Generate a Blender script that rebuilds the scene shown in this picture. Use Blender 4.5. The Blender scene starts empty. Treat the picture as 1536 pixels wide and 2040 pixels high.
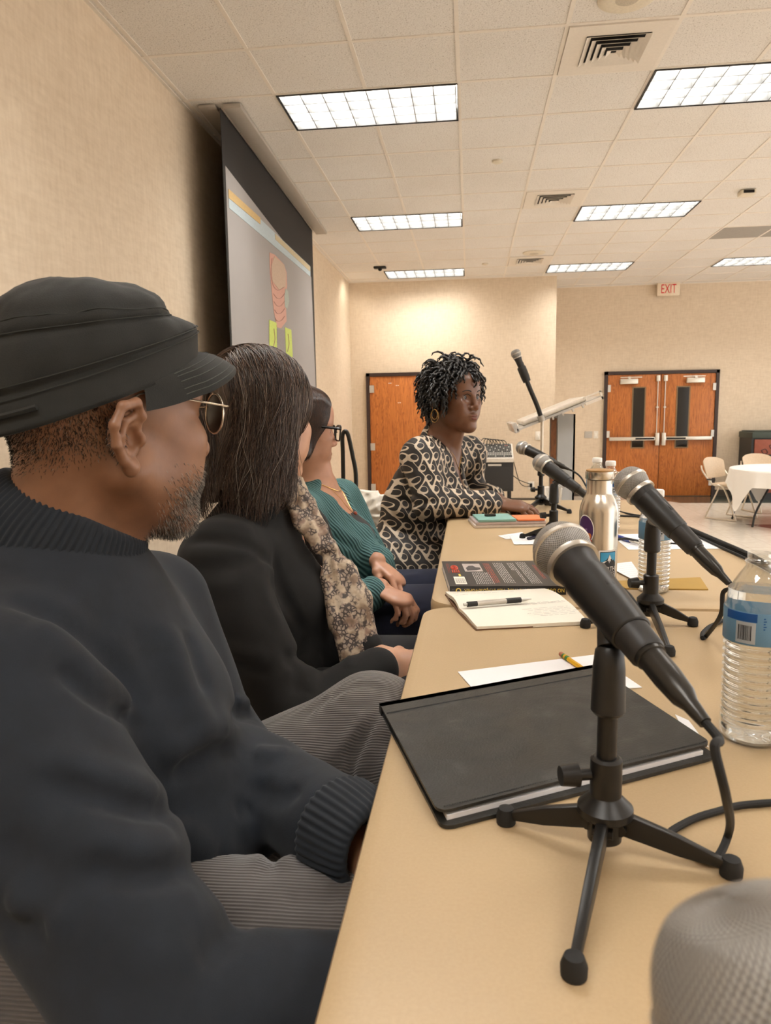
import bpy, bmesh, math, random
import numpy as np
from mathutils import Vector, Matrix
random.seed(7)
rng = np.random.default_rng(7)
PI = math.pi
SC = bpy.context.scene
COL = SC.collection

# ------------------------------------------------------------------ camera
FPX, YAW, PIT, ROL = 1435.376, 0.11747088, 0.13603262, -0.01571519
CZ = 1.53
CAMP = np.array([0.0, 0.0, CZ])
_cy, _sy = math.cos(YAW), math.sin(YAW)
CF = np.array([-_sy * math.cos(PIT), _cy * math.cos(PIT), -math.sin(PIT)])
_R = np.array([_cy, _sy, 0.0]); _U = np.cross(_R, CF)
CR = math.cos(ROL) * _R + math.sin(ROL) * _U
CU = -math.sin(ROL) * _R + math.cos(ROL) * _U

def ray(x, y):
    return CF + (x - 768) / FPX * CR - (y - 1020) / FPX * CU
def atY(x, y, Y):
    d = ray(x, y); return CAMP + d * (Y / d[1])
def atZ(x, y, Z):
    d = ray(x, y); return CAMP + d * ((Z - CZ) / d[2])
def atX(x, y, X):
    d = ray(x, y); return CAMP + d * (X / d[0])

cd = bpy.data.cameras.new('camera'); cam = bpy.data.objects.new('camera', cd); COL.objects.link(cam)
M = Matrix([[CR[0], CU[0], -CF[0], 0], [CR[1], CU[1], -CF[1], 0], [CR[2], CU[2], -CF[2], CZ], [0, 0, 0, 1]])
cam.matrix_world = M
cd.sensor_fit = 'VERTICAL'; cd.sensor_height = 36; cd.lens = FPX / 2040 * 36
cd.clip_start = 0.02; cd.clip_end = 100
cd.dof.use_dof = True; cd.dof.focus_distance = 1.25; cd.dof.aperture_fstop = cd.lens / 1.8
SC.camera = cam

# ------------------------------------------------------------------ materials
class NT:
    def __init__(s, name):
        s.m = bpy.data.materials.new(name); s.m.use_nodes = True
        s.t = s.m.node_tree; s.b = s.t.nodes['Principled BSDF']; s.out = s.t.nodes['Material Output']
    def n(s, typ, **kw):
        nd = s.t.nodes.new('ShaderNode' + typ)
        for k, v in kw.items():
            if k.startswith('_'): setattr(nd, k[1:], v)
            else:
                key = int(k[1:]) if k[0] == 'i' and k[1:].isdigit() else k
                nd.inputs[key].default_value = v
        return nd
    def l(s, a, b): s.t.links.new(a, b)
    def coord(s, scale=(1, 1, 1), kind='Object', rot=(0, 0, 0)):
        tc = s.n('TexCoord'); mp = s.n('Mapping'); mp.inputs['Scale'].default_value = scale; mp.inputs['Rotation'].default_value = rot
        s.l(tc.outputs[kind], mp.inputs[0]); return mp.outputs[0]
    def math(s, op, a, b=None, c=None):
        nd = s.n('Math', _operation=op)
        for i, v in enumerate((a, b, c)):
            if v is None: continue
            if isinstance(v, (int, float)): nd.inputs[i].default_value = v
            else: s.l(v, nd.inputs[i])
        return nd.outputs[0]
    def ramp(s, fac, stops):
        r = s.n('ValToRGB'); e = r.color_ramp.elements
        while len(e) < len(stops): e.new(0.5)
        for i, (p, c) in enumerate(stops):
            e[i].position = p; e[i].color = (*c, 1) if len(c) == 3 else c
        s.l(fac, r.inputs[0]); return r.outputs[0]
    def mix(s, fac, a, b, mode='MIX'):
        nd = s.n('MixRGB', _blend_type=mode)
        for i, v in ((0, fac), (1, a), (2, b)):
            if isinstance(v, (int, float)): nd.inputs[i].default_value = v
            elif isinstance(v, tuple): nd.inputs[i].default_value = (*v, 1) if len(v) == 3 else v
            else: s.l(v, nd.inputs[i])
        return nd.outputs[0]
    def bump(s, h, strength=0.3, dist=0.001, prev=None):
        nd = s.n('Bump', Strength=strength, Distance=dist); s.l(h, nd.inputs['Height'])
        if prev is not None: s.l(prev, nd.inputs['Normal'])
        return nd.outputs[0]
    def set(s, color=None, rough=None, metal=None, normal=None, **kw):
        for k, v in (('Base Color', color), ('Roughness', rough), ('Metallic', metal), ('Normal', normal)):
            if v is None: continue
            if isinstance(v, tuple): s.b.inputs[k].default_value = (*v, 1) if len(v) == 3 else v
            elif isinstance(v, (int, float)): s.b.inputs[k].default_value = v
            else: s.l(v, s.b.inputs[k])
        for k, v in kw.items(): s.b.inputs[k.replace('_', ' ')].default_value = v
        return s.m

def hexc(h):
    h = h.lstrip('#'); o = []
    for i in (0, 2, 4):
        c = int(h[i:i + 2], 16) / 255
        o.append(c / 12.92 if c <= 0.04045 else ((c + 0.055) / 1.055) ** 2.4)
    return tuple(o)

_mc = {}
def plain(name, color, rough=0.5, metal=0.0, var=0.06, scale=60, bump=0.0, bdist=0.0005, **kw):
    if name in _mc: return _mc[name]
    if isinstance(color, str): color = hexc(color)
    t = NT(name); co = t.coord()
    nz = t.n('TexNoise', Scale=scale, Detail=3.0); t.l(co, nz.inputs['Vector'])
    lo = tuple(c * (1 - var) for c in color); hi = tuple(min(1, c * (1 + var)) for c in color)
    c = t.ramp(nz.outputs[0], [(0.3, lo), (0.7, hi)])
    nm = t.bump(nz.outputs[0], bump, bdist) if bump else None
    m = t.set(c, rough, metal, nm, **kw); _mc[name] = m; return m

def emit(name, color, strength):
    t = NT(name); t.b.inputs['Emission Color'].default_value = (*color, 1)
    t.b.inputs['Emission Strength'].default_value = strength; t.b.inputs['Base Color'].default_value = (0.8, 0.8, 0.8, 1)
    return t.m

# ------------------------------------------------------------------ object helpers
def wloc(o):
    v = Vector((0, 0, 0))
    while o is not None: v += o.location; o = o.parent
    return v
def tag(o, label=None, cat=None, group=None, kind=None):
    if label: o['label'] = label
    if cat: o['category'] = cat
    if group: o['group'] = group
    if kind: o['kind'] = kind
    return o
def thing(name, label, cat, loc=(0, 0, 0), group=None):
    o = bpy.data.objects.new(name, None); COL.objects.link(o); o.location = loc; o.empty_display_size = 0.1
    return tag(o, label, cat, group)
def link(name, me, parent=None, mat=None):
    o = bpy.data.objects.new(name, me); COL.objects.link(o)
    if parent is not None: o.parent = parent
    if mat is not None:
        me.materials.clear()
        for m in (mat if isinstance(mat, (list, tuple)) else [mat]): me.materials.append(m)
    return o
def mesh(name, V, F, mat=None, parent=None, smooth=True, world=True, auto=None):
    """V in world coordinates (taken back to the parent's frame when there is one)"""
    V = np.asarray(V, float)
    if parent is not None and world: V = V - np.array(wloc(parent))
    me = bpy.data.meshes.new(name); me.from_pydata(V.tolist(), [], F if isinstance(F, list) else np.asarray(F).tolist()); me.update()
    if smooth: me.polygons.foreach_set('use_smooth', np.ones(len(me.polygons), bool))
    if smooth and auto: me.set_sharp_from_angle(angle=math.radians(auto))
    return link(name, me, parent, mat)
def copy_tree(o, parent=None):
    c = o.copy(); COL.objects.link(c)
    if parent is not None: c.parent = parent
    for ch in list(o.children): copy_tree(ch, c)
    return c

def basis(d):
    d = np.asarray(d, float); d = d / np.linalg.norm(d)
    a = np.array([0, 0, 1.0]) if abs(d[2]) < 0.9 else np.array([1.0, 0, 0])
    u = np.cross(a, d); u /= np.linalg.norm(u); return u, np.cross(d, u), d

class MB:
    """collects shapes, links them as ONE mesh"""
    def __init__(s): s.V = []; s.F = []; s.M = []; s.mi = 0
    def add(s, V, F):
        o = len(s.V); s.V.extend([tuple(map(float, v)) for v in V]); s.F.extend([tuple(int(i) + o for i in f) for f in F]); s.M.extend([s.mi] * len(F)); return s
    def box(s, x0, x1, y0, y1, z0, z1):
        V = [(x, y, z) for x in (x0, x1) for y in (y0, y1) for z in (z0, z1)]
        return s.add(V, [(0, 1, 3, 2), (4, 6, 7, 5), (0, 4, 5, 1), (2, 3, 7, 6), (0, 2, 6, 4), (1, 5, 7, 3)])
    def obox(s, c, size, R):
        """oriented box; R columns are axes"""
        R = np.asarray(R); h = np.asarray(size) / 2; V = [np.asarray(c) + R @ (np.array(g) * h) for g in [(x, y, z) for x in (-1, 1) for y in (-1, 1) for z in (-1, 1)]]
        return s.add(V, [(0, 1, 3, 2), (4, 6, 7, 5), (0, 4, 5, 1), (2, 3, 7, 6), (0, 2, 6, 4), (1, 5, 7, 3)])
    def cyl(s, a, b, r0, r1=None, n=20, caps=True):
        r1 = r0 if r1 is None else r1; a = np.asarray(a, float); b = np.asarray(b, float); u, v, d = basis(b - a)
        t = np.arange(n) * 2 * PI / n; c = np.cos(t)[:, None] * u + np.sin(t)[:, None] * v
        V = np.concatenate([a + r0 * c, b + r1 * c]); F = [(i, (i + 1) % n, n + (i + 1) % n, n + i) for i in range(n)]
        if caps: F += [tuple(range(n))[::-1], tuple(range(n, 2 * n))]
        return s.add(V, F)
    def tube(s, P, r, n=10, caps=True, closed=False, spline=0):
        P = np.asarray(P, float)
        r = np.full(len(P), r, float) if np.isscalar(r) else np.asarray(r, float)
        if spline: P, r = cat_rom(P, r, spline)
        T = np.gradient(P, axis=0)
        if closed: T = np.roll(P, -1, 0) - np.roll(P, 1, 0)
        T /= np.linalg.norm(T, axis=1)[:, None] + 1e-12
        u, _, _ = basis(T[0]); V = []; t = np.arange(n) * 2 * PI / n
        for i in range(len(P)):
            u = u - T[i] * (u @ T[i]); u /= np.linalg.norm(u); w = np.cross(T[i], u)
            V.append(P[i] + r[i] * (np.cos(t)[:, None] * u + np.sin(t)[:, None] * w))
        V = np.concatenate(V); m = len(P); F = []
        for i in range(m if closed else m - 1):
            j = (i + 1) % m
            F += [(i * n + k, i * n + (k + 1) % n, j * n + (k + 1) % n, j * n + k) for k in range(n)]
        if caps and not closed: F += [tuple(range(n))[::-1], tuple(range((m - 1) * n, m * n))]
        return s.add(V, F)
    def lathe(s, prof, c=(0, 0, 0), d=(0, 0, 1), n=32, caps=True, fr=None):
        """prof: list of (r, h) along axis d from c"""
        c = np.asarray(c, float); u, v, d = basis(d); t = np.arange(n) * 2 * PI / n
        ring = np.cos(t)[:, None] * u + np.sin(t)[:, None] * v; V = []
        for r, h in prof: V.append(c + d * h + ring * max(r, 1e-5))
        V = np.concatenate(V); m = len(prof)
        F = [(i * n + k, i * n + (k + 1) % n, (i + 1) * n + (k + 1) % n, (i + 1) * n + k) for i in range(m - 1) for k in range(n)]
        if caps: F += [tuple(range(n))[::-1], tuple(range((m - 1) * n, m * n))]
        return s.add(V, F)
    def sphere(s, c, r, n=20, m=12, R=None):
        r = np.ones(3) * r if np.isscalar(r) else np.asarray(r)
        V = []
        for i in range(m + 1):
            a = PI * i / m
            for k in range(n):
                b = 2 * PI * k / n; p = np.array([math.sin(a) * math.cos(b), math.sin(a) * math.sin(b), math.cos(a)]) * r
                V.append(np.asarray(c) + (p if R is None else np.asarray(R) @ p))
        F = [(i * n + k, (i + 1) * n + k, (i + 1) * n + (k + 1) % n, i * n + (k + 1) % n) for i in range(m) for k in range(n)]
        return s.add(V, F)
    def prism(s, poly, z0, z1, fn=None):
        """poly (x,y) extruded in z; fn maps local to world"""
        n = len(poly); V = [(x, y, z0) for x, y in poly] + [(x, y, z1) for x, y in poly]
        if fn: V = [fn(v) for v in V]
        return s.add(V, [tuple(range(n))[::-1], tuple(range(n, 2 * n))] + [(i, (i + 1) % n, n + (i + 1) % n, n + i) for i in range(n)])
    def grid(s, P):
        """P (a,b,3) open surface"""
        a, b = P.shape[:2]; return s.add(P.reshape(-1, 3), [(i * b + j, i * b + j + 1, (i + 1) * b + j + 1, (i + 1) * b + j) for i in range(a - 1) for j in range(b - 1)])
    def build(s, name, mat, parent=None, smooth=False, auto=35, world=True, bevel=0, seg=2):
        o = mesh(name, np.array(s.V), s.F, mat, parent, smooth or bool(auto), world, auto)
        if isinstance(mat, (list, tuple)): o.data.polygons.foreach_set('material_index', np.array(s.M, np.int32))
        if bevel:
            bm = bmesh.new(); bm.from_mesh(o.data)
            ed = [e for e in bm.edges if len(e.link_faces) == 2 and e.calc_face_angle(0) > 0.6]
            bmesh.ops.bevel(bm, geom=ed, offset=bevel, segments=seg, affect='EDGES', profile=0.5, clamp_overlap=True)
            bm.to_mesh(o.data); bm.free()
            o.data.polygons.foreach_set('use_smooth', np.ones(len(o.data.polygons), bool)); o.data.set_sharp_from_angle(angle=math.radians(40))
        return o

def cat_rom(P, r, k):
    P = np.asarray(P, float); r = np.asarray(r, float); n = len(P)
    E = np.concatenate([[2 * P[0] - P[1]], P, [2 * P[-1] - P[-2]]]); out = []; ro = []
    for i in range(n - 1):
        p0, p1, p2, p3 = E[i:i + 4]
        for t in np.arange(k) / k:
            out.append(0.5 * (2 * p1 + (p2 - p0) * t + (2 * p0 - 5 * p1 + 4 * p2 - p3) * t * t + (3 * p1 - p0 - 3 * p2 + p3) * t ** 3)); ro.append(r[i] * (1 - t) + r[i + 1] * t)
    out.append(P[-1]); ro.append(r[-1]); return np.array(out), np.array(ro)

def rrect(w, h, r, n=6):
    """rounded rectangle outline centred on 0"""
    o = []
    for cx, cy, a0 in ((w / 2 - r, h / 2 - r, 0), (-w / 2 + r, h / 2 - r, PI / 2), (-w / 2 + r, -h / 2 + r, PI), (w / 2 - r, -h / 2 + r, 1.5 * PI)):
        for i in range(n + 1):
            a = a0 + PI / 2 * i / n; o.append((cx + r * math.cos(a), cy + r * math.sin(a)))
    return o

def text_mesh(s, size, align='CENTER', extrude=0.0):
    cu = bpy.data.curves.new('lettering', 'FONT'); cu.body = s; cu.size = size; cu.align_x = align; cu.align_y = 'CENTER'; cu.extrude = extrude
    cu.resolution_u = 3
    o = bpy.data.objects.new('lettering_tmp', cu); COL.objects.link(o)
    dg = bpy.context.evaluated_depsgraph_get(); dg.update(); me = o.evaluated_get(dg).to_mesh()
    V = np.array([v.co[:] for v in me.vertices]).reshape(-1, 3); F = [tuple(p.vertices) for p in me.polygons]
    o.evaluated_get(dg).to_mesh_clear(); bpy.data.objects.remove(o); bpy.data.curves.remove(cu)
    return V, F
def text_obj(name, s, size, fn, mat, parent, align='CENTER', sx=1.0, bold=0.0):
    """fn maps an (N,2) array of text-plane coordinates to (N,3) world points"""
    V, F = text_mesh(s, size, align)
    if len(V) == 0: return None
    return mesh(name, fn(V[:, :2] * np.array([sx, 1.0])), F, mat, parent, smooth=False)

def wood(name, c1, c2, c3, scale=1.0, axis='Z', rough=0.45):
    t = NT(name); sc = {'Z': (9, 9, 0.9), 'X': (0.9, 9, 9), 'Y': (9, 0.9, 9)}[axis]
    co = t.coord(tuple(v * scale for v in sc)); nz = t.n('TexNoise', Scale=1.3, Detail=5.0, Roughness=0.6, Distortion=1.2); t.l(co, nz.inputs['Vector'])
    wv = t.math('FRACT', t.math('MULTIPLY', nz.outputs[0], 9.0))
    tri = t.math('ABSOLUTE', t.math('SUBTRACT', wv, 0.5))
    co2 = t.coord(tuple(v * scale * (12 if v > 1 else 2.2) for v in sc)); n2 = t.n('TexNoise', Scale=1.0, Detail=2.0); t.l(co2, n2.inputs['Vector'])
    c = t.ramp(tri, [(0.02, c1), (0.2, c2), (0.5, c3)])
    c = t.mix(0.35, c, t.ramp(n2.outputs[0], [(0.35, c1), (0.65, c3)]))
    return t.set(c, rough, 0.0, t.bump(n2.outputs[0], 0.08, 0.001))
# ================================================================== ROOM
XL, YF1, YF2, XC, CEIL = -1.955, 12.0, 13.2, 1.365, CZ + 2.1144
XR, YB = 9.0, -5.0
FLOORZ, RISER, TOPZ = 0.0, 0.43, CZ - 0.36
GP, GX, GY = 0.6096, -1.29176, 4.40327

def m_wall():
    t = NT('wallcovering'); co = t.coord()
    n1 = t.n('TexNoise', Scale=7.0, Detail=6.0, Roughness=0.7); t.l(co, n1.inputs['Vector'])
    v1 = t.coord((40, 40, 9)); n2 = t.n('TexNoise', Scale=1.0, Detail=3.0); t.l(v1, n2.inputs['Vector'])
    v2 = t.coord((9, 9, 45)); n3 = t.n('TexNoise', Scale=1.0, Detail=3.0); t.l(v2, n3.inputs['Vector'])
    s = t.math('ADD', t.math('MULTIPLY', n2.outputs[0], 0.5), t.math('MULTIPLY', n3.outputs[0], 0.5))
    s = t.math('ADD', t.math('MULTIPLY', s, 0.75), t.math('MULTIPLY', n1.outputs[0], 0.25))
    c = t.ramp(s, [(0.36, (0.61, 0.49, 0.355)), (0.5, (0.665, 0.545, 0.405)), (0.64, (0.715, 0.595, 0.45))])
    return t.set(c, 0.62, 0.0, t.bump(s, 0.22, 0.003))
M_WALL = m_wall()

def m_ceil():
    t = NT('ceiling_tile'); co = t.coord()
    n1 = t.n('TexNoise', Scale=115.0, Detail=2.0, Roughness=0.55); t.l(co, n1.inputs['Vector'])
    n2 = t.n('TexNoise', Scale=260.0, Detail=1.0); t.l(co, n2.inputs['Vector'])
    f = t.math('ADD', t.math('MULTIPLY', n1.outputs[0], 0.6), t.math('MULTIPLY', n2.outputs[0], 0.4))
    c = t.ramp(f, [(0.3, (0.3, 0.25, 0.2)), (0.43, (0.77, 0.745, 0.71)), (0.7, (0.9, 0.875, 0.84))])
    n3 = t.n('TexNoise', Scale=0.8, Detail=4.0); t.l(co, n3.inputs['Vector'])
    c = t.mix(0.5, c, t.ramp(n3.outputs[0], [(0.35, (0.86, 0.83, 0.79)), (0.65, (1, 1, 1))]), 'MULTIPLY')
    return t.set(c, 0.9, 0.0, t.bump(f, 0.5, 0.004))
M_CEIL = m_ceil()
M_TBAR = plain('ceiling_bar_paint', (0.8, 0.74, 0.66), 0.5, var=0.03)

def m_floor():
    t = NT('vinyl_floor'); co = t.coord()
    br = t.n('TexBrick', Scale=1.0); br.offset = 0.0; br.squash = 1.0
    br.inputs['Brick Width'].default_value = 0.305; br.inputs['Row Height'].default_value = 0.305; br.inputs['Mortar Size'].default_value = 0.0015
    br.inputs['Color1'].default_value = (0.66, 0.59, 0.5, 1); br.inputs['Color2'].default_value = (0.7, 0.63, 0.54, 1); br.inputs['Mortar'].default_value = (0.3, 0.24, 0.18, 1)
    t.l(co, br.inputs['Vector'])
    nz = t.n('TexNoise', Scale=14.0, Detail=5.0); t.l(co, nz.inputs['Vector'])
    c = t.mix(0.25, br.outputs[0], t.ramp(nz.outputs[0], [(0.35, (0.52, 0.44, 0.35)), (0.65, (0.8, 0.72, 0.62))]))
    return t.set(c, 0.14, 0.0)
M_FLOOR = m_floor()

def struct(name, mb, m, **kw):
    o = mb.build(name, m, auto=None, **kw); o['kind'] = 'structure'; return o
struct('floor', MB().box(XL - .3, XR + .3, YB - .3, YF2 + .3, -0.1, 0), M_FLOOR)
FIXC = [(i, j) for i in (0, 4, 8, 12) for j in (-14, -9, -4, 1, 6, 11)]
_hole = {(i + di, j) for i, j in FIXC for di in (0, 1)}
xs_ = [XL - .3] + [GX + i * GP for i in range(-1, 22) if XL < GX + i * GP < XR] + [XR + .3]
ys_ = [YB - .3] + [GY + j * GP for j in range(-20, 16) if YB < GY + j * GP < YF2] + [YF2 + .3]
cb = MB()
for u0, u1 in zip(xs_[:-1], xs_[1:]):
    for v0, v1 in zip(ys_[:-1], ys_[1:]):
        if (math.floor(((u0 + u1) / 2 - GX) / GP), math.floor(((v0 + v1) / 2 - GY) / GP)) in _hole: continue
        cb.box(u0, u1, v0, v1, CEIL, CEIL + .02)
cb.box(XL - .3, XR + .3, YB - .3, YF2 + .3, CEIL + .15, CEIL + .2)
ceil_o = struct('ceiling', cb, M_CEIL)
g = MB()
k = -1
for i in range(-1, 24):
    x = GX + i * GP
    if not XL < x < XR: continue
    for j in range(-18, 16):
        y0, y1 = max(YB, GY + j * GP), min(YF2, GY + (j + 1) * GP)
        if y1 > y0 and not ((i, j) in _hole and (i - 1, j) in _hole): g.box(x - .012, x + .012, y0, y1, CEIL - .004, CEIL + .002)
for j in range(-18, 16):
    y = GY + j * GP
    if YB < y < YF2: g.box(XL, XR, y - .012, y + .012, CEIL - .0045, CEIL + .002)
g.box(XL, XL + .022, YB, YF1, CEIL - .006, CEIL + .002); g.box(XL, XC, YF1 - .022, YF1, CEIL - .006, CEIL + .002); g.box(XC, XR, YF2 - .022, YF2, CEIL - .006, CEIL + .002)
g.build('ceiling_grid', M_TBAR, ceil_o, auto=None)

struct('wall_left', MB().box(XL - .15, XL, YB - .15, YF1 + .15, 0, CEIL), M_WALL)
struct('wall_far', MB().box(XL, XC, YF1, YF2 + .15, 0, CEIL), M_WALL)
struct('wall_far_recess', MB().box(XC, XR + .15, YF2, YF2 + .15, 0, CEIL), M_WALL)
struct('wall_near', MB().box(XL, XR, YB - .15, YB, 0, CEIL), M_WALL)
M_BASE = plain('rubber_base', '#4a4238', 0.5)
struct('baseboard_left', MB().box(XL, XL + .012, YB, YF1, 0, .11), M_BASE)
struct('baseboard_far', MB().box(XL + 1.32, XC + .012, YF1 - .012, YF1, 0, .11), M_BASE)
struct('baseboard_recess', MB().box(XC + .012, 2.34, YF2 - .012, YF2, 0, .11).box(4.28, XR, YF2 - .012, YF2, 0, .11), M_BASE)
# dark border strip and dark bands laid into the floor
M_FGREEN = plain('floor_green_tile', '#39403a', 0.16, var=0.15, scale=20)
M_FRED = plain('floor_maroon_tile', '#4a2c25', 0.16, var=0.15, scale=20)
M_FBROWN = plain('floor_brown_tile', '#6d5543', 0.16, var=0.12, scale=20)
fl = MB(); fl.box(3.42, XR, 12.2, 13.18, 0, .0015)
struct('floor_border_strip', fl, M_FGREEN)
fl = MB(); fl.prism([(2.9, 13.18), (3.42, 12.2), (3.42, 13.18)], 0, .0016)
struct('floor_brown_corner', fl, M_FBROWN)
fl = MB(); fl.prism([(3.62, 9.9), (4.2, 8.9), (6.5, 8.9), (6.5, 9.9)], 0, .0015)
struct('floor_maroon_patch', fl, M_FRED)

# stage platform the panel sits on
M_CARPET = plain('stage_carpet', '#3a3632', 0.95, var=0.2, scale=300, bump=0.4)
M_BLACK = plain('black_paint', '#161514', 0.5)
st = thing('stage_platform', 'low carpeted stage platform under the panel tables', 'stage', (-.2, 2.2, 0))
MB().box(XL + .03, 1.15, -2.4, 5.4, RISER - .03, RISER).build('deck', M_CARPET, st, auto=None)
MB().box(XL + .06, 1.12, -2.37, 5.37, 0, RISER - .03).build('skirt', M_BLACK, st, auto=None)

# ------------------------------------------------------------------ ceiling fixtures
M_DIFF = None
def m_diffuser():
    t = NT('lit_diffuser'); co = t.coord((1, 1, 1))
    sx = t.n('SeparateXYZ'); t.l(co, sx.inputs[0])
    # fluorescent tubes glow through as two brighter bands along x
    b = t.math('COSINE', t.math('MULTIPLY', sx.outputs['Y'], 2 * PI / .26))
    s = t.math('ADD', t.math('MULTIPLY', b, -.22), 1.0)
    nz = t.n('TexNoise', Scale=5.0, Detail=2.0); t.l(co, nz.inputs['Vector'])
    s = t.math('MULTIPLY', s, t.math('ADD', t.math('MULTIPLY', nz.outputs[0], .5), .75))
    t.b.inputs['Emission Color'].default_value = (1.0, 0.965, 0.915, 1)
    t.l(t.math('MULTIPLY', s, LIGHT_E), t.b.inputs['Emission Strength'])
    return t.set((0.7, 0.7, 0.68), 0.4)
LIGHT_E, LOUV = 34.0, .14
M_DIFF = m_diffuser()
M_DARKFRAME = plain('fixture_frame', '#26231f', 0.5)
M_CELL = plain('louver_blade', '#cfcac0', 0.35)
ln = thing('ceiling_light', '', 'ceiling light', (0, 0, CEIL))
ln.location = (0, 0, 0)
W_, D_ = 4 * GP / 2, GP
f_ = MB()
for a, b, c_, d_ in ((0, W_, 0, .02), (0, W_, D_ - .02, D_), (0, .02, 0, D_), (W_ - .02, W_, 0, D_)): f_.box(a + .008, b - .008, c_ + .008, d_ - .008, -.01, .1)
f_.build('frame', M_DARKFRAME, ln, auto=None)
MB().box(.02, W_ - .02, .02, D_ - .02, .075, .08).build('lamp_panel', M_DIFF, ln, auto=None)
lv = MB()
for i in range(1, 8): x = .02 + (W_ - .04) * i / 8; lv.box(x - .003, x + .003, .02, D_ - .02, -.006, .07)
for j in range(1, 4): y = .02 + (D_ - .04) * j / 4; lv.box(.02, W_ - .02, y - .003, y + .003, -.006, .07)
lv.box(.02, .024, .02, D_ - .02, -.006, .07).box(W_ - .024, W_ - .02, .02, D_ - .02, -.006, .07).box(.02, W_ - .02, .02, .024, -.006, .07).box(.02, W_ - .02, D_ - .024, D_ - .02, -.006, .07)
lv.build('louver', plain('louver_metal', (LOUV, LOUV, LOUV * .97), .35), ln, auto=None)
FIX = {(0, 1): 'lit ceiling light nearest above the projection screen', (0, 6): 'lit ceiling light just beyond the far end of the screen case', (0, 11): 'lit ceiling light against the far wall above the single door',
       (4, 1): 'large lit ceiling light beside the nearest square air vent', (4, 6): 'lit ceiling light beside the second square air vent', (4, 11): 'lit ceiling light beyond the small third vent, above the wall corner',
       (8, 11): 'lit ceiling light beyond the exit sign row, cut by the right frame edge'}
first = True
for i in (0, 4, 8, 12):
    for j in (-14, -9, -4, 1, 6, 11):
        if i == 12 and j == 11: pass
        o = ln if first else copy_tree(ln); first = False
        o.location = (GX + i * GP, GY + j * GP, CEIL - .003)
        seen = FIX.get((i, j))
        tag(o, seen or 'lit recessed ceiling light outside the picture', 'ceiling light', 'recessed ceiling lights')

# square air vents: face plate with stepped louvres
M_VENT = plain('vent_paint', (0.75, 0.69, 0.61), 0.45, var=.03)
M_HOLE = plain('vent_dark', '#15110d', 0.9)
def vent(x0, y0, label, size=GP, open_=.32):
    cx, cy = x0 + size / 2, y0 + size / 2
    t = thing('ceiling_vent', label, 'air vent', (cx, cy, CEIL), 'square ceiling vents')
    h = size / 2 - .014; o = open_ / 2 + .02
    pl = MB()
    for a, b, c_, d_ in ((-h, h, -h, -o), (-h, h, o, h), (-h, -o, -o, o), (o, h, -o, o)): pl.box(cx + a, cx + b, cy + c_, cy + d_, CEIL - .012, CEIL - .002)
    pl.build('face_plate', M_VENT, t, auto=None)
    MB().box(cx - o, cx + o, cy - o, cy + o, CEIL - .004, CEIL - .0015).build('duct_opening', M_HOLE, t, auto=None)
    lo = MB()
    for q in range(5):
        r1 = o * (1 - q * .19); r0 = r1 - o * .085; z1, z0 = CEIL - .006 - q * .004, CEIL - .02 - q * .004
        for s in range(4):
            c, s_ = math.cos(s * PI / 2), math.sin(s * PI / 2)
            P = [(-r1, -r1, z0), (r1, -r1, z0), (r0 - .012, -r0 + .012, z1), (-r0 + .012, -r0 + .012, z1)]
            V = [(cx + c * x - s_ * y, cy + s_ * x + c * y, z) for x, y, z in P]; V += [(x, y, z + .002) for x, y, z in V]
            lo.add(V, [(0, 1, 2, 3), (7, 6, 5, 4), (0, 4, 5, 1), (1, 5, 6, 2), (2, 6, 7, 3), (3, 7, 4, 0)])
    lo.build('louvre', M_VENT, t, auto=None)
vent(GX + 3 * GP, GY + 0 * GP, 'nearest and largest square ceiling vent with stepped louvres')
vent(GX + 3 * GP, GY + 5 * GP, 'middle square ceiling vent, left of a lit ceiling light')
vent(GX + 3 * GP, GY + 10 * GP - .05, 'farthest square ceiling vent, in front of a round ceiling speaker')
M_SPK = plain('speaker_grille_paint', (0.7, 0.63, 0.5), 0.55)
def spk(x, y, label):
    t = thing('ceiling_speaker', label, 'ceiling speaker', (x, y, CEIL), 'round ceiling speakers')
    MB().lathe([(.15, 0), (.15, -.006), (.135, -.014), (.1, -.016)], (x, y, CEIL - .002), n=36).build('ring', M_SPK, t)
    MB().lathe([(.1, -.012), (.06, -.016), (0, -.018)], (x, y, CEIL - .002), n=36).build('grille', plain('speaker_mesh', (0.5, 0.44, 0.34), .6, scale=400, var=.3), t)
p = atZ(1250, -8, CEIL); spk(p[0], p[1], 'round ceiling speaker cut by the top edge, behind the nearest vent')
p = atZ(1064, 503, CEIL); spk(p[0], p[1], 'small far round ceiling speaker next to the farthest vent')
# smoke sensor, sprinkler-like disc, grey blank tile and a dark little projector mount
p = atZ(1488, 379, CEIL); t = thing('smoke_detector', 'beige box shaped detector on the ceiling at the right', 'smoke detector', (p[0], p[1], CEIL))
MB().box(p[0] - .07, p[0] + .07, p[1] - .06, p[1] + .06, CEIL - .05, CEIL - .004).build('housing', M_SPK, t, bevel=.008)
MB().box(p[0] - .05, p[0] + .05, p[1] - .064, p[1] - .0605, CEIL - .04, CEIL - .012).build('slot', M_HOLE, t)
for (x, y, lab) in ((991, 320, 'small pale sprinkler cap in the ceiling between two lights'), (966, 525, 'tiny pale sprinkler cap in the ceiling near the far wall')):
    p = atZ(x, y, CEIL)
    tag(MB().lathe([(.045, 0), (.045, -.012), (.03, -.02), (0, -.022)], (p[0], p[1], CEIL - .001)).build('ceiling_sprinkler', M_SPK), lab, 'sprinkler', 'ceiling sprinkler caps')
p = atZ(757, 531, CEIL); t = thing('dark_ceiling_sensor', 'small black device on the ceiling near the far left light', 'sensor', (p[0], p[1], CEIL))
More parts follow.
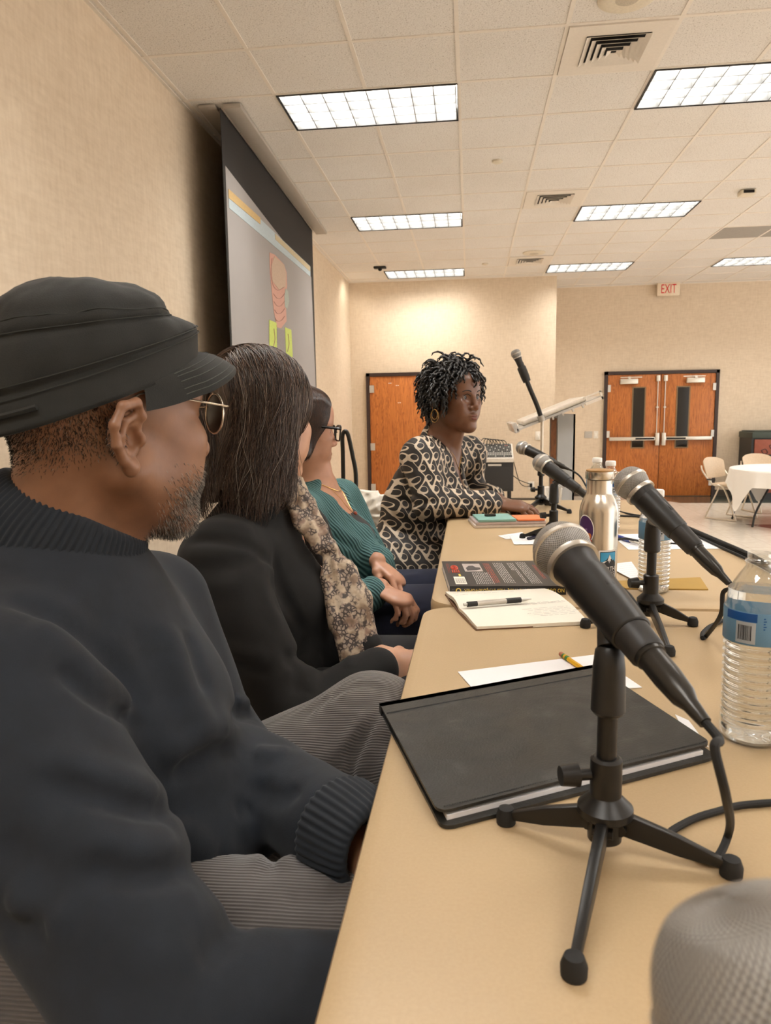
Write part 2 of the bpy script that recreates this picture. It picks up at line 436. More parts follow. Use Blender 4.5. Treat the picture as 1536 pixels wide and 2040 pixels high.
MB().box(p[0] - .09, p[0] + .09, p[1] - .05, p[1] + .05, CEIL - .03, CEIL - .004).build('housing', M_BLACK, t, bevel=.008)
MB().sphere((p[0], p[1], CEIL - .035), .03).build('lens', M_HOLE, t)
p = atZ(1490, 462, CEIL); i_ = round((p[0] - GX - GP / 2) / GP); j_ = round((p[1] - GY - GP / 2) / GP)
tag(MB().box(GX + i_ * GP + .013, GX + (i_ + 2) * GP - .013, GY + j_ * GP + .013, GY + (j_ + 1) * GP - .013, CEIL - .0035, CEIL - .0005).build('ceiling_panel', plain('grey_panel', (.33, .31, .28), .6), auto=None), 'darker grey blank ceiling panel at the right', 'ceiling panel')

# ------------------------------------------------------------------ doors
M_OAK = wood('oak_veneer', hexc('#8a4a1c'), hexc('#b96a2c'), hexc('#c97c3a'))
M_DFR = plain('door_frame_paint', '#33221d', 0.45)
M_ALU = plain('brushed_aluminium', (.72, .68, .6), .35, .85, scale=200)
M_STEEL = plain('hinge_steel', (.62, .6, .56), .4, .7)
M_GLASSD = plain('dark_window_glass', '#0d0d0e', .08)
M_VF = plain('vision_frame', '#80694c', .45, .3)
DH = 2.135
def frame(x0, x1, y, name):
    f = MB()
    f.box(x0 - .055, x0, y - .05, y + .01, 0, DH + .055).box(x1, x1 + .055, y - .05, y + .01, 0, DH + .055).box(x0 - .055, x1 + .055, y - .05, y + .01, DH, DH + .055)
    o = f.build(name, M_DFR, auto=None); o['kind'] = 'structure'; return o
# double exit doors
DX0, DX1, DY = 2.40, 4.21, YF2
frame(DX0, DX1, DY, 'door_frame_exit'); mid = (DX0 + DX1) / 2
for k, (a, b, sgn, lab) in enumerate(((DX0, mid - .002, 1, 1), (mid + .002, DX1, -1, 2))):
    d = MB().box(a + .003, b - .003, DY - .035, DY - .001, .01, DH - .004).build(f'door_{lab}', M_OAK, auto=None, bevel=.003); d['kind'] = 'structure'
    hx = a if sgn > 0 else b                # hinge side
    ix = b if sgn > 0 else a                # meeting side
    # vision panel: nearer the meeting stile
    vx = ix - sgn * .37; w = .095
    v = MB()
    for q in ((vx - w - .02, vx - w, .87, 1.9), (vx + w, vx + w + .02, .87, 1.9), (vx - w - .02, vx + w + .02, .85, .87), (vx - w - .02, vx + w + .02, 1.9, 1.92)): v.box(q[0], q[1], DY - .045, DY - .03, q[2], q[3])
    v.build('vision_frame', M_VF, d, auto=None)
    MB().box(vx - w, vx + w, DY - .04, DY - .0352, .87, 1.9).build('vision_glass', M_GLASSD, d, auto=None)
    # panic bar
    pb = MB().box(min(hx + sgn * .04, ix - sgn * .07), max(hx + sgn * .04, ix - sgn * .07), DY - .1, DY - .045, .99, 1.05)
    pb.build('panic_bar', M_ALU, d, bevel=.006)
    e0 = ix - sgn * .1; e1 = ix - sgn * .42
    MB().box(min(e0, e1), max(e0, e1), DY - .108, DY - .1, 1.005, 1.035).build('push_pad', M_BLACK, d, auto=None)
    MB().box(min(ix - sgn * .02, ix - sgn * .085), max(ix - sgn * .02, ix - sgn * .085), DY - .11, DY - .036, .9, 1.12).build('latch_case', M_ALU, d, bevel=.006)
    rx = ix - sgn * .06
    MB().cyl((rx, DY - .06, 1.12), (rx, DY - .06, 2.04), .008, n=10).box(rx - .02, rx + .02, DY - .075, DY - .036, 1.55, 1.575).build('vertical_rod', M_ALU, d)
    MB().box(rx - .03, rx + .03, DY - .08, DY - .036, 2.01, 2.11).build('top_latch', M_ALU, d, bevel=.005)
    # closer
    c0 = hx + sgn * .2; c1 = c0 + sgn * .3
    MB().box(min(c0, c1), max(c0, c1), DY - .1, DY - .036, 1.97, 2.06).build('door_closer', M_ALU, d, bevel=.008)
    MB().box(min(c0, c1 + sgn * .06), max(c0, c1 + sgn * .06), DY - .12, DY - .1, 2.075, 2.09).box((c0 + c1) / 2 - .02, (c0 + c1) / 2 + .02, DY - .115, DY - .06, 2.05, 2.095).build('closer_arm', M_ALU, d)
    for z in (.25, 1.1, 1.9):
        MB().box(min(hx, hx + sgn * .05), max(hx, hx + sgn * .05), DY - .055, DY - .034, z - .06, z + .06).build('hinge', M_STEEL, d, auto=None)
# single oak door on the far wall
SX0 = -1.645; SX1 = SX0 + .93
frame(SX0, SX1, YF1, 'door_frame_side')
d = MB().box(SX0 + .003, SX1 - .003, YF1 - .035, YF1 - .001, .01, DH - .004).build('door_3', M_OAK, auto=None, bevel=.003); d['kind'] = 'structure'
for z in (.98, 1.6, .3, 1.93):
    if z != 1.6: MB().box(SX0, SX0 + .075, YF1 - .05, YF1 - .034, z - .06, z + .06).build('hinge', M_STEEL, d, auto=None)
MB().lathe([(.032, 0), (.032, .012), (.014, .02), (.014, .05), (.03, .06), (.03, .08), (0, .09)], (SX1 - .07, YF1 - .036, 1.02), (0, -1, 0)).build('door_knob', M_ALU, d)
lt = MB()
for (x, y) in ((-1.32, 2.02), (-1.29, 2.02), (-1.2, 1.98), (-1.17, 1.98), (-1.14, 1.7), (-1.17, 1.7)): lt.sphere((x, YF1 - .036, y), (.012, .003, .006), 8, 6)
lt.build('sticker_scrap', plain('scrap_paper', (.8, .75, .7), .6), d)

# exit sign
p = atY(1328, 578, YF2); ex = thing('exit_sign', 'beige exit sign with red letters hung over the double doors', 'exit sign', (p[0], YF2 - .1, CEIL - .25))
MB().box(p[0] - .185, p[0] + .185, YF2 - .13, YF2 - .07, p[2] - .11, p[2] + .11).build('housing', plain('exit_beige', (.78, .66, .5), .45), ex, bevel=.008)
M_EXR = emit('exit_red', (1, .02, .02), .06); M_EXR.node_tree.nodes['Principled BSDF'].inputs['Base Color'].default_value = (.6, .012, .02, 1)
text_obj('lettering', 'EXIT', .215, lambda q: np.stack([p[0] + q[:, 0], np.full(len(q), YF2 - .1315), p[2] + q[:, 1] - .005], -1), M_EXR, ex, sx=.58)
MB().box(p[0] - .06, p[0] + .06, YF2 - .12, YF2 - .08, p[2] + .11, CEIL).build('mounting_bracket', M_SPK, ex)

# wall plates
M_PLATE = plain('plate_white', (.75, .7, .62), .4); M_PLATEG = plain('plate_grey', (.45, .42, .37), .45)
def plate(x, y, Y, w, h, m, label, cat, name, holes=0):
    p = atY(x, y, Y); o = thing(name, label, cat, (p[0], Y, p[2]))
    MB().box(p[0] - w / 2, p[0] + w / 2, Y - .008, Y, p[2] - h / 2, p[2] + h / 2).build('plate', m, o, bevel=.002)
    if holes == 1: MB().box(p[0] - .012, p[0] + .012, Y - .014, Y - .008, p[2] - .03, p[2] + .03).build('rocker', plain('rocker_white', (.85, .82, .75), .35), o, bevel=.002)
    if holes == 2:
        for dz in (-.025, .025): MB().box(p[0] - .018, p[0] + .018, Y - .011, Y - .008, p[2] + dz - .014, p[2] + dz + .014).build('socket_face', plain('socket_dark', (.3, .28, .25), .4), o, auto=None)
    return p
plate(1172, 866, YF2, .135, .12, M_PLATEG, 'blank grey wall plate left of the double doors', 'wall plate', 'wall_plate')
plate(1187, 866, YF2, .08, .13, M_PLATE, 'white light switch beside the double doors', 'light switch', 'light_switch', 1)
plate(1072, 868, YF1, .09, .14, M_PLATE, 'white wall box above the outlet, behind the lectern stand', 'wall plate', 'wall_control_box', 1)
POUT = plate(1058, 967, YF1, .1, .13, M_PLATE, 'wall outlet with a plug, right of the mixer rack', 'wall outlet', 'wall_outlet', 2)
plate(1072, 968, YF1, .08, .13, plain('plate_tan', (.55, .45, .33), .5), 'tan blank wall plate beside the outlet', 'wall plate', 'blank_wall_plate')
# small red fire alarm strobe on the far wall behind the standing curls
p = atY(940, 748, YF1); fa = thing('mounted_fire_alarm', 'red fire alarm on the far wall behind the curly head', 'fire alarm', (p[0], YF1, p[2]))
MB().box(p[0] - .06, p[0] + .06, YF1 - .05, YF1, p[2] - .06, p[2] + .06).build('housing', plain('alarm_red', (.75, .05, .04), .4), fa, bevel=.006)
MB().box(p[0] - .025, p[0] + .025, YF1 - .065, YF1 - .05, p[2] - .04, p[2] + .04).build('strobe_lens', plain('strobe_clear', (.9, .9, .88), .2), fa, bevel=.004)

# ------------------------------------------------------------------ projection screen
M_CASE = plain('screen_case', (.4, .36, .31), .5, var=.03)

SA, SB = np.array([-1.70, 5.11, 0]), np.array([-1.80, 8.49, 0])
SD = (SB - SA) / np.linalg.norm(SB - SA); SN = np.array([SD[1], -SD[0], 0])   # SN faces the room
def on_screen(x, y, off=0.0):
    d = ray(x, y); t = ((SA + SN * off - CAMP) @ SN) / (d @ SN); return CAMP + d * t
scr = thing('hanging_projection_screen', 'large pulled-down projection screen with black borders on the wall side', 'projection screen', (-1.75, 6.8, CEIL))
def sbox(mb, u0, u1, n0, n1, z0, z1):
    c = SA + SD * (u0 + u1) / 2 + SN * (n0 + n1) / 2; c[2] = (z0 + z1) / 2
    return mb.obox(c, (u1 - u0, n1 - n0, z1 - z0), np.stack([SD, SN, [0, 0, 1]], 1))
SL = np.linalg.norm(SB - SA)
cs = MB(); sbox(cs, -.03, SL + .12, .025, .15, CEIL - .038, CEIL - .007); sbox(cs, -.03, SL + .12, -.15, -.03, CEIL - .024, CEIL - .007)
cs.build('case', M_CASE, scr, bevel=.004)
M_SBLK = plain('screen_black_border', '#1d1a18', .8, var=.03)
zt = CEIL - .02; zb = .95
b = MB(); sbox(b, 0, SL, -.004, 0, zb, zt); b.build('fabric_border', M_SBLK, scr, auto=None)
M_SCR = plain('screen_fabric', (.31, .29, .28), .75, var=.03, scale=2)
def spoly(name, px, m, off, thick=.002):
    P = [on_screen(x, y, off) for x, y in px]; mb = MB(); n = len(P)
    V = P + [p - SN * thick for p in P]
    mb.add(V, [tuple(range(n)), tuple(range(n, 2 * n))[::-1]] + [(i, (i + 1) % n, n + (i + 1) % n, n + i) for i in range(n)])
    return mb.build(name, m, scr, auto=None)
spoly('projected_page', [(449, 330), (620, 552), (629, 770), (636, 905), (479, 968), (463, 700)], M_SCR, .002, .0018)
spoly('browser_bar', [(455.5, 376), (618.5, 531), (618.5, 551), (456.5, 414)], plain('bar_blue', (.42, .5, .54), .7), .0045)
spoly('browser_tabs', [(455.5, 376), (519, 434), (519, 447), (456, 394)], plain('bar_gold', (.52, .36, .16), .7), .007)
spoly('browser_tabs', [(548, 465), (618, 531), (618, 541), (549, 477)], plain('bar_tan', (.5, .42, .27), .7), .007)
spoly('page_figure_hair', [(537, 503), (547, 507), (566, 527), (571, 543), (572, 570), (569, 590), (571, 640), (560, 654), (552, 652), (546, 622), (541, 575), (538, 540)], plain('page_pink', (.55, .31, .25), .7), .0045)
spoly('page_figure_face', [(547, 511), (566, 528), (570, 545), (569, 572), (556, 577), (543, 560), (541, 530)], plain('page_tan', (.5, .38, .29), .7), .0065)
spoly('page_figure_ear', [(569, 575), (574, 580), (576, 600), (573, 615), (568, 612), (567, 590)], plain('page_grey', (.36, .4, .36), .7), .0065)
spoly('page_collar', [(536.5, 637), (551, 643), (552, 690), (549, 740), (540, 740), (537, 695)], plain('page_lime', (.5, .6, .14), .7), .0065)
spoly('page_collar', [(568, 652), (580.5, 657), (583, 705), (584, 750), (573, 750), (570, 700)], plain('page_lime', (.5, .6, .14), .7), .0065)
spoly('page_shirt', [(552, 655), (568, 658), (570, 700), (573, 750), (549, 740), (552, 690)], plain('page_shirt_grey', (.26, .24, .24), .7), .0045)
M_LINE = plain('page_line', (.42, .25, .21), .7)
for k in range(4):
    P = [on_screen(x, y, .008) for x, y in [(545 + k, 585 + k * 16), (552, 594 + k * 15), (560, 594 + k * 15), (567, 585 + k * 15)]]
    MB().tube(P, .0022, 6, spline=4).build('page_figure_line', M_LINE, scr)
P = [on_screen(x, y, .008) for x, y in [(542, 515), (540, 545), (545, 570), (555, 578), (566, 572)]]; MB().tube(P, .0022, 6, spline=4).build('page_figure_line', M_LINE, scr)
for dx in (0, 1):
    P = [on_screen(x, y, .01) for x, y in ([(546, 655), (548, 675), (545, 690)] if dx == 0 else [(574, 665), (576, 685), (573, 700)])]; MB().tube(P, .003, 6, spline=4).build('page_collar_line', M_LINE, scr)
# ================================================================== BACKGROUND FURNITURE
M_CHPL = plain('chair_cream_plastic', '#cdb79b', 0.45)
M_CHFR = plain('chair_beige_tube', (.62, .55, .45), .3, .6)
M_BLKPL = plain('black_plastic', '#1b1a19', 0.42)
M_RUB = plain('black_rubber', '#131313', 0.7)
def make_chair(label, group):
    t = thing('folding_chair', label, 'chair', (0, 0, 0), group)
    # seat: rounded slab, slightly dished
    N = 14; P = []
    out = rrect(.42, .43, .07, 6); mb = MB(); n = len(out)
    V = [(x + .02, y, .435) for x, y in out] + [(x + .02, y, .455) for x, y in out] + [((x * .85) + .02, y * .85, .452) for x, y in out]
    mb.add(V, [tuple(range(n))[::-1]] + [(i, (i + 1) % n, n + (i + 1) % n, n + i) for i in range(n)] + [(n + i, n + (i + 1) % n, 2 * n + (i + 1) % n, 2 * n + i) for i in range(n)] + [tuple(range(2 * n, 3 * n))])
    mb.build('seat', M_CHPL, t, world=False)
    # backrest: curved shell, rounded top
    b = MB(); G = np.zeros((15, 21, 3)); H = np.zeros((15, 21, 3))
    for i in range(15):
        v = i / 14; z = .53 + .25 * v
        for j in range(21):
            u = -1 + 2 * j / 20; w = .225 * (1 - .12 * (1 - v)) * (1 - .25 * max(0, v - .8) ** 2 * 25 * .2)
            zz = z - .045 * (abs(u) ** 3) * v - (.02 * (1 - abs(u) ** 2) * (1 - v)); x = -.245 - .05 * v + .05 * (u * u - .5)
            G[i, j] = (x, u * w, zz); H[i, j] = (x - .012, u * w, zz)
    b.grid(G); b.grid(H[:, ::-1])
    ed = np.concatenate([np.stack([G[0], H[0]]).reshape(2, -1, 3)[None]]); b.grid(np.stack([G[0], H[0]])); b.grid(np.stack([H[-1], G[-1]])); b.grid(np.stack([H[:, 0], G[:, 0]])); b.grid(np.stack([G[:, -1], H[:, -1]]))
    b.build('backrest', M_CHPL, t, world=False, auto=50)
    for s in (-1, 1):
        y = .235 * s
        MB().tube([(-.3, y * .93, .68), (-.26, y, .6), (-.12, y, .45), (.03, y, .41), (.19, y, .05), (.2, y, .022), (.17, y, .012), (-.17, y, .012), (-.2, y, .022), (-.19, y, .05), (-.03, y, .425)], .0105, 8, spline=5).build('side_frame', M_CHFR, t, world=False)
    MB().cyl((.03, -.235, .415), (.03, .235, .415), .009, n=8).build('cross_bar', M_CHFR, t, world=False)
    MB().box(-.2, -.08, -.252, -.243, .5, .52).build('armrest_pad', M_BLKPL, t, world=False, bevel=.003)
    return t
def place(o, x, y, z, rz): o.location = (x, y, z); o.rotation_euler = (0, 0, rz); return o
pt = atY(1463, 940, 9.95)
RTR = .84; RTX, RTY = pt[0] + RTR * .985, 9.95
ch = make_chair('cream folding chair at the left side of the round white table', 'cream folding chairs at the round table')
pc = atZ(1425, 1033, 0);  place(ch, pc[0] + .21, 10.45, 0, math.radians(-50)); ch.scale = (1.1, 1.1, 1.08)
def chair_copy(x, y, z, rz, label, group):
    c = copy_tree(ch); tag(c, label, 'chair', group); place(c, x, y, z, rz)
    c.scale = (1, 1, .93) if z > .1 else (1.08, 1.08, 1.08); return c
pc = atY(1512, 950, 11.2); chair_copy(pc[0] + .12, 11.15, 0, math.radians(-75), 'cream folding chair half hidden beyond the round white table', 'cream folding chairs at the round table')
# round table and its square cloth
rt = thing('round_table', 'round folding table under a white cloth, cut by the right edge', 'table', (RTX, RTY, 0))
MB().lathe([(0, 0), (RTR - .015, 0), (RTR - .005, .01), (RTR - .005, .022), (RTR - .015, .03), (0, .03)], (RTX, RTY, .705), n=48, caps=False).build('tabletop', plain('table_grey', '#8a8176', .6), rt)
for s in (-1, 1):
    for q in (-1, 1):
        MB().tube([(RTX + s * .42, RTY + q * .25, .7), (RTX + s * .5, RTY + q * .28, .5), (RTX + s * .66, RTY + q * .34, .2), (RTX + s * .7, RTY + q * .36, .012)], .014, 8, spline=4).build('leg', M_BLACK, rt)
M_CLOTH = plain('white_cloth', (.78, .75, .7), .8, var=.02, scale=4)
nA = 160; rings = []
for (r, z) in ((0, .738), (.4, .738), (RTR * .9, .738), (RTR - .01, .7375), (RTR + .004, .732)):
    rings.append([(RTX + r * math.cos(a), RTY + r * math.sin(a), z) for a in np.arange(nA) * 2 * PI / nA])
for k in range(1, 13):
    v = k / 12; row = []
    for a in np.arange(nA) * 2 * PI / nA:
        # square cloth: corners hang lower
        q = abs(((a - math.radians(192)) / (PI / 2) + .5) % 1 - .5) * 2        # 0 at a corner
        drop = .2 + .36 * max(0, 1 - q * 2.3) ** 1.3
        fold = math.sin(a * 17 + 1.3) * .5 + math.sin(a * 29) * .3
        r = RTR + .006 + v * (.035 + .03 * fold) * (1 if q > .3 else .7)
        row.append((RTX + r * math.cos(a), RTY + r * math.sin(a), .73 - drop * v))
    rings.append(row)
cm = MB(); V = [p for r in rings for p in r]
cm.add(V, [(i * nA + k, i * nA + (k + 1) % nA, (i + 1) * nA + (k + 1) % nA, (i + 1) * nA + k) for i in range(1, len(rings) - 1) for k in range(nA)] + [tuple(range(nA, 2 * nA))])
tag(cm.build('tablecloth', M_CLOTH, auto=60), 'white cloth draped over the round table at the right edge', 'tablecloth')
# red-brown cabinet with dark green top against the far wall
M_MAHO = plain('cabinet_red_brown', '#8a4a38', .45, var=.12, scale=12); M_CGRN = plain('cabinet_green', '#39433c', .5)
cx = atY(1487, 950, 12.75)[0]; cz = atY(1500, 858, 12.75)[2]
cb = thing('cabinet', 'red-brown waste cabinet with dark green top near the double doors', 'cabinet', (cx + .5, 12.85, 0))
MB().box(cx, cx + 1.0, 12.6, 13.15, .0, cz - .12).build('body', M_BLKPL, cb, auto=None)
MB().box(cx - .01, cx + 1.01, 12.56, 13.17, cz - .12, cz - .02).box(cx + .03, cx + .97, 12.6, 13.17, cz - .02, cz).build('top', M_CGRN, cb, bevel=.02, seg=3)
MB().box(cx + .04, cx + .96, 12.575, 12.6, cz - .39, cz - .14).build('flap', M_MAHO, cb, bevel=.006)
MB().box(cx + .04, cx + .96, 12.575, 12.6, .12, cz - .42).build('door', M_MAHO, cb, bevel=.006)
hz = cz - .27
hm = MB()
for pth in ([(.27, .03), (.34, .05), (.42, .02), (.46, -.06), (.5, -.04), (.62, .06)], [(.27, .03), (.3, -.02), (.38, .0), (.43, -.06)], [(.15, -.05), (.21, -.03), (.25, -.09), (.19, -.11), (.15, -.05)]):
    hm.tube([(cx + a, 12.572, hz + b) for a, b in pth], .008, 6, spline=4)
hm.build('hand_symbol', plain('symbol_dark', '#43201a', .5), cb)

# ------------------------------------------------------------------ lectern (clear acrylic, Y about 4.2)
def m_acrylic(name, col, alpha, rough=.1):
    t = NT(name); m = t.set(col, rough, 0.0); t.b.inputs['Transmission Weight'].default_value = alpha; t.b.inputs['IOR'].default_value = 1.1; return m
M_ACR = m_acrylic('clear_acrylic', (.9, .88, .84), .45, .15)
M_FROST = m_acrylic('frosted_acrylic', (.72, .73, .73), .3, .4)
M_ACRE = plain('acrylic_edge', (.85, .78, .68), .25)
LY = 4.2
lp = atY(1110, 990, LY); lx = lp[0]
le = thing('lectern', 'clear acrylic lectern with slanted top beyond the panel table', 'lectern', (lx, LY, RISER))
A = atY(1030, 850, LY); B = atY(1180, 790, LY)
d = (B - A); d[1] = 0; Lb = np.linalg.norm(d); d /= Lb; nrm = np.array([-d[2], 0, d[0]])
def lbox(mb, u0, u1, w0, w1, y0, y1):
    c = A + d * (u0 + u1) / 2 + nrm * (w0 + w1) / 2; c[1] = LY + (y0 + y1) / 2
    return mb.obox(c, (u1 - u0, w1 - w0, y1 - y0), np.stack([d, nrm, [0, 1, 0]], 1))
b = MB(); lbox(b, -.02, Lb, -.012, .0, -.28, .3); b.build('reading_board', M_ACR, le, auto=None)
b = MB(); lbox(b, .02, Lb - .07, .0, .028, -.25, .27); b.build('reading_board_bed', M_ACRE, le, bevel=.012, seg=3)
b = MB(); lbox(b, -.035, -.01, -.02, .035, -.28, .3); b.build('front_lip', M_ACR, le, bevel=.004)
b = MB(); lbox(b, Lb - .09, Lb + .005, -.02, -.005, -.285, -.27); lbox(b, Lb - .09, Lb + .005, .018, .026, -.285, -.27); lbox(b, Lb - .004, Lb + .006, -.02, .026, -.285, -.27); b.build('end_bracket', M_ACRE, le, auto=None)
for k in range(4):
    b = MB(); lbox(b, .17 + k * .055, .18 + k * .055, -.025, -.008, -.29, -.275); b.build('board_clip', M_STEEL, le, auto=None)
zt_ = atY(1110, 825, LY)[2]
x0 = atY(1102, 900, LY)[0]; x1 = atY(1135, 900, LY)[0]
MB().box(x0, x1, LY - .2, LY - .19, RISER, zt_).box(x0, x1, LY + .19, LY + .2, RISER, zt_).box(x1 - .01, x1, LY - .2, LY + .2, RISER, zt_).build('column_panel', M_FROST, le, auto=None)
MB().box(x0 - .035, x0 - .005, LY - .195, LY - .16, RISER, zt_ - .02).build('wooden_post', wood('post_walnut', hexc('#5a3520'), hexc('#7a4a2c'), hexc('#8f5c38')), le, auto=None)
MB().box(x0 - .2, x1 + .16, LY - .27, LY + .27, RISER, RISER + .02).build('base_plate', M_ACR, le, bevel=.004)

# ------------------------------------------------------------------ microphones
def m_grille():
    t = NT('grille_wire'); uv = t.n('UVMap'); sx = t.n('SeparateXYZ'); t.l(uv.outputs[0], sx.inputs[0])
    U = t.math('MULTIPLY', sx.outputs[0], 2 * PI * 33); W_ = t.math('MULTIPLY', sx.outputs[1], 2 * PI * 17)
    a = t.math('SINE', t.math('ADD', U, W_)); b = t.math('SINE', t.math('SUBTRACT', U, W_)); h = t.math('MULTIPLY', a, b)
    h2 = t.math('MAXIMUM', t.math('ABSOLUTE', a), t.math('ABSOLUTE', b))
    c = t.ramp(h2, [(.42, (.03, .029, .027)), (.74, (.3, .285, .265)), (1.0, (.46, .44, .41))])
    return t.set(c, .42, .55, t.bump(h2, .9, .0016))
M_GRILLE = m_grille()
M_MBODY = plain('mic_body', '#2a2929', .45, .1, var=.04)
M_MCON = plain('connector_metal', '#3a3835', .3, .6)
M_RING = plain('mic_ring', (.62, .58, .52), .35, .8)
def make_mic(label, group='panel microphones', res=(120, 60)):
    """axis +z, tail end of the handle at the origin, ball at the top (z about .146)"""
    t = thing('microphone', label, 'microphone', (0, 0, 0), group)
    n, m = 64, 40; V = []; UV = []; bc = .137; r = .0258
    for i in range(m + 1):
        a = PI * (i / m); z = math.cos(a)
        for k in range(n + 1):
            ph = 2 * PI * k / n; sn = math.sin(a); zz = r * z
            if zz > .0205: zz = .0205 + (zz - .0205) * .42          # flattened crown
            V.append((r * sn * math.cos(ph), r * sn * math.sin(ph), bc + (zz if zz > -.02 else -.02 + (zz + .02) * .4))); UV.append((k / n, i / m))
    F = [(i * (n + 1) + k, (i + 1) * (n + 1) + k, (i + 1) * (n + 1) + k + 1, i * (n + 1) + k + 1) for i in range(m) for k in range(n)]
    g_ = mesh('grille', V, F, M_GRILLE, t, world=False); ul = g_.data.uv_layers.new(name='weave'); li = np.empty(len(g_.data.loops), np.int32); g_.data.loops.foreach_get('vertex_index', li); ul.data.foreach_set('uv', np.array(UV)[li].ravel())
    MB().lathe([(.0254, -.0028), (.0268, -.002), (.0268, .002), (.0254, .0028)], (0, 0, bc + .001), n=48, caps=False).build('grille_band', M_RING, t, world=False)
    MB().lathe([(.0205, .1135), (.0232, .1135), (.0236, .1165), (.0232, .1195), (.02, .1195)], n=48).build('collar', M_RING, t, world=False)
    MB().lathe([(0, 0), (.0125, 0), (.0138, .002), (.0158, .06), (.0182, .1), (.0195, .108), (.0205, .1135), (0, .1135)], n=40, caps=False).build('handle', M_MBODY, t, world=False)
    MB().box(-.004, .004, .0145, .0185, .062, .084).build('switch', M_BLKPL, t, world=False, bevel=.001)
    MB().lathe([(0, -.066), (.0045, -.066), (.006, -.05), (.009, -.042), (.0105, -.024), (.0105, -.004), (.0118, -.0035), (.0118, 0), (0, 0)], n=28, caps=False).build('connector', M_MCON, t, world=False)
    return t
def pose(o, tail, head):
    tail = Vector(tail); dd = (Vector(head) - tail).normalized()
    o.rotation_mode = 'QUATERNION'; o.rotation_quaternion = dd.to_track_quat('Z', 'Y'); o.location = tail; return o

# gooseneck microphone rising from the lectern
GY_ = LY - .3
gp = [atY(x, y, GY_) for x, y in ((1080, 838), (1070, 808), (1056, 775), (1046, 750))]
ms = thing('microphone_stand', 'slim boom stand holding a raised microphone over the lectern', 'microphone stand', (gp[0][0], GY_, RISER))
MB().tube(gp, .0125, 10, spline=4).build('boom', M_BLKPL, ms)
MB().cyl(gp[0] + (gp[0] - gp[1]) * .05, gp[0] + (gp[1] - gp[0]) * .32, .019, n=14).build('boom_clamp', plain('clamp_grey', (.45, .42, .37), .4, .5), ms)
MB().cyl((gp[0][0], GY_, RISER + .02), gp[0], .008, n=10).build('pole', M_CHFR, ms)
MB().lathe([(.14, 0), (.14, .012), (.03, .03), (.012, .04)], (gp[0][0], GY_, RISER), n=32).build('base', M_BLACK, ms)
micD = make_mic('raised handheld microphone on the boom beside the lectern')
dirm = gp[3] - gp[2]; dirm /= np.linalg.norm(dirm)
pose(micD, gp[3] - dirm * .01, gp[3] + dirm)
MB().lathe([(.02, -.03), (.023, 0), (.023, .05), (.02, .055)], gp[3], dirm, n=20).build('clip', M_BLKPL, ms)

# ------------------------------------------------------------------ mixer on a rack case, far wall
MY = 10.9
mx0, mx1 = atY(948, 950, MY)[0], atY(1023, 950, MY)[0]; mz0 = atY(1000, 979, MY)[2]; mz1 = atY(1000, 921, MY)[2]; mz2 = atY(1010, 886, MY)[2]
rk = thing('rack_case', 'black equipment case under the audio mixer by the far wall', 'equipment case', ((mx0 + mx1) / 2, MY + .2, 0))
MB().box(mx0, mx1, MY, MY + .45, mz0, mz1).build('case_body', M_BLKPL, rk, bevel=.01)
MB().box(mx0 + .02, mx1 - .02, MY - .012, MY, mz0 + .05, mz1 - .07).build('front_panel', plain('case_front', '#242322', .6), rk, bevel=.004)
MB().box(mx0 + .18, mx1 - .18, MY - .014, MY, mz1 - .055, mz1 - .025).build('latch', M_STEEL, rk, auto=None)
for sx in (mx0 + .05, mx1 - .05):
    for sy in (MY + .05, MY + .4): MB().box(sx - .02, sx + .02, sy - .02, sy + .02, 0, mz0).build('leg', M_BLACK, rk, auto=None)
mxr = thing('audio_mixer', 'grey audio mixer with rows of knobs on top of a black case', 'audio mixer', ((mx0 + mx1) / 2, MY + .2, mz1))
V = [(mx0, MY - .02, mz1), (mx1, MY - .02, mz1), (mx1, MY + .4, mz1), (mx0, MY + .4, mz1), (mx0, MY - .02, mz1 + .06), (mx1, MY - .02, mz1 + .06), (mx1, MY + .4, mz2), (mx0, MY + .4, mz2)]
MB().add(V, [(3, 2, 1, 0), (4, 5, 6, 7), (0, 1, 5, 4), (1, 2, 6, 5), (2, 3, 7, 6), (3, 0, 4, 7)]).build('housing', plain('mixer_shell', (.62, .57, .5), .45), mxr, bevel=.006)
sl = (mz2 - mz1 - .06) / .42
def mtop(u, v, h): return (mx0 + (mx1 - mx0) * u, MY - .02 + .42 * v, mz1 + .06 + sl * .42 * v + h)
V = [mtop(u, v, h) for h in (.001, .006) for u, v in ((.04, .06), (.96, .06), (.96, .95), (.04, .95))]
MB().add(V, [(3, 2, 1, 0), (4, 5, 6, 7), (0, 1, 5, 4), (1, 2, 6, 5), (2, 3, 7, 6), (3, 0, 4, 7)]).build('control_panel', plain('mixer_panel', '#565653', .5), mxr, auto=None)
MK = [plain('knob_white', (.75, .72, .68), .5), plain('knob_black', '#1c1c1c', .5), plain('knob_red', (.5, .08, .06), .5)]
kn = [MB(), MB(), MB()]
for i in range(20):
    for j in range(9):
        q = 2 if (j == 7 and i in (16, 17)) else (0 if (j in (1, 2) or (i + 2 * j) % 5 == 0) else 1)
        u = .06 + .88 * i / 19; v = .1 + .82 * j / 8
        kn[q].cyl(mtop(u, v, .006), np.array(mtop(u, v, .006)) + (0, -.006, .012), .0065, n=6)
for q, nm in enumerate(('pale_knobs', 'black_knobs', 'red_knobs')): tag(kn[q].build(nm, MK[q], mxr), kind='stuff')
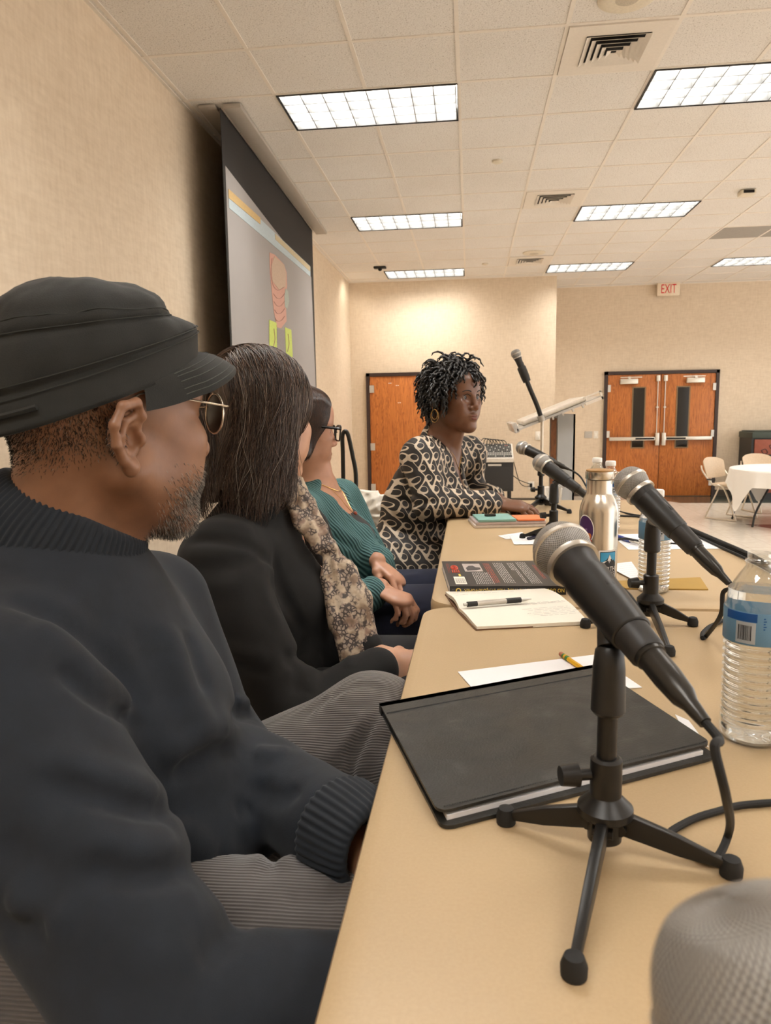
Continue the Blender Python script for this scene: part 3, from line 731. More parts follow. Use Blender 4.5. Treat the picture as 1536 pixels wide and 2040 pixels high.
for q in range(6):
    x = mx0 + .08 + q * .045
    MB().tube([(x, MY + .36, mz2 + .002), (x + .01, MY + .33, mz2 + .06), (x + .06, MY + .36, mz2 + .085 - q * .006), (x + .16, MY + .42, mz2 + .02), (x + .2, MY + .46, mz2 - .2)], .006, 6, spline=4).build('patch_cable', M_RUB, mxr)
for k, pth in enumerate((((1023, 918), (1030, 945), (1036, 962), (1046, 969), (1058, 968)), ((1023, 948), (1034, 956), (1046, 961), (1058, 965)))):
    pts = [atY(x, y, MY + .3 + (YF1 - .02 - MY - .3) * i / (len(pth) - 1)) for i, (x, y) in enumerate(pth)]
    tag(MB().tube(pts, .006, 6, spline=5).build('mains_cable', M_RUB), ('power cord hanging lower from the mixer to the wall outlet', 'shorter upper cord from the rack case to the wall outlet')[k], 'cable', 'cables at the wall outlet')
p = atY(1058, 967, YF1 - .03)
tag(MB().box(p[0] - .02, p[0] + .02, YF1 - .045, YF1 - .012, p[2] - .03, p[2] + .03).build('outlet_plug', M_RUB, bevel=.005), 'black plug in the outlet beside the mixer', 'plug')

# ------------------------------------------------------------------ black tubular cart handle and white bag behind the panel
HY = 4.3
M_TUBE = plain('black_tube', '#16150f', .35, .2)
hp = [atY(x, y, HY) for x, y in ((684, 1010), (684, 960), (683, 900), (682, 872), (685, 861), (690, 860), (695, 872), (703, 910), (709, 945), (710, 1010))]
hd = np.array(hp); 
ht = thing('hand_cart', 'black tubular cart handle standing behind the woman in teal', 'hand cart', (hp[0][0], HY, RISER))
pp = [np.array([hp[0][0], HY - .05, RISER + .02])] + [h for h in hp] + [np.array([hp[-1][0] + .01, HY + .02, RISER + .02])]
MB().tube(pp, .013, 10, spline=4).build('handle', M_TUBE, ht)
MB().box(hp[0][0] - .3, hp[0][0] + .3, HY - .25, HY + .25, RISER + .005, RISER + .05).build('base', M_TUBE, ht, bevel=.01)
a0 = atY(690, 957, HY); a1 = atY(698, 985, HY)
MB().box(a0[0] - .03, a0[0] + .03, HY - .03, HY + .0, a1[2] - .05, a0[2]).build('bracket', plain('bracket_brown', '#3b241d', .5), ht, auto=None)
# ================================================================== PANEL TABLES
T = TOPZ
def m_table():
    t = NT('table_laminate'); co = t.coord()
    n1 = t.n('TexNoise', Scale=350.0, Detail=2.0); t.l(co, n1.inputs['Vector'])
    n2 = t.n('TexNoise', Scale=3.0, Detail=4.0); t.l(co, n2.inputs['Vector'])
    c = t.ramp(n2.outputs[0], [(0.35, (.455, .325, .18)), (0.65, (.5, .36, .205))])
    c = t.mix(.15, c, t.ramp(n1.outputs[0], [(.35, (.42, .3, .165)), (.65, (.55, .41, .24))]))
    return t.set(c, .38, 0.0, t.bump(n1.outputs[0], .12, .0004))
M_TABLE = m_table(); M_TEDGE = plain('table_edge', (.5, .36, .19), .45)
def panel_table(cx, cy, w, l, rz, label):
    t = thing('folding_table', label, 'table', (cx, cy, RISER), 'beige folding tables of the panel')
    out = rrect(w, l, .055, 8); n = len(out); c, s = math.cos(rz), math.sin(rz)
    R = lambda x, y, z: (cx + c * x - s * y, cy + s * x + c * y, z)
    prof = [(-.012, 0), (-.003, -.003), (0, -.011), (0, -.036), (-.004, -.044), (-.03, -.046)]
    mb = MB(); rings = []
    for o, z in prof:
        k = np.array(out); k = k * np.array([(w + 2 * o) / w, (l + 2 * o) / l]); rings.append([R(x, y, T + z) for x, y in k])
    V = [p for r in rings for p in r]
    mb.add(V, [tuple(range(n))] + [(i * n + (k + 1) % n, i * n + k, (i + 1) * n + k, (i + 1) * n + (k + 1) % n) for i in range(len(rings) - 1) for k in range(n)] + [tuple(range((len(rings) - 1) * n, len(rings) * n))[::-1]])
    mb.build('tabletop', M_TABLE, t, auto=40)
    for sy in (-1, 1):
        y = sy * (l / 2 - .22)
        for sx in (-1, 1):
            MB().tube([R(sx * (w / 2 - .1), y, T - .046), R(sx * (w / 2 - .09), y, RISER + .04), R(sx * (w / 2 - .09), y + sy * .01, RISER + .002)], .0145, 8).build('leg', M_BLACK, t)
        MB().cyl(R(-(w / 2 - .09), y, RISER + .2), R(w / 2 - .09, y, RISER + .2), .011, n=8).build('leg_brace', M_BLACK, t)
panel_table(.285, .510, .757, 1.625, math.radians(-.5), 'near beige folding table carrying the black portfolio')
panel_table(.292, 2.155, .737, 1.64, 0, 'far beige folding table under the steel bottle and open book')

M_PAPER = plain('white_paper', (.8, .79, .8), .7, var=.015, scale=8)
M_PAPERW = plain('warm_paper', (.8, .75, .65), .7, var=.02, scale=8)
M_INK = plain('grey_ink', (.2, .2, .22), .7); M_INKB = plain('blue_ink', (.06, .07, .25), .6)
def quad_px(px, z=T): return [atZ(x, y, z) for x, y in px]
def sheet(name, label, cat, P, m, h=.0012, z0=T + .0004, group=None):
    P = [np.array([p[0], p[1]]) for p in P]; mb = MB(); mb.prism([tuple(p) for p in P], z0, z0 + h)
    o = mb.build(name, m, auto=None); tag(o, label, cat, group); return o
def rect_from(o, u, v): return [o, o + u, o + u + v, o + v]
def lines_on(parent, name, O, U, V, z, rows, m, w=.0011, seed=0, gaps=True, u0=.06, u1=.94):
    """handwriting / print as thin raised strokes: O origin, U along text, V across rows (2D)"""
    r = np.random.default_rng(seed); mb = MB(); nU = np.linalg.norm(U)
    for (v, a, b) in rows:
        s = a
        while s < b:
            e = min(b, s + r.uniform(.03, .09)); p = O + U * s + V * v; q = O + U * e + V * v
            dd = V / np.linalg.norm(V) * w / 2; j = dd * r.uniform(-.6, .6)
            mb.add([(*(p - dd + j), z), (*(q - dd + j), z), (*(q + dd + j), z), (*(p + dd + j), z)], [(0, 1, 2, 3)])
            s = e + (r.uniform(.008, .02) if gaps else .004)
    o = mb.build(name, m, parent, auto=None); o['kind'] = 'stuff'; return o
xy = lambda p: np.array([p[0], p[1]])

# ---- black portfolio, cover slightly sprung open over its pad
def m_leather():
    t = NT('black_leather'); co = t.coord()
    v = t.n('TexVoronoi', Scale=420.0); t.l(co, v.inputs['Vector'])
    n = t.n('TexNoise', Scale=28.0, Detail=5.0); t.l(co, n.inputs['Vector'])
    n3 = t.n('TexNoise', Scale=9.0, Detail=4.0, Distortion=1.5); t.l(co, n3.inputs['Vector'])
    c = t.ramp(n.outputs[0], [(.3, (.012, .012, .011)), (.62, (.022, .022, .02)), (.74, (.05, .05, .046))])
    nm = t.bump(v.outputs['Distance'], .25, .0006); nm = t.bump(n3.outputs[0], .35, .004, nm)
    return t.set(c, t.ramp(n3.outputs[0], [(.35, (.34, .34, .34)), (.65, (.5, .5, .5))]), 0.0, nm)
M_LEATH = m_leather()
PA, PB, PC, PD = [xy(p) for p in quad_px(((762, 1428), (1192, 1347), (1447, 1527), (872, 1640)))]
PAx = PA; PU = PB - PA; PV = ((PD - PA) + (PC - PB)) / 2
pf = thing('portfolio', 'black leather portfolio folder with white paper on the near table', 'portfolio', (*(PA + PU / 2 + PV / 2), T))
def pslab(u0, u1, v0, v1, zf, th, name, m, nseg=24, bev=0):
    """slab over the portfolio plane; zf(u,v) lower height"""
    us = np.linspace(u0, u1, nseg); vs = np.concatenate([np.linspace(v0, v1 - .05, nseg - 10), np.linspace(v1 - .045, v1, 10)]); G = np.zeros((nseg, nseg, 3)); 
    for i, u in enumerate(us):
        for j, v in enumerate(vs):
            # round the two free corners
            rv = .05; ins = rv * .75 * (1 - math.sqrt(max(0, 1 - max(0, (v - (v1 - rv)) / rv) ** 2))) if name != 'spine' and name != 'paper_pad' else 0
            uu = u0 + ins + (u - u0) * (1 - 2 * ins / (u1 - u0)); q = PA + PU * uu + PV * v; G[i, j] = (q[0], q[1], zf(u, v))
    H = G.copy(); H[:, :, 2] += th; mb = MB(); mb.grid(H); mb.grid(G[:, ::-1])
    for a, b in ((G[0], H[0]), (H[-1], G[-1]), (H[:, 0], G[:, 0]), (G[:, -1], H[:, -1])): mb.grid(np.stack([a, b]))
    return mb.build(name, m, pf, auto=45)
pslab(0, 1, 0, 1, lambda u, v: T + .0006, .0034, 'back_cover', M_LEATH)
pslab(.025, .96, .05, .965, lambda u, v: T + .0042, .0045, 'paper_pad', M_PAPER)
pslab(-.002, 1.0, -.005, .965, lambda u, v: T + .009 + .0028 * max(0, (v - .1)) ** 1.2 + .001 * math.sin(3 * u) * v, .0028, 'front_cover', M_LEATH)
tp = PA - PV * .006
pslab(-.004, 1.004, -.012, -.004, lambda u, v: T + .0006, .0112, 'spine', M_LEATH)
mb = MB()
for v, zz in ((.075, .0118),): mb.tube([(*(PA + PU * u + PV * v), T + zz) for u in np.linspace(.004, .995, 12)], .0011, 6)
mb.build('spine_seam', plain('seam_black', '#0b0b0b', .5), pf)
mb = MB()
for k in range(120):
    u = .02 + .96 * k / 119
    for v in (.945,):
        p = PA + PU * u + PV * v; mb.tube([(*p, T + .0149), (*(p + PU * .005), T + .0151)], .0005, 4)
tag(mb.build('stitching', plain('stitch_thread', '#2d2c2a', .7), pf), kind='stuff')
# ---- sheet of paper with pencil and pen
Q = [xy(p) for p in quad_px(((912, 1340), (1183, 1306), (1279, 1371), (958, 1392)))]
sheet('paper_sheet', 'blank white sheet lying behind the black portfolio', 'paper', Q, M_PAPER, .001)
Q = [xy(p) for p in quad_px(((1345, 1425), (1372, 1437), (1412, 1490), (1375, 1480)))]
sheet('paper_scrap', 'white paper corner poking out right of the portfolio', 'paper', Q, M_PAPER, .0008)
def stick(name, label, cat, a, b, r, parts, z=None):
    """parts: (name, t0, t1, r0, r1, mat) along a->b"""
    a = np.array([*xy(a), z if z else T + .0014 + r]); b = np.array([*xy(b), z if z else T + .0014 + r]); t = thing(name, label, cat, (a + b) / 2 - (0, 0, r))
    for nm, t0, t1, r0, r1, m, n in parts: MB().cyl(a + (b - a) * t0, a + (b - a) * t1, r0, r1, n=n).build(nm, m, t)
    return t
M_YEL = plain('pencil_yellow', '#d9a420', .35); M_GRN = plain('ferrule_green', '#3f7a3c', .4, .3); M_ERA = plain('eraser_pink', '#b0705a', .8); M_WOODT = plain('pencil_wood', '#caa070', .7)
a, b = atZ(1117, 1309, T), atZ(1178, 1352, T); b = a + (b - a) * 2.1
stick('pencil', 'yellow pencil with green banded ferrule on the white sheet', 'pencil', a, b, .0036, [('eraser', 0, .045, .0034, .0034, M_ERA, 12), ('ferrule', .045, .13, .0036, .0036, M_GRN, 12), ('ferrule_band', .07, .095, .0038, .0038, M_YEL, 12), ('shaft', .13, .93, .0036, .0036, M_YEL, 6), ('point', .93, 1, .0034, .0004, M_WOODT, 6)])
a, b = atZ(1148, 1343, T), atZ(1186, 1366, T); b = a + (b - a) * 2.6
stick('pen', 'black pen lying beside the yellow pencil', 'pen', a, b, .0042, [('barrel', 0, .88, .0042, .0042, M_BLKPL, 14), ('tip', .88, 1, .0038, .0008, M_STEEL, 12)])

# ---- open notebook with ruled handwriting and a pen
NA, NB, NC_, ND = [xy(p) for p in quad_px(((888, 1180), (1064, 1165), (1172, 1238), (950, 1249)), T + .006)]
NM0 = xy(atZ(915, 1212, T + .008)); NM1 = xy(atZ(1128, 1196, T + .008))
nb = thing('notebook', 'open cream notebook with handwriting at the table seam', 'notebook', (*((NA + NC_) / 2), T))
def page(name, C0, C1, C2, C3, z0, zmid, zend, m, th=.004):
    """C0->C1 is the spine edge, C3->C2 the outer edge"""
    n = 16; G = np.zeros((n, n, 3))
    for i in range(n):
        v = i / (n - 1); h = z0 + (zmid - z0) * math.sin(PI * min(1, v * 1.0)) * (1 - v) * 1.6 + (zend - z0) * v
        for j in range(n):
            u = j / (n - 1); q = (C0 * (1 - u) + C1 * u) * (1 - v) + (C3 * (1 - u) + C2 * u) * v; G[i, j] = (*q, h)
    H = G.copy(); H[:, :, 2] = np.maximum(H[:, :, 2] - th, T + .0006); mb = MB(); mb.grid(G); mb.grid(H[:, ::-1])
    for a, b in ((H[0], G[0]), (G[-1], H[-1]), (G[:, 0], H[:, 0]), (H[:, -1], G[:, -1])): mb.grid(np.stack([a, b]))
    return mb.build(name, m, nb, auto=50)
page('page_block', NM0, NM1, NC_, ND, T + .0085, T + .0105, T + .0065, M_PAPERW, .006)
# far pages: curl over a little at the right hand side
page('page_block', NM1, NM0, NA, NB * .94 + NA * .06, T + .0085, T + .016, T + .0075, M_PAPERW, .007)
cv = MB(); cv.prism([tuple(p) for p in (NA - .002 * (NB - NA) / .2, NB, NM1 + .003, NC_ + .002, ND - .002, NM0 - (.003, 0))], T + .0003, T + .0022)
cv.build('cover', plain('notebook_cover', '#6b4a2e', .6), nb, auto=None)
rows = [(.14 + .085 * k, .5 + (.04 * (k % 3)), .97 - .05 * (k % 2)) for k in range(9)]
lines_on(nb, 'handwriting', NM0, NM1 - NM0, ND - NM0, T + .0108, [(r[0] * .5, r[1], r[2]) for r in rows[:3]], M_INK, .0009, 3)
lines_on(nb, 'handwriting', NM0, NM1 - NM0, ND - NM0, T + .0102, rows[3:], M_INK, .0009, 4)
lines_on(nb, 'handwriting', NM0, NM1 - NM0, NA - NM0, T + .0142, [(.3, .05, .6), (.42, .04, .7), (.55, .04, .62), (.68, .03, .75), (.8, .03, .82), (.9, .05, .9)], M_INK, .0009, 5)
a = atZ(928, 1208, T + .013); b = atZ(1056, 1197, T + .013)
stick('pen', 'silver pen with black grip resting on the open notebook', 'pen', a, b, .0048, [('clicker', -.03, .02, .0028, .0032, M_STEEL, 12), ('cap', .02, .17, .0048, .0048, M_BLKPL, 16), ('barrel', .17, .62, .0046, .0046, plain('pen_silver', (.6, .57, .52), .3, .8), 16), ('grip', .62, .85, .005, .005, M_BLKPL, 16), ('tip', .85, 1.02, .0042, .001, M_STEEL, 14)], z=T + .0165)

# ---- dark paperback lying face down
BA, BB, BC, BD = [xy(p) for p in quad_px(((880, 1118), (1078, 1117), (1106, 1160), (896, 1168)), T + .018)]
BU = BB - BA; BV = BD - BA; BC = BB + BV; BB = BA + BU
bk = thing('book', 'dark paperback lying face down on the far table', 'book', (*((BA + BC) / 2), T))
def bslab(name, u0, u1, v0, v1, z0, z1, m): 
    o = BA; return MB().prism([tuple(o + BU * u + BV * v) for u, v in ((u0, v0), (u1, v0), (u1, v1), (u0, v1))], z0, z1).build(name, m, bk, auto=None)
M_COVER = plain('cover_charcoal', '#35322f', .4, var=.05); M_SPINE = plain('spine_black', '#1a1718', .4)
bslab('page_block', .004, .995, .012, .985, T + .0012, T + .0165, M_PAPER)
bslab('cover', 0, 1, 0, 1, T + .0165, T + .018, M_COVER); bslab('cover', 0, 1, 0, 1, T + .0003, T + .0015, M_COVER); bslab('spine', 0, 1, .985, 1.0, T + .0004, T + .0181, M_SPINE)
zc = T + .0184
def bl(name, rows, m, w=.0012, seed=0):
    """text columns run across the cover (rows along BV)"""
    return lines_on(bk, name, BA, BV, BU, zc, rows, m, w, seed)
M_WTXT = plain('cover_text_white', (.62, .6, .57), .6); M_RTXT = plain('cover_text_red', (.5, .1, .06), .6); M_YTXT = plain('cover_text_yellow', (.75, .55, .1), .5)
bl('blurb_text', [(.25 + .0165 * k, .5, .93) for k in range(10)], M_WTXT, .0011, 1)
bl('blurb_text_red', [(.4 + .0165 * k, .12, .9) for k in range(4)], M_RTXT, .0012, 2)
bl('blurb_text', [(.5 + .0165 * k, .1, .9) for k in range(6)], M_WTXT, .0011, 3)
bl('blurb_text', [(.64 + .0165 * k, .1, .42 if k < 2 else .9) for k in range(4)], M_WTXT, .0011, 4)
bl('blurb_text', [(.73 + .0165 * k, .08, .92) for k in range(6)], M_WTXT, .0011, 5)
bl('blurb_text_red', [(.87 + .0165 * k, .2, .75) for k in range(2)], M_RTXT, .0012, 6)
def bquad(name, u0, u1, v0, v1, m, z=zc): return MB().prism([tuple(BA + BU * u + BV * v) for u, v in ((u0, v0), (u1, v0), (u1, v1), (u0, v1))], z - .0003, z).build(name, m, bk, auto=None)
bquad('barcode_panel', .06, .16, .66, .93, M_PAPERW)
mb = MB()
for k in range(14):
    u = .068 + .0062 * k; w_ = (.0012, .0025, .0018)[k % 3]; mb.prism([tuple(BA + BU * a + BV * v) for a, v in ((u, .72), (u + w_, .72), (u + w_, .9), (u, .9))], zc, zc + .0002)
mb.build('barcode', M_SPINE, bk, auto=None)
bquad('photo_panel', .19, .36, .13, .46, plain('cover_photo', (.42, .36, .33), .5))
mb = MB(); c0 = BA + BU * .275 + BV * .32
mb.prism([tuple(c0 + BU * (x) + BV * y) for x, y in ((-.06, .1), (-.065, .0), (-.03, -.09), (.01, -.1), (.035, -.03), (.07, -.02), (.075, .05), (.03, .09))], zc, zc + .0003); mb.build('photo_figure', plain('photo_dark', (.07, .06, .06), .5), bk, auto=None)
M_RED = plain('cover_red', (.62, .07, .03), .5)
mb = MB(); c0 = BA + BU * .1 + BV * .3
for r_, n_ in ((.028, 20), (.013, 14)):
    mb.tube([(*(c0 + BU * r_ * 1.1 * math.cos(a) + BV * r_ * 2.9 * math.sin(a)), zc) for a in np.linspace(0, 2 * PI, n_)], .0016, 5)
for k in range(4): mb.tube([(*(c0 + BU * (-.03 + k * .02) + BV * .11), zc), (*(c0 + BU * (-.028 + k * .02) + BV * .2), zc)], .0014, 5)
mb.build('cover_emblem', M_RED, bk)
e0 = BA + BU * .06; 
bquad('emblem_tick', .115, .135, .56, .64, M_YTXT)
bl('side_text_red', [(.035, .12, .5), (.05, .12, .5)], M_RTXT, .0009, 8)
# spine lettering: upside down for the viewer (the book lies face down)
BUn = BU / np.linalg.norm(BU); BL = np.linalg.norm(BU); BVn = np.array([BUn[1], -BUn[0]])
def spine(s, u, size, m, sx=.9):
    def fn(q):
        base = BA + BU * u + BV * 1.0 + BVn * .0006
        return np.stack([base[0] - BUn[0] * q[:, 0], base[1] - BUn[1] * q[:, 0], T + .0092 - q[:, 1]], -1)
    return text_obj('spine_lettering', s, size, fn, m, bk, sx=sx)
spine('KESHA AJOSE-FISHER', .3, .0108, M_YTXT, .8); spine('NO GOD LIKE THE MOTHER', .745, .0108, M_YTXT, .8)
mb = MB(); c0 = BA + BU * .075 + BV + BVn * .0008; mb.tube([(c0[0] + BUn[0] * .0045 * math.cos(a), c0[1] + BUn[1] * .0045 * math.cos(a), T + .0092 + .0045 * math.sin(a)) for a in np.linspace(0, 2 * PI, 14)], .0012, 5)
c0 = BA + BU * .5 + BV + BVn * .0008; mb.tube([(c0[0] + BUn[0] * .003 * math.cos(a), c0[1] + BUn[1] * .003 * math.cos(a), T + .0092 + .004 * math.sin(a)) for a in np.linspace(-1.5, 1.5, 8)], .0008, 5)
mb.build('spine_mark', M_YTXT, bk)

# ---- stack of slim cases and a teal notebook before the speaker's hand
CA = xy(atZ(946, 1053, T)); CB = xy(atZ(1092, 1050, T)); CU_ = CB - CA; CUn = CU_ / np.linalg.norm(CU_); CVn = np.array([-CUn[1], CUn[0]])
M_CASEP = plain('clear_case', (.62, .56, .52), .2); z = T + .0005
for k, (off, wid, dep, h, m, lab, nm, cat) in enumerate(((0, .225, .15, .009, M_CASEP, 'lowest slim clear case in the stack before the speaker', 'disc_case', 'disc case'), (.004, .22, .145, .009, plain('case_mauve', (.5, .42, .42), .3), 'upper slim clear case in the stack before the speaker', 'disc_case', 'disc case'),
     (.012, .118, .13, .008, plain('teal_cover', (.22, .42, .38), .45), 'small teal notebook on the stack of clear cases', 'pocket_notebook', 'notebook'), (.135, .085, .1, .006, plain('orange_card', (.75, .2, .07), .5), 'orange leaflet on the stack of clear cases', 'leaflet', 'leaflet'))):
    o = CA + CUn * off; P = [o, o + CUn * wid, o + CUn * wid + CVn * dep, o + CVn * dep]
    bx = MB().prism([tuple(p) for p in P], z if k < 3 else z - .0075, (z if k < 3 else z - .0075) + h)
    tag(bx.build(nm, m, auto=None, bevel=.0015), lab, cat, 'slim cases by the speaker' if k < 2 else None)
    if k < 3: z += h + .0004
p = CA + CUn * .06 + CVn * .07
tag(MB().obox((p[0], p[1], z + .004), (.036, .012, .007), np.stack([[*CUn, 0], [*CVn, 0], [0, 0, 1]], 1)).build('binder_clip', M_BLKPL, bevel=.002), 'small black clip lying on the teal notebook', 'clip')
# ---- loose papers
def paper_px(px, label, seed, rows, m=M_PAPER, along=0, z=.0006):
    P = [xy(p) for p in quad_px(px)]; o = sheet('paper_sheet', label, 'paper', P, m, .0008, T + z)
    if rows: lines_on(o, 'print', P[0], P[1] - P[0], P[3] - P[0], T + z + .001, rows, M_INK, .0009, seed, u0=.1)
    return o
paper_px(((992, 1068), (1040, 1061), (1052, 1071), (1008, 1075)), 'small white slip left of the white card by the speaker', 1, [(.4, .1, .5), (.65, .1, .5)])
paper_px(((1016, 1070), (1100, 1062), (1112, 1085), (1024, 1086)), 'white card with a dark pen end on it, before the speaker', 2, [(.3, .5, .9)], z=.0016)
a = atZ(1052, 1078, T); b = atZ(1075, 1072, T); stick('pen', 'dark pen end on the white card before the speaker', 'pen', a, a + (b - a) * 3.0, .0045, [('barrel', 0, .8, .0045, .0045, plain('pen_indigo', '#1b1730', .3), 12), ('tip', .8, 1, .004, .001, M_STEEL, 10)], z=T + .0075)
paper_px(((1218, 1066), (1380, 1062), (1434, 1094), (1252, 1096)), 'printed white sheets spread right of the steel bottle', 3, [(.12 * k + .1, .08, .92) for k in range(7)])
a = atZ(1229, 1074, T); b = atZ(1268, 1087, T); stick('pen', 'blue capped pen pointing right beside the steel bottle', 'pen', a, a + (b - a) * 1.6, .0058, [('cap', 0, .42, .0058, .0058, plain('pen_blue', '#2a3f8a', .3), 14), ('barrel', .42, .9, .0035, .0035, plain('pen_clear', (.7, .66, .6), .2), 12), ('tip', .9, 1, .003, .0006, plain('pen_brass', '#a07a40', .3, .6), 10)], z=T + .0078)
paper_px(((1205, 1128), (1258, 1122), (1272, 1142), (1270, 1163)), 'curled printed handout right of the steel bottle base', 4, [(.1 * k + .1, .1, .95) for k in range(8)], z=.003)
P = [xy(p) for p in quad_px(((1205, 1160), (1395, 1152), (1411, 1176), (1215, 1174)))]
en = sheet('envelope', 'mustard manila envelope behind the second microphone stand', 'envelope', P, plain('manila', '#a9853a', .6, var=.06, scale=20), .002)
# scuff mark on the near table
# ---- stainless bottle with a bamboo lid
def lathe_obj(name, prof, c, m, parent, n=48, caps=False): return MB().lathe(prof, c, n=n, caps=caps).build(name, m, parent, auto=40)
M_STL = NT('brushed_steel'); _c = M_STL.coord((900, 900, 6)); _n = M_STL.n('TexNoise', Scale=1.0, Detail=2.0); M_STL.l(_c, _n.inputs['Vector'])
M_STL = M_STL.set((.66, .6, .52), .27, 1.0, M_STL.bump(_n.outputs[0], .1, .0005))
sb_y = 1.455; sc_ = atY(1191, 1100, sb_y); SBX = sc_[0]
H = lambda py: atY(1191, py, sb_y)[2]
bt = thing('steel_bottle', 'stainless steel bottle with bamboo lid and round stickers', 'bottle', (SBX, sb_y, T))
zs = {936: H(936), 940: H(939), 962: H(954), 968: H(957), 1000: H(985), 1040: H(1006)}
rB = .0375
lathe_obj('body', [(0, T + .0005), (rB - .004, T + .0005), (rB, T + .004), (rB, zs[1040] - .012), (rB - .002, zs[1040]), (rB - .0065, (zs[1000] + zs[1040]) / 2 + .002), (.0262, zs[1000]), (.0246, zs[1000] + .004), (.0244, zs[968] + .001), (.022, zs[962])], (SBX, sb_y, 0), M_STL, bt)
lathe_obj('thread_gap', [(.0225, zs[968] - .001), (.0235, zs[968]), (.0235, zs[962] + .001), (.02, zs[962] + .002)], (SBX, sb_y, 0), M_BLACK, bt)
lathe_obj('lid', [(.02, zs[962]), (.0268, zs[962]), (.0275, zs[962] + .001), (.0275, zs[940]), (.026, zs[940] + .0005)], (SBX, sb_y, 0), M_STL, bt)
lathe_obj('lid_inlay', [(.0262, zs[940] - .001), (.0262, zs[936]), (.025, zs[936] + .001), (0, zs[936] + .001)], (SBX, sb_y, 0), plain('bamboo', '#a9814e', .5), bt)
MB().tube([(SBX + .0275 + .0065 * (1 + math.cos(a)), sb_y - .004, zs[962] + .002 + .011 * math.sin(a)) for a in np.linspace(0, 2 * PI, 20)], .0016, 8).build('carry_ring', M_STL, bt)
def cyl_map(cx, cy, r, phi0, z0):
    return lambda q: np.stack([cx + r * np.sin(phi0 + q[:, 0] / r), cy - r * np.cos(phi0 + q[:, 0] / r), z0 + q[:, 1]], -1)
def sticker(name, poly, fn, m, parent, sub=10):
    """flat outline wrapped on a curved wall (fan of strips so it follows the curve)"""
    P = np.array(poly, float); mn, mxx = P[:, 0].min(), P[:, 0].max(); bm = bmesh.new()
    vs = [bm.verts.new((x, y, 0)) for x, y in P]; bm.faces.new(vs)
    for x in np.linspace(mn, mxx, sub + 1)[1:-1]:
        bmesh.ops.bisect_plane(bm, geom=bm.verts[:] + bm.edges[:] + bm.faces[:], plane_co=(x, 0, 0), plane_no=(1, 0, 0))
    bm.verts.index_update(); V = np.array([v.co[:] for v in bm.verts]); F = [tuple(v.index for v in f.verts) for f in bm.faces]; bm.free()
    return mesh(name, fn(V[:, :2]), F, m, parent, smooth=True)
vphi = math.atan2(SBX, sb_y)            # the side that faces the camera is at -vphi
def phi_px(dx, r, Y): return math.asin(max(-.99, min(.99, dx / FPX * Y / r))) - vphi * 1.0
p1 = phi_px(20, rB, sb_y); zmid = H(1118)
fm = lambda r: cyl_map(SBX, sb_y, r, p1, zmid)
M_STW = plain('sticker_white', (.82, .8, .78), .4); M_STK = plain('sticker_black', '#1a1c22', .4); M_STB = plain('sticker_sky', '#3fa0d0', .4)
st_ = sticker('mountain_sticker', rrect(.041, .058, .003, 4), fm(rB + .0003), M_STW, bt)
sticker('sticker_panel', rrect(.035, .052, .001, 2), fm(rB + .0005), M_STK, st_)
sticker('sticker_sky', [(-.0165, -.002), (.0165, -.002), (.0165, .0245), (-.0165, .0245)], fm(rB + .0007), M_STB, st_)
sticker('sticker_mountain', [(-.0165, -.002), (.0165, -.002), (.0165, .004), (.012, .01), (.009, .008), (.006, .013), (.004, .0155), (.002, .021), (-.001, .015), (-.005, .01), (-.008, .0085), (-.012, .006), (-.0165, .0045)], fm(rB + .0009), M_STK, st_)
sticker('sticker_snow', [(.002, .0205), (.006, .012), (.004, .011), (.005, .006), (.002, .009), (.0015, .003), (-.001, .009), (-.003, .008), (-.0005, .0145)], fm(rB + .0011), M_STW, st_)
sticker('sticker_snow', [(-.0145, .0045), (-.0085, .0075), (-.004, .008), (-.009, .004)], fm(rB + .0011), M_STW, st_)
for s, dy in (('EARTH', -.0085), ('TREKS', -.0185)): text_obj('sticker_lettering', s, .0125, (lambda dy: lambda q: fm(rB + .0011)(q + np.array([0, dy])))(dy), M_STW, st_, sx=.86)
p2 = phi_px(-25, rB, sb_y); zz = H(1052); fo = lambda r: cyl_map(SBX, sb_y, r, p2, zz)
ov = [(.0185 * math.cos(a), .028 * math.sin(a)) for a in np.linspace(0, 2 * PI, 33)[:-1]]
so = sticker('oval_sticker', [(x * 1.09, y * 1.07) for x, y in ov], fo(rB + .0003), M_STW, bt)
sticker('oval_field', ov, fo(rB + .0005), plain('sticker_purple', '#47265e', .4), so)
sticker('oval_face', [(.0105 + .0048 * math.cos(a), -.011 + .006 * math.sin(a)) for a in np.linspace(0, 2 * PI, 17)[:-1]], fo(rB + .0007), plain('sticker_orange', '#c9713c', .4), so)
sticker('oval_face', [(.011 + .0065 * math.cos(a), -.024 + .008 * math.sin(a)) for a in np.linspace(.3, PI - .3, 9)], fo(rB + .0007), plain('sticker_rust', '#a3452e', .4), so)
text_obj('oval_lettering', 'Love', .0085, lambda q: fo(rB + .0007)(q + np.array([-.002, .002])), plain('sticker_lilac', '#b79ac8', .4), so)
text_obj('oval_lettering', 'Votes', .0075, lambda q: fo(rB + .0007)(q + np.array([0, -.0055])), plain('sticker_lilac', '#b79ac8', .4), so)

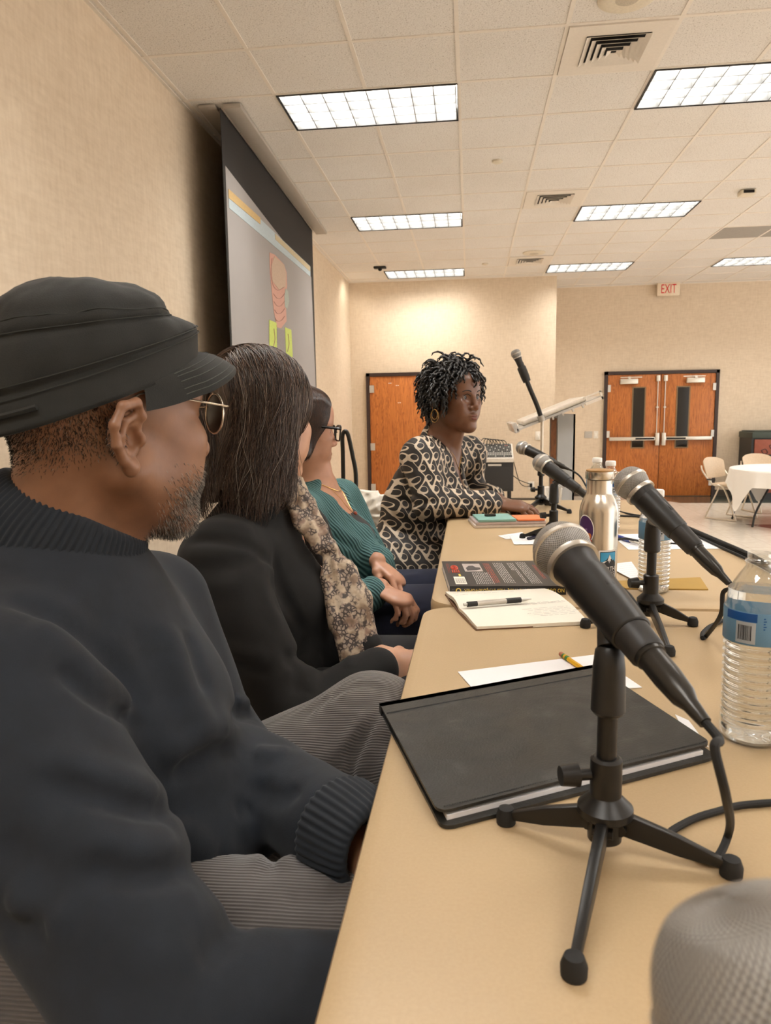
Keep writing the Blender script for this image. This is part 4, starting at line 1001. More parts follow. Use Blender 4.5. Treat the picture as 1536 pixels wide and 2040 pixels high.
# ---- clear water bottles
def m_thin(name):
    t = NT(name); tr = t.n('BsdfTransparent', Color=(.96, .965, .96, 1)); gl = t.n('BsdfGlossy', Roughness=.06, Color=(1, 1, 1, 1)); lw = t.n('LayerWeight', Blend=.35)
    f = t.math('ADD', t.math('MULTIPLY', lw.outputs['Facing'], .42), .05); mx = t.n('MixShader'); t.l(f, mx.inputs[0]); t.l(tr.outputs[0], mx.inputs[1]); t.l(gl.outputs[0], mx.inputs[2]); t.l(mx.outputs[0], t.out.inputs[0]); return t.m
def m_film(name, col):
    """thin printed film: light also comes through it"""
    t = NT(name); t.set(hexc(col), .35); tr = t.n('BsdfTranslucent', Color=(*hexc(col), 1)); mx = t.n('MixShader', Fac=.45); t.l(t.b.outputs[0], mx.inputs[1]); t.l(tr.outputs[0], mx.inputs[2]); t.l(mx.outputs[0], t.out.inputs[0]); return t.m
def m_pet(name, tint, rough=.02, ior=1.33):
    t = NT(name); t.set(tint, rough, 0.0); t.b.inputs['Transmission Weight'].default_value = 1.0; t.b.inputs['IOR'].default_value = ior; return t.m
M_PET = m_thin('clear_pet'); M_WATER = m_pet('water', (.99, .99, .985), .0, 1.3)
M_CAP = plain('cap_white', (.82, .8, .77), .4); M_LBL = m_film('label_blue', '#86b8de'); M_LBLW = m_film('label_white', '#dfe3e6'); M_LBLD = m_film('label_deep_blue', '#2f6cba')
def water_bottle(x, y, s, label, cap=True, fill=.62, phi=0.0, barcode=False):
    t = thing('water_bottle', label, 'water bottle', (x, y, T), 'clear plastic water bottles')
    hB = .205 * s; r = .0325 * s; pr = [(.004, .006), (.02 * s, .0035), (r * .8, .0008), (r * .95, .003), (r, .012 * s)]
    zz = .014 * s
    k = 0
    while zz < .112 * s: pr.append((r * (.97 + .03 * math.cos(k * PI / 3)), zz)); zz += .0014 * s; k += 1
    pr += [(r * .985, .115 * s), (r * .985, .145 * s), (r, .149 * s), (r * .98, .155 * s), (r * .86, .168 * s), (r * .6, .183 * s), (.0135 * s, .192 * s), (.0128 * s, .196 * s), (.0145 * s, .1965 * s), (.0145 * s, .1985 * s), (.0125 * s, .199 * s), (.0125 * s, .207 * s)]
    wall = pr + [(rr - .0009, h) for rr, h in pr[::-1]]
    MB().lathe(wall, (x, y, T + .0003), n=56, caps=False).build('shell', M_PET, t, auto=80)
    zw = fill * hB; wp = [(max(rr - .0022, 0), h + .0022) for rr, h in pr if h + .0022 < zw]; 
    MB().lathe([(0, wp[0][1])] + wp + [(wp[-1][0], zw), (0, zw)], (x, y, T + .0003), n=48, caps=False).build('water', M_WATER, t, auto=70)
    lb = MB().lathe([(r * 1.005, .113 * s), (r * 1.012, .1135 * s), (r * 1.012, .1475 * s), (r * 1.005, .148 * s)], (x, y, T), n=56, caps=False).build('label', M_LBL, t)
    f = lambda e: cyl_map(x, y, r * 1.012 + e, phi, T + .1305 * s)
    sticker('label_band', [(-.034, .008), (.0, .008), (.0, .017), (-.034, .017)], f(.0003), M_LBLD, lb)
    sticker('label_panel', [(-.021, -.0155), (-.001, -.0155), (-.001, .0075), (-.021, .0075)], f(.0004), M_LBLW, lb)
    mb = MB(); r_ = np.random.default_rng(5); u = -.0185
    while barcode and u < -.005:
        w = r_.choice([.0004, .0007, .001]); q = f(.0006)(np.array([(u, -.012), (u + w, -.012), (u + w, .004), (u, .004)])); mb.add(q, [(0, 1, 2, 3)]); u += w + r_.choice([.0004, .0007])
    if barcode: mb.build('barcode', M_STK, lb, auto=None)
    else:
        q = MB()
        for a in range(6):
            aa = a * PI / 3; c = np.array([-.011 + .0045 * math.cos(aa), -.003 + .0045 * math.sin(aa)]); q.add(f(.0006)(np.array([c + .0018 * np.array([math.cos(b), math.sin(b)]) for b in np.linspace(0, 2 * PI, 7)[:-1]])), [tuple(range(6))])
        q.build('recycle_mark', M_STK, lb, auto=None)
    mb = MB()
    for k in range(5): mb.add(f(.0006)(np.array([(.006, .012 - k * .0028), (.028 - (k % 2) * .005, .012 - k * .0028), (.028 - (k % 2) * .005, .0132 - k * .0028), (.006, .0132 - k * .0028)])), [(0, 1, 2, 3)])
    tag(mb.build('label_print', M_LBLD, lb, auto=None), kind='stuff')
    if cap: MB().lathe([(.0137 * s, .2 * s), (.0152 * s, .2 * s), (.0155 * s, .203 * s), (.0153 * s, .212 * s), (.0135 * s, .2145 * s), (0, .2145 * s)], (x, y, T), n=32, caps=False).build('cap', M_CAP, t)
    return t
p = atZ(1503, 1478, T); water_bottle(p[0], p[1] + .012, 1.0, 'nearest clear water bottle, uncapped, cut by the right edge', cap=False, fill=.82, phi=-.35, barcode=True)
p = atZ(1306, 1182, T); water_bottle(p[0], p[1] + .02, .95, 'clear water bottle behind the second microphone stand', fill=.86, phi=.35)
p = atY(1189, 950, 2.35); water_bottle(p[0], 2.35, .98, 'farther capped water bottle peeking over the steel bottle lid', fill=.7)
p = atY(1213, 950, 2.2); water_bottle(p[0] + .004, 2.2, .98, 'capped water bottle just right of the steel bottle lid', fill=.75, phi=.5)
p = atZ(1105, 1010, T); pc = thing('plastic_cup', 'clear plastic cup at the far end of the panel table', 'cup', (p[0], 2.8, T))
cr, ch_ = .035, .07
MB().lathe([(0, .001), (cr * .8, .001), (cr, ch_), (cr + .002, ch_ + .001), (cr - .001, ch_), (cr * .8 - .001, .003), (0, .003)], (p[0], 2.8, T), n=36, caps=False).build('shell', M_PET, pc)

# ---- table-top tripod stands with their microphones
M_STAND = plain('stand_black', '#211f1d', .38, .3)
def tripod(label, base, feet, top, dirv, hubz=.035):
    """base xy, feet list xy, top = clip pivot (3D), dirv = microphone direction"""
    bx, by = base; t = thing('tripod_stand', label, 'microphone stand', (bx, by, T), 'table-top tripod microphone stands')
    MB().lathe([(.009, .012), (.0135, .014), (.014, .03), (.022, .036), (.022, .042), (.014, .05), (.0125, .052), (.0125, .082), (.01, .084)], (bx, by, T), n=28).build('hub', M_STAND, t)
    # clutch knob
    k = np.array([bx - .013, by - .003, T + .07]); MB().cyl(k, k + (-.012, -.003, 0), .0045, n=12).cyl(k + (-.01, -.002, 0), k + (-.024, -.005, 0), .0095, .008, n=14).build('clutch_knob', M_STAND, t)
    tz = top[2]; MB().cyl((bx, by, T + .08), (bx, by, tz - .05), .0078, n=18).build('pole', M_STAND, t)
    MB().lathe([(.011, -.058), (.0135, -.055), (.0125, -.02), (.011, -.006), (.008, -.002)], (bx, by, tz), n=24).build('adapter', M_BLKPL, t)
    for f in feet:
        f = np.array([f[0], f[1]]); c = np.array([bx, by]); dv = (f - c) / np.linalg.norm(f - c); nv = np.array([-dv[1], dv[0]])
        P0 = np.array([*(c + dv * .012), T + .03]); P1 = np.array([*(f - dv * .004), T + .009])
        V = []
        for q, h, w in ((P0, .011, .0045), (P0 * .45 + P1 * .55, .009, .004), (P1, .004, .0035)):
            for a, b in ((-1, -1), (1, -1), (1, 1), (-1, 1)): V.append((q[0] + nv[0] * w * a, q[1] + nv[1] * w * a, q[2] + h * b * .9))
        F = [(0, 1, 2, 3)[::-1], (8, 9, 10, 11)] + [(4 * i + k, 4 * i + (k + 1) % 4, 4 * i + 4 + (k + 1) % 4, 4 * i + 4 + k) for i in range(2) for k in range(4)]
        lg = MB().add(V, F).build('leg', M_STAND, t, bevel=.0015)
        MB().lathe([(.006, .0005), (.0085, .001), (.0088, .008), (.0065, .0145), (.003, .016)], (f[0], f[1], T), n=18).build('foot', M_RUB, lg)
        MB().cyl(P0 - np.array([*(nv * .008), .004]), P0 + np.array([*(nv * .008), -.004]), .005, n=10).build('hinge_bolt', M_STAND, lg)
    return t
def clip_on(t, tail, head, at_len, top, r=.0185):
    d = np.asarray(head) - np.asarray(tail); d = d / np.linalg.norm(d); c = np.asarray(tail) + d * at_len
    MB().lathe([(.0155, -.035), (.0165, -.034), (.0184, .0), (.0199, .034), (.0178, .035)], c, d, n=28).build('clip', M_BLKPL, t)
    u = np.array(top) ; MB().cyl(u + (0, 0, -.004), c - d * .0 + (0, 0, -.012), .0095, .0085, n=14).build('swivel', M_BLKPL, t)
    for sgn in (1,):
        nn = np.cross(d, [0, 0, 1.0]); nn /= np.linalg.norm(nn); cc = c + nn * .0168 * sgn
        MB().tube([cc + d * .022 * math.cos(a) + np.cross(nn, d) * .009 * math.sin(a) for a in np.linspace(0, 2 * PI, 16)], .0016, 6).build('clip_rib', M_RUB, t)
def mic_on(px_ball, Yb, px_tail, Yt, base_px, feet_px, label_m, label_s, at_len=.055, baseY=None):
    b = atY(*px_ball, Yb); tl = atY(*px_tail, Yt); d = (b - tl); d /= np.linalg.norm(d); tail = b - d * .137
    m = make_mic(label_m); pose(m, tail, b)
    base = xy(atZ(*base_px, T)); c = tail + d * at_len
    top = np.array([base[0], base[1], c[2] - .022]); 
    s = tripod(label_s, base, [xy(atZ(*f, T)) for f in feet_px], top, d); clip_on(s, tail, b, at_len, top)
    return tail, d, base, c
def cable(pts, label, r=.003, name='cable', group='microphone cables', spl=8):
    o = MB().tube(pts, r, 10, spline=spl).build(name, M_RUB); tag(o, label, 'cable', group); return o

# A: large microphone in the middle
baseA = xy(atZ(1203, 1700, T))
bA = atY(1120, 1096, .645); tA = atY(1372, 1400, .49)
dA = (bA - tA) / np.linalg.norm(bA - tA); tailA = bA - dA * .137
mA = make_mic('large microphone with silver ball in the middle, over the portfolio'); pose(mA, tailA, bA)
cA = tailA + dA * .058; topA = np.array([baseA[0], baseA[1], cA[2] - .026])
sA = tripod('nearest tripod stand standing in front of the black portfolio', baseA, [xy(atZ(*f, T)) for f in ((1008, 1640), (1143, 1945), (1456, 1745))], topA, dA); clip_on(sA, tailA, bA, .058, topA)
e = tailA - dA * .06
cable([e, e - dA * .02, atY(1424, 1492, .452), atY(1447, 1590, .46), (*xy(atZ(1452, 1680, T + .01)), T + .022), (*xy(atZ(1425, 1722, T)), T + .0045), (*xy(atZ(1385, 1712, T)), T + .0035), (*xy(atZ(1338, 1678, T)), T + .0035), (*xy(atZ(1345, 1658, T)), T + .0035), (*xy(atZ(1420, 1626, T)), T + .0035), (*xy(atZ(1560, 1605, T)), T + .0035), (*(xy(atZ(1560, 1605, T)) + (.25, .03)), T + .0035), (.63, .75, T + .0035), (.672, .765, T + .002), (.69, .77, T - .05), (.695, .77, RISER + .06), (.72, .78, RISER + .004)], 'black cable looping down from the large middle microphone', .0032)
# B: second microphone
bB = atY(1258, 963, 1.13); tB = atY(1428, 1137, 1.03); dB = (bB - tB) / np.linalg.norm(bB - tB); tailB = bB - dB * .137
mB = make_mic('microphone right of the steel bottle, in front of the double doors'); pose(mB, tailB, bB)
baseB = xy(atZ(1294, 1240, T)); cB = tailB + dB * .07; topB = np.array([baseB[0], baseB[1], cB[2] - .026])
sB = tripod('tripod stand of the second microphone, behind the table seam', baseB, [xy(atZ(*f, T)) for f in ((1166, 1250), (1333, 1306), (1380, 1247))], topB, dB); clip_on(sB, tailB, bB, .07, topB)
e = tailB - dB * .06
cable([e, e - dB * .015, atY(1441, 1180, 1.03), atY(1436, 1225, 1.04), (*xy(atZ(1408, 1273, T)), T + .006), (*xy(atZ(1399, 1275, T)), T + .0035), (*xy(atZ(1402, 1262, T)), T + .0035), (*xy(atZ(1425, 1247, T)), T + .0035), (*xy(atZ(1480, 1235, T)), T + .0035), (.63, 1.25, T + .0035), (.672, 1.25, T + .002), (.69, 1.25, T - .05), (.695, 1.25, RISER + .06), (.72, 1.26, RISER + .004)], 'black cable looping down from the second microphone', .0032)
# C: microphone left of the bottle
bC = atY(1079, 922, 2.08); tC = atY(1185, 1000, 1.97); dC = (bC - tC) / np.linalg.norm(bC - tC); tailC = bC - dC * .137
mC = make_mic('lower of the two microphones just left of the steel bottle'); pose(mC, tailC, bC)
cC = tailC + dC * .07; baseC = np.array([atY(1103, 1030, cC[1])[0], cC[1]]); topC = np.array([*baseC, cC[2] - .02])
sC = tripod('tripod stand left of the steel bottle, beside the orange leaflet', baseC, [baseC + q for q in ((-.085, .01), (.075, .06), (.03, -.09))], topC, dC); clip_on(sC, tailC, bC, .07, topC)
e = tailC - dC * .06
cable([e, e - dC * .02, e - dC * .06 + (0, 0, -.06), (e[0] + .08, e[1] - .02, T + .02), (e[0] + .15, e[1] + .02, T + .0035), (.6, 1.95, T + .0035)], 'black cable of the lower microphone left of the bottle', .0032)
# D: farthest table microphone
bD = atY(1041, 892, 2.78); tD = atY(1133, 935, 2.68); dD = (bD - tD) / np.linalg.norm(bD - tD); tailD = bD - dD * .137
mD = make_mic('farthest table microphone, pointing at the speaking woman'); pose(mD, tailD, bD)
cD = tailD + dD * .07; baseD = xy(atZ(1077, 1012, T)); topD = np.array([baseD[0], baseD[1], cD[2] - .02])
sD_ = tripod('farthest tripod stand behind the speaking woman\'s hand', baseD, [xy(atZ(*f, T)) for f in ((1042, 1026), (1134, 1023))] + [baseD + (.03, .08)], topD, dD); clip_on(sD_, tailD, bD, .07, topD)
e = tailD - dD * .06
cable([e, e - dD * .03, atY(1158, 952, 2.62), atY(1180, 985, 2.55), (*xy(atZ(1225, 1018, T)), T + .006), (*xy(atZ(1255, 1026, T)), T + .0035), (*xy(atZ(1285, 1031, T)), T + .0035), (.6, 2.4, T + .0035)], 'black cable of the farthest table microphone', .0032)
cable([(*xy(atZ(x, y, T)), T + .0035) for x, y in ((1228, 1029), (1245, 1030), (1275, 1032), (1330, 1045))], 'second black cable lying flat right of the steel bottle', .0032)
# E: huge out-of-focus microphone at the lower right corner
bE = atY(1545, 2003, .150); axE = np.array([-.35, .35, .87]); axE /= np.linalg.norm(axE); tailE = bE - axE * .137
mE = make_mic('huge blurred microphone head in the lower right corner'); pose(mE, tailE, bE)
cE = tailE + axE * .05; baseE = np.array([cE[0] + .01, cE[1] - .02]); topE = np.array([*baseE, cE[2] - .026])
sE = tripod('tripod stand under the huge blurred microphone, below the picture', baseE, [baseE + q for q in ((-.1, -.02), (.08, .07), (.03, -.11))], topE, axE); clip_on(sE, tailE, bE, .05, topE)
# thick cables taped along the audience edge of the table
ed = [atZ(x, y, T) for x, y in ((1190, 985), (1285, 1030), (1345, 1052), (1372, 1060), (1430, 1086), (1490, 1113), (1545, 1142), (1640, 1200))]
cable([(p[0], p[1], T + .007) for p in ed[2:]], 'thick black cable bundle along the right table edge', .0062)
cable([(p[0] - .012, p[1] - .01, T + .004) for p in ed[1:]], 'thin black cable beside the thick bundle at the table edge', .0036)
cable([(p[0] - .004, p[1] + .012, T + .014) for p in ed[3:]], 'black cable lying over the thick bundle at the table edge', .0048)
# ================================================================== IMPLICIT-SURFACE MODELLER (bodies and clothes)
A_ = lambda *v: np.array(v, float)
def smin(a, b, k):
    if k <= 0: return np.minimum(a, b)
    h = np.clip(.5 + .5 * (b - a) / k, 0, 1); return b + (a - b) * h - k * h * (1 - h)
def smax(a, b, k): return -smin(-a, -b, k)
def rc(a, b, ra, rb):
    a = np.asarray(a, float); b = np.asarray(b, float); ab = b - a; L2 = ab @ ab + 1e-12
    def f(P):
        t = np.clip((P - a) @ ab / L2, 0, 1); return np.linalg.norm(P - a - t[:, None] * ab, axis=1) - (ra + (rb - ra) * t)
    return f
def rce(a, b, ra, rb, n, s):
    """round cone squashed by s (<1 thinner) along direction n"""
    a = np.asarray(a, float); b = np.asarray(b, float); ab = b - a; L2 = ab @ ab + 1e-12; n = np.asarray(n, float); n = n / np.linalg.norm(n)
    def f(P):
        t = np.clip((P - a) @ ab / L2, 0, 1); q = P - a - t[:, None] * ab; c = q @ n; q = q + ((1 / s - 1) * c)[:, None] * n
        return (np.linalg.norm(q, axis=1) - (ra + (rb - ra) * t)) * (s + 1) / 2
    return f
def ell(c, r, R=None):
    c = np.asarray(c, float); r = np.asarray(r, float)
    def f(P):
        q = P - c
        if R is not None: q = q @ R
        k0 = np.linalg.norm(q / r, axis=1); k1 = np.linalg.norm(q / (r * r), axis=1); return k0 * (k0 - 1) / (k1 + 1e-9)
    return f
def chain(P, r, k=.01, **kw):
    fs = [rc(P[i], P[i + 1], r[i], r[i + 1]) for i in range(len(P) - 1)]
    def f(Q):
        d = fs[0](Q)
        for g in fs[1:]: d = smin(d, g(Q), k)
        return d
    return f
def union(fs, k):
    def f(P):
        d = fs[0](P)
        for g in fs[1:]: d = smin(d, g(P), k)
        return d
    return f
def axis_pts(lo, hi, h, fine=()):
    """coordinates with step h, finer inside (a, b, hf) ranges"""
    out = [lo]
    while out[-1] < hi:
        x = out[-1]; s = h
        for a, b, hf in fine:
            if a - 1e-6 <= x < b: s = min(s, hf)
            elif x < a: s = min(s, max(hf, (a - x) * .35 + hf))
            elif x - b < .03: s = min(s, max(hf, (x - b) * .35 + hf))
        out.append(x + s)
    return np.array(out)
def polygonize(f, X, Y, Z, B=6, newton=1):
    n = (len(X), len(Y), len(Z)); ax = (X, Y, Z)
    st = [np.arange(0, k - 1, B) for k in n]; en = [np.minimum(s + B, k - 1) for s, k in zip(st, n)]
    c = [(a[s] + a[e]) / 2 for a, s, e in zip(ax, st, en)]; hd = [(a[e] - a[s]) / 2 for a, s, e in zip(ax, st, en)]
    CX = np.stack(np.meshgrid(*c, indexing='ij'), -1).reshape(-1, 3); HD = np.linalg.norm(np.stack(np.meshgrid(*hd, indexing='ij'), -1).reshape(-1, 3), axis=1)
    D = f(CX); sh = tuple(len(s) for s in st)
    act = (np.abs(D) < HD * 1.5 + .012).reshape(sh); sg = np.where(D < 0, -1., 1.).astype(np.float32).reshape(sh)
    ix = [np.minimum(np.arange(k) // B, len(s) - 1) for k, s in zip(n, st)]
    vol = sg[np.ix_(*ix)].copy(); msk = np.zeros(n, bool)
    for a, b, d in zip(*np.nonzero(act)): msk[st[0][a]:en[0][a] + 1, st[1][b]:en[1][b] + 1, st[2][d]:en[2][d] + 1] = True
    I = np.argwhere(msk); vals = np.empty(len(I), np.float32)
    for q in range(0, len(I), 300000):
        w = I[q:q + 300000]; vals[q:q + 300000] = f(np.stack([X[w[:, 0]], Y[w[:, 1]], Z[w[:, 2]]], -1))
    vol[msk] = vals; ins = vol < 0
    s = np.zeros(tuple(k - 1 for k in n), np.uint8)
    for a in (0, 1):
        for b in (0, 1):
            for d in (0, 1): s += ins[a:n[0] - 1 + a, b:n[1] - 1 + b, d:n[2] - 1 + d]
    cells = np.argwhere((s > 0) & (s < 8)); idx = -np.ones(s.shape, np.int32); idx[tuple(cells.T)] = np.arange(len(cells))
    acc = np.zeros((len(cells), 3)); cnt = np.zeros(len(cells))
    co = [(0, 0, 0), (1, 0, 0), (0, 1, 0), (1, 1, 0), (0, 0, 1), (1, 0, 1), (0, 1, 1), (1, 1, 1)]
    V8 = [vol[cells[:, 0] + a, cells[:, 1] + b, cells[:, 2] + d] for a, b, d in co]
    P8 = [np.stack([X[cells[:, 0] + a], Y[cells[:, 1] + b], Z[cells[:, 2] + d]], -1) for a, b, d in co]
    for i, j in ((0, 1), (2, 3), (4, 5), (6, 7), (0, 2), (1, 3), (4, 6), (5, 7), (0, 4), (1, 5), (2, 6), (3, 7)):
        cr = (V8[i] < 0) != (V8[j] < 0); t = V8[i] / np.where(cr, V8[i] - V8[j], 1); t = np.clip(t, 0, 1)
        acc[cr] += (P8[i] + (P8[j] - P8[i]) * t[:, None])[cr]; cnt[cr] += 1
    V = acc / cnt[:, None]; F = []
    for axn in range(3):
        o1, o2 = [(1, 2), (2, 0), (0, 1)][axn]
        sl0 = [slice(None)] * 3; sl1 = [slice(None)] * 3; sl0[axn] = slice(0, n[axn] - 1); sl1[axn] = slice(1, n[axn])
        a = ins[tuple(sl0)]; b = ins[tuple(sl1)]; E = np.argwhere(a != b)
        E = E[(E[:, o1] > 0) & (E[:, o1] < n[o1] - 1) & (E[:, o2] > 0) & (E[:, o2] < n[o2] - 1)]
        flip = ~a[tuple(E.T)]
        def cid(d1, d2):
            q = E.copy(); q[:, o1] -= d1; q[:, o2] -= d2; return idx[tuple(q.T)]
        Q = np.stack([cid(1, 1), cid(0, 1), cid(0, 0), cid(1, 0)], -1); Q[flip] = Q[flip][:, ::-1]
        F.append(Q[(Q >= 0).all(1)])
    F = np.concatenate(F)
    for _ in range(newton):
        d0 = f(V); e = 6e-4; g = np.stack([(f(V + e * np.eye(3)[k]) - d0) / e for k in range(3)], -1); g2 = (g * g).sum(1)
        V = V - np.clip(d0 / np.maximum(g2, .2), -.004, .004)[:, None] * g
    return V, F
def normal_of(f, P, e=8e-4):
    d0 = f(P); g = np.stack([(f(P + e * np.eye(3)[k]) - d0) / e for k in range(3)], -1); return g / (np.linalg.norm(g, axis=1)[:, None] + 1e-9)
def trace(f, px, t0=.25, t1=4.0):
    """first surface point behind each picture point"""
    d = np.stack([ray(x, y) for x, y in px]); t = np.full(len(px), t0); L = np.linalg.norm(d, axis=1)
    for _ in range(140):
        P = CAMP + d * t[:, None]; s = f(P); t = np.minimum(t + np.clip(s, -.02, .2) * .7 / L, t1)
    P = CAMP + d * t[:, None]; return P, np.abs(f(P)) < .006
def folds(f, specs):
    """ridges (+) and creases (-) along polylines that lie on the surface of f: (picture points, height, width)"""
    L = []
    for px, amp, wd in specs:
        q, _ = cat_rom(np.array(px, float), np.ones(len(px)), 4); P, ok = trace(f, q); P = P[ok]
        if len(P) < 2: continue
        c = P.mean(0); R = np.linalg.norm(P - c, axis=1).max() + 3.2 * wd; L.append((P, amp, wd, c, R))
    def g(Q):
        out = np.zeros(len(Q))
        for P, amp, wd, c, R in L:
            m = np.nonzero(((Q - c) ** 2).sum(1) < R * R)[0]
            if not len(m): continue
            q = Q[m]; best = np.full(len(m), 1e9); n = len(P); tp = np.zeros(len(m))
            for i in range(n - 1):
                ab = P[i + 1] - P[i]; t = np.clip((q - P[i]) @ ab / (ab @ ab + 1e-12), 0, 1); dd = ((q - P[i] - t[:, None] * ab) ** 2).sum(1)
                u = dd < best; best[u] = dd[u]; tp[u] = (i + t[u]) / (n - 1)
            fade = np.clip(np.minimum(tp, 1 - tp) * 5, .15, 1)
            out[m] += amp * fade * np.exp(-best / (wd * wd))
        return out
    return lambda Q: f(Q) - g(Q)
def wav(P, fr, seed, amp):
    r = np.random.default_rng(seed); o = np.zeros(len(P))
    for k in range(5):
        d = r.normal(size=3); d /= np.linalg.norm(d); o += np.sin(P @ (d * fr * (1 + .6 * k)) + r.uniform(0, 6.28)) / (1 + .5 * k)
    return amp * o * .5
def frame_of(theta, pitch=0, roll=0):
    """head frame: columns forward, left, up"""
    f = A_(math.cos(theta), math.sin(theta), 0); l = A_(-math.sin(theta), math.cos(theta), 0); u = A_(0, 0, 1)
    f2 = f * math.cos(pitch) + u * math.sin(pitch); u2 = -f * math.sin(pitch) + u * math.cos(pitch)
    l3 = l * math.cos(roll) + u2 * math.sin(roll); u3 = -l * math.sin(roll) + u2 * math.cos(roll)
    return np.stack([f2, l3, u3], 1)
class Head:
    """head in its own frame: x forward, y left, z up, origin between the eyes' height and the ears"""
    def __init__(s, c, theta, pitch=0, roll=0, scale=1.0, **kw):
        s.c = np.asarray(c, float); s.R = frame_of(theta, pitch, roll); s.s = scale; s.k = kw
        g = kw.get; w = g('width', 1.0); jw = g('jaw', 1.0); no = g('nose', 1.0); li = g('lips', 1.0)
        F = []
        F.append((ell((-.012, 0, .034), (.098, .077 * w, .088)), .0))
        F.append((ell((.03, 0, -.02), (.062, .064 * w, .092)), .03))
        F.append((ell((.066, 0, .045), (.028, .055 * w, .04)), .03))                       # forehead
        for y in (-1, 1):
            F.append((rc((.0, y * .054 * w * jw, -.058), (.07, y * .014, -.108), .021, .019), .028))
            F.append((ell((.066, y * .041 * w, -.024), (.024, .022, .02)), .022))      # cheekbone
            F.append((ell((.058, y * .034 * w, -.058), (.03, .025, .03)), .025))       # cheek
            F.append((rc((.083, y * .012, .02), (.07, y * .05 * w, .019), .0085, .006), .016))   # brow
        F.append((ell((.082, 0, -.108), (.018, .022, .017)), .02))                          # chin
        F.append((ell((.078, 0, -.068), (.021, .03, .03)), .02))                            # muzzle
        F.append((rc((.088, 0, .01), (.108, 0, -.03), .0075, .0095 * no), .012))
        F.append((ell((.109, 0, -.036), (.0105 * no, .0105 * no, .0095 * no)), .008))
        for y in (-1, 1): F.append((ell((.098, y * .0125 * no, -.04), (.0105, .0085 * no, .0075 * no)), .006))
        s.F = F
        L = [(ell((.0955, 0, -.0665), (.0085 * li, .022, .0058 * li)), .006), (ell((.0935, 0, -.0785), (.009 * li, .019, .0068 * li)), .006)]
        s.L = L
        e = g('ear', 1.0); E = []; ys = g('ears', (-1, 1))
        for y in ys:
            q = lambda a, b, c: A_(-.014 + a * e, y * (.074 * w + b * e), -.02 + c * e)
            E.append((ell(q(-.004, .006, -.002), (.018 * e, .008, .027 * e)), .006))
            E.append((chain([q(.006, .006, .004), q(.011, .012, .018), q(.002, .019, .0305), q(-.014, .024, .026), q(-.0235, .025, .008), q(-.02, .0215, -.012), q(-.01, .016, -.027), q(-.001, .012, -.034)], [.004, .0045, .0048, .005, .0048, .0046, .005, .0055], .003), .004))
            E.append((ell(q(.0, .011, -.034), (.0085, .0055, .0095)), .005))
            E.append((chain([q(.002, .013, .017), q(-.009, .0165, .012), q(-.0125, .0165, -.002), q(-.007, .0145, -.017)], [.0032, .0038, .0038, .0035], .003), .004))
            E.append((ell(q(.0115, .0095, -.006), (.005, .0055, .0065)), .004))
        s.E = E; s.ys = ys; s.e = e; s.w = w
    def loc(s, P): return (np.asarray(P) - s.c) @ s.R / s.s
    def wor(s, P): return np.asarray(P, float) * s.s @ s.R.T + s.c
    def local(s, P):
        d = s.F[0][0](P)
        for f, k in s.F[1:]: d = smin(d, f(P), k)
        for y in (-1, 1):
            d = smax(d, -ell((.1, y * .0325, -.003), (.021, .0185, .0125))(P), .012)          # eye sockets
            d = smin(d, ell((.0705, y * .032, -.002), (.0145, .0165, .0135))(P), .003)          # lids over the ball
            d = smin(d, rc((.084, y * .02, .0045), (.0795, y * .044, .0025), .0028, .0024)(P), .004)
            d = smin(d, rc((.0835, y * .021, -.0075), (.079, y * .043, -.0065), .002, .002)(P), .004)
        for f, k in s.L: d = smin(d, f(P), k)
        d = smax(d, -rc((.1055, -.017, -.0722), (.1055, .017, -.0722), .0016, .0016)(P), .004)   # mouth line
        for f, k in s.E: d = smin(d, f(P), k)
        for y in s.ys:
            e = s.e; q = lambda a, b, c: A_(-.014 + a * e, y * (.074 * s.w + b * e), -.02 + c * e)
            d = smax(d, -ell(q(.001, .021, -.005), (.0095 * e, .0145, .0145 * e))(P), .004)
            d = smax(d, -chain([q(.004, .0215, .022), q(-.011, .0245, .0185), q(-.0175, .0245, .003)], [.0025, .003, .003], .002)(P), .004)
        return d
    def __call__(s, P): return s.local(s.loc(P)) * s.s
    def eyes(s, parent, iris='#2a1a10', r=.0118):
        for y in (-1, 1):
            c = A_(.0747, y * .032, -.0015); o = MB().sphere(s.wor(c), r * s.s, 24, 16).build('eyeball', plain('eye_white', (.5, .45, .41), .25), parent)
            look = s.R @ A_(1, 0, 0); MB().lathe([(0, r * s.s * .985 + .0004), (.0055, r * s.s * .88 + .0006), (.0056, r * s.s * .86)], s.wor(c), look, n=20, caps=False).build('iris', plain('iris_' + iris[1:], iris, .15), o)
def m_skin(name, c, spot=.12, rough=.45, scale=25, stub=None):
    t = NT(name); co = t.coord(); n1 = t.n('TexNoise', Scale=float(scale), Detail=4.0); t.l(co, n1.inputs['Vector'])
    n2 = t.n('TexNoise', Scale=420.0, Detail=2.0); t.l(co, n2.inputs['Vector'])
    col = t.ramp(n1.outputs[0], [(.3, tuple(v * (1 - spot) for v in c)), (.7, tuple(min(1, v * (1 + spot)) for v in c))])
    t.b.inputs['Subsurface Weight'].default_value = .08; t.b.inputs['Subsurface Radius'].default_value = (.012, .005, .003); t.b.inputs['Subsurface Scale'].default_value = .6
    return t.set(col, rough, 0.0, t.bump(n2.outputs[0], .12, .0006))
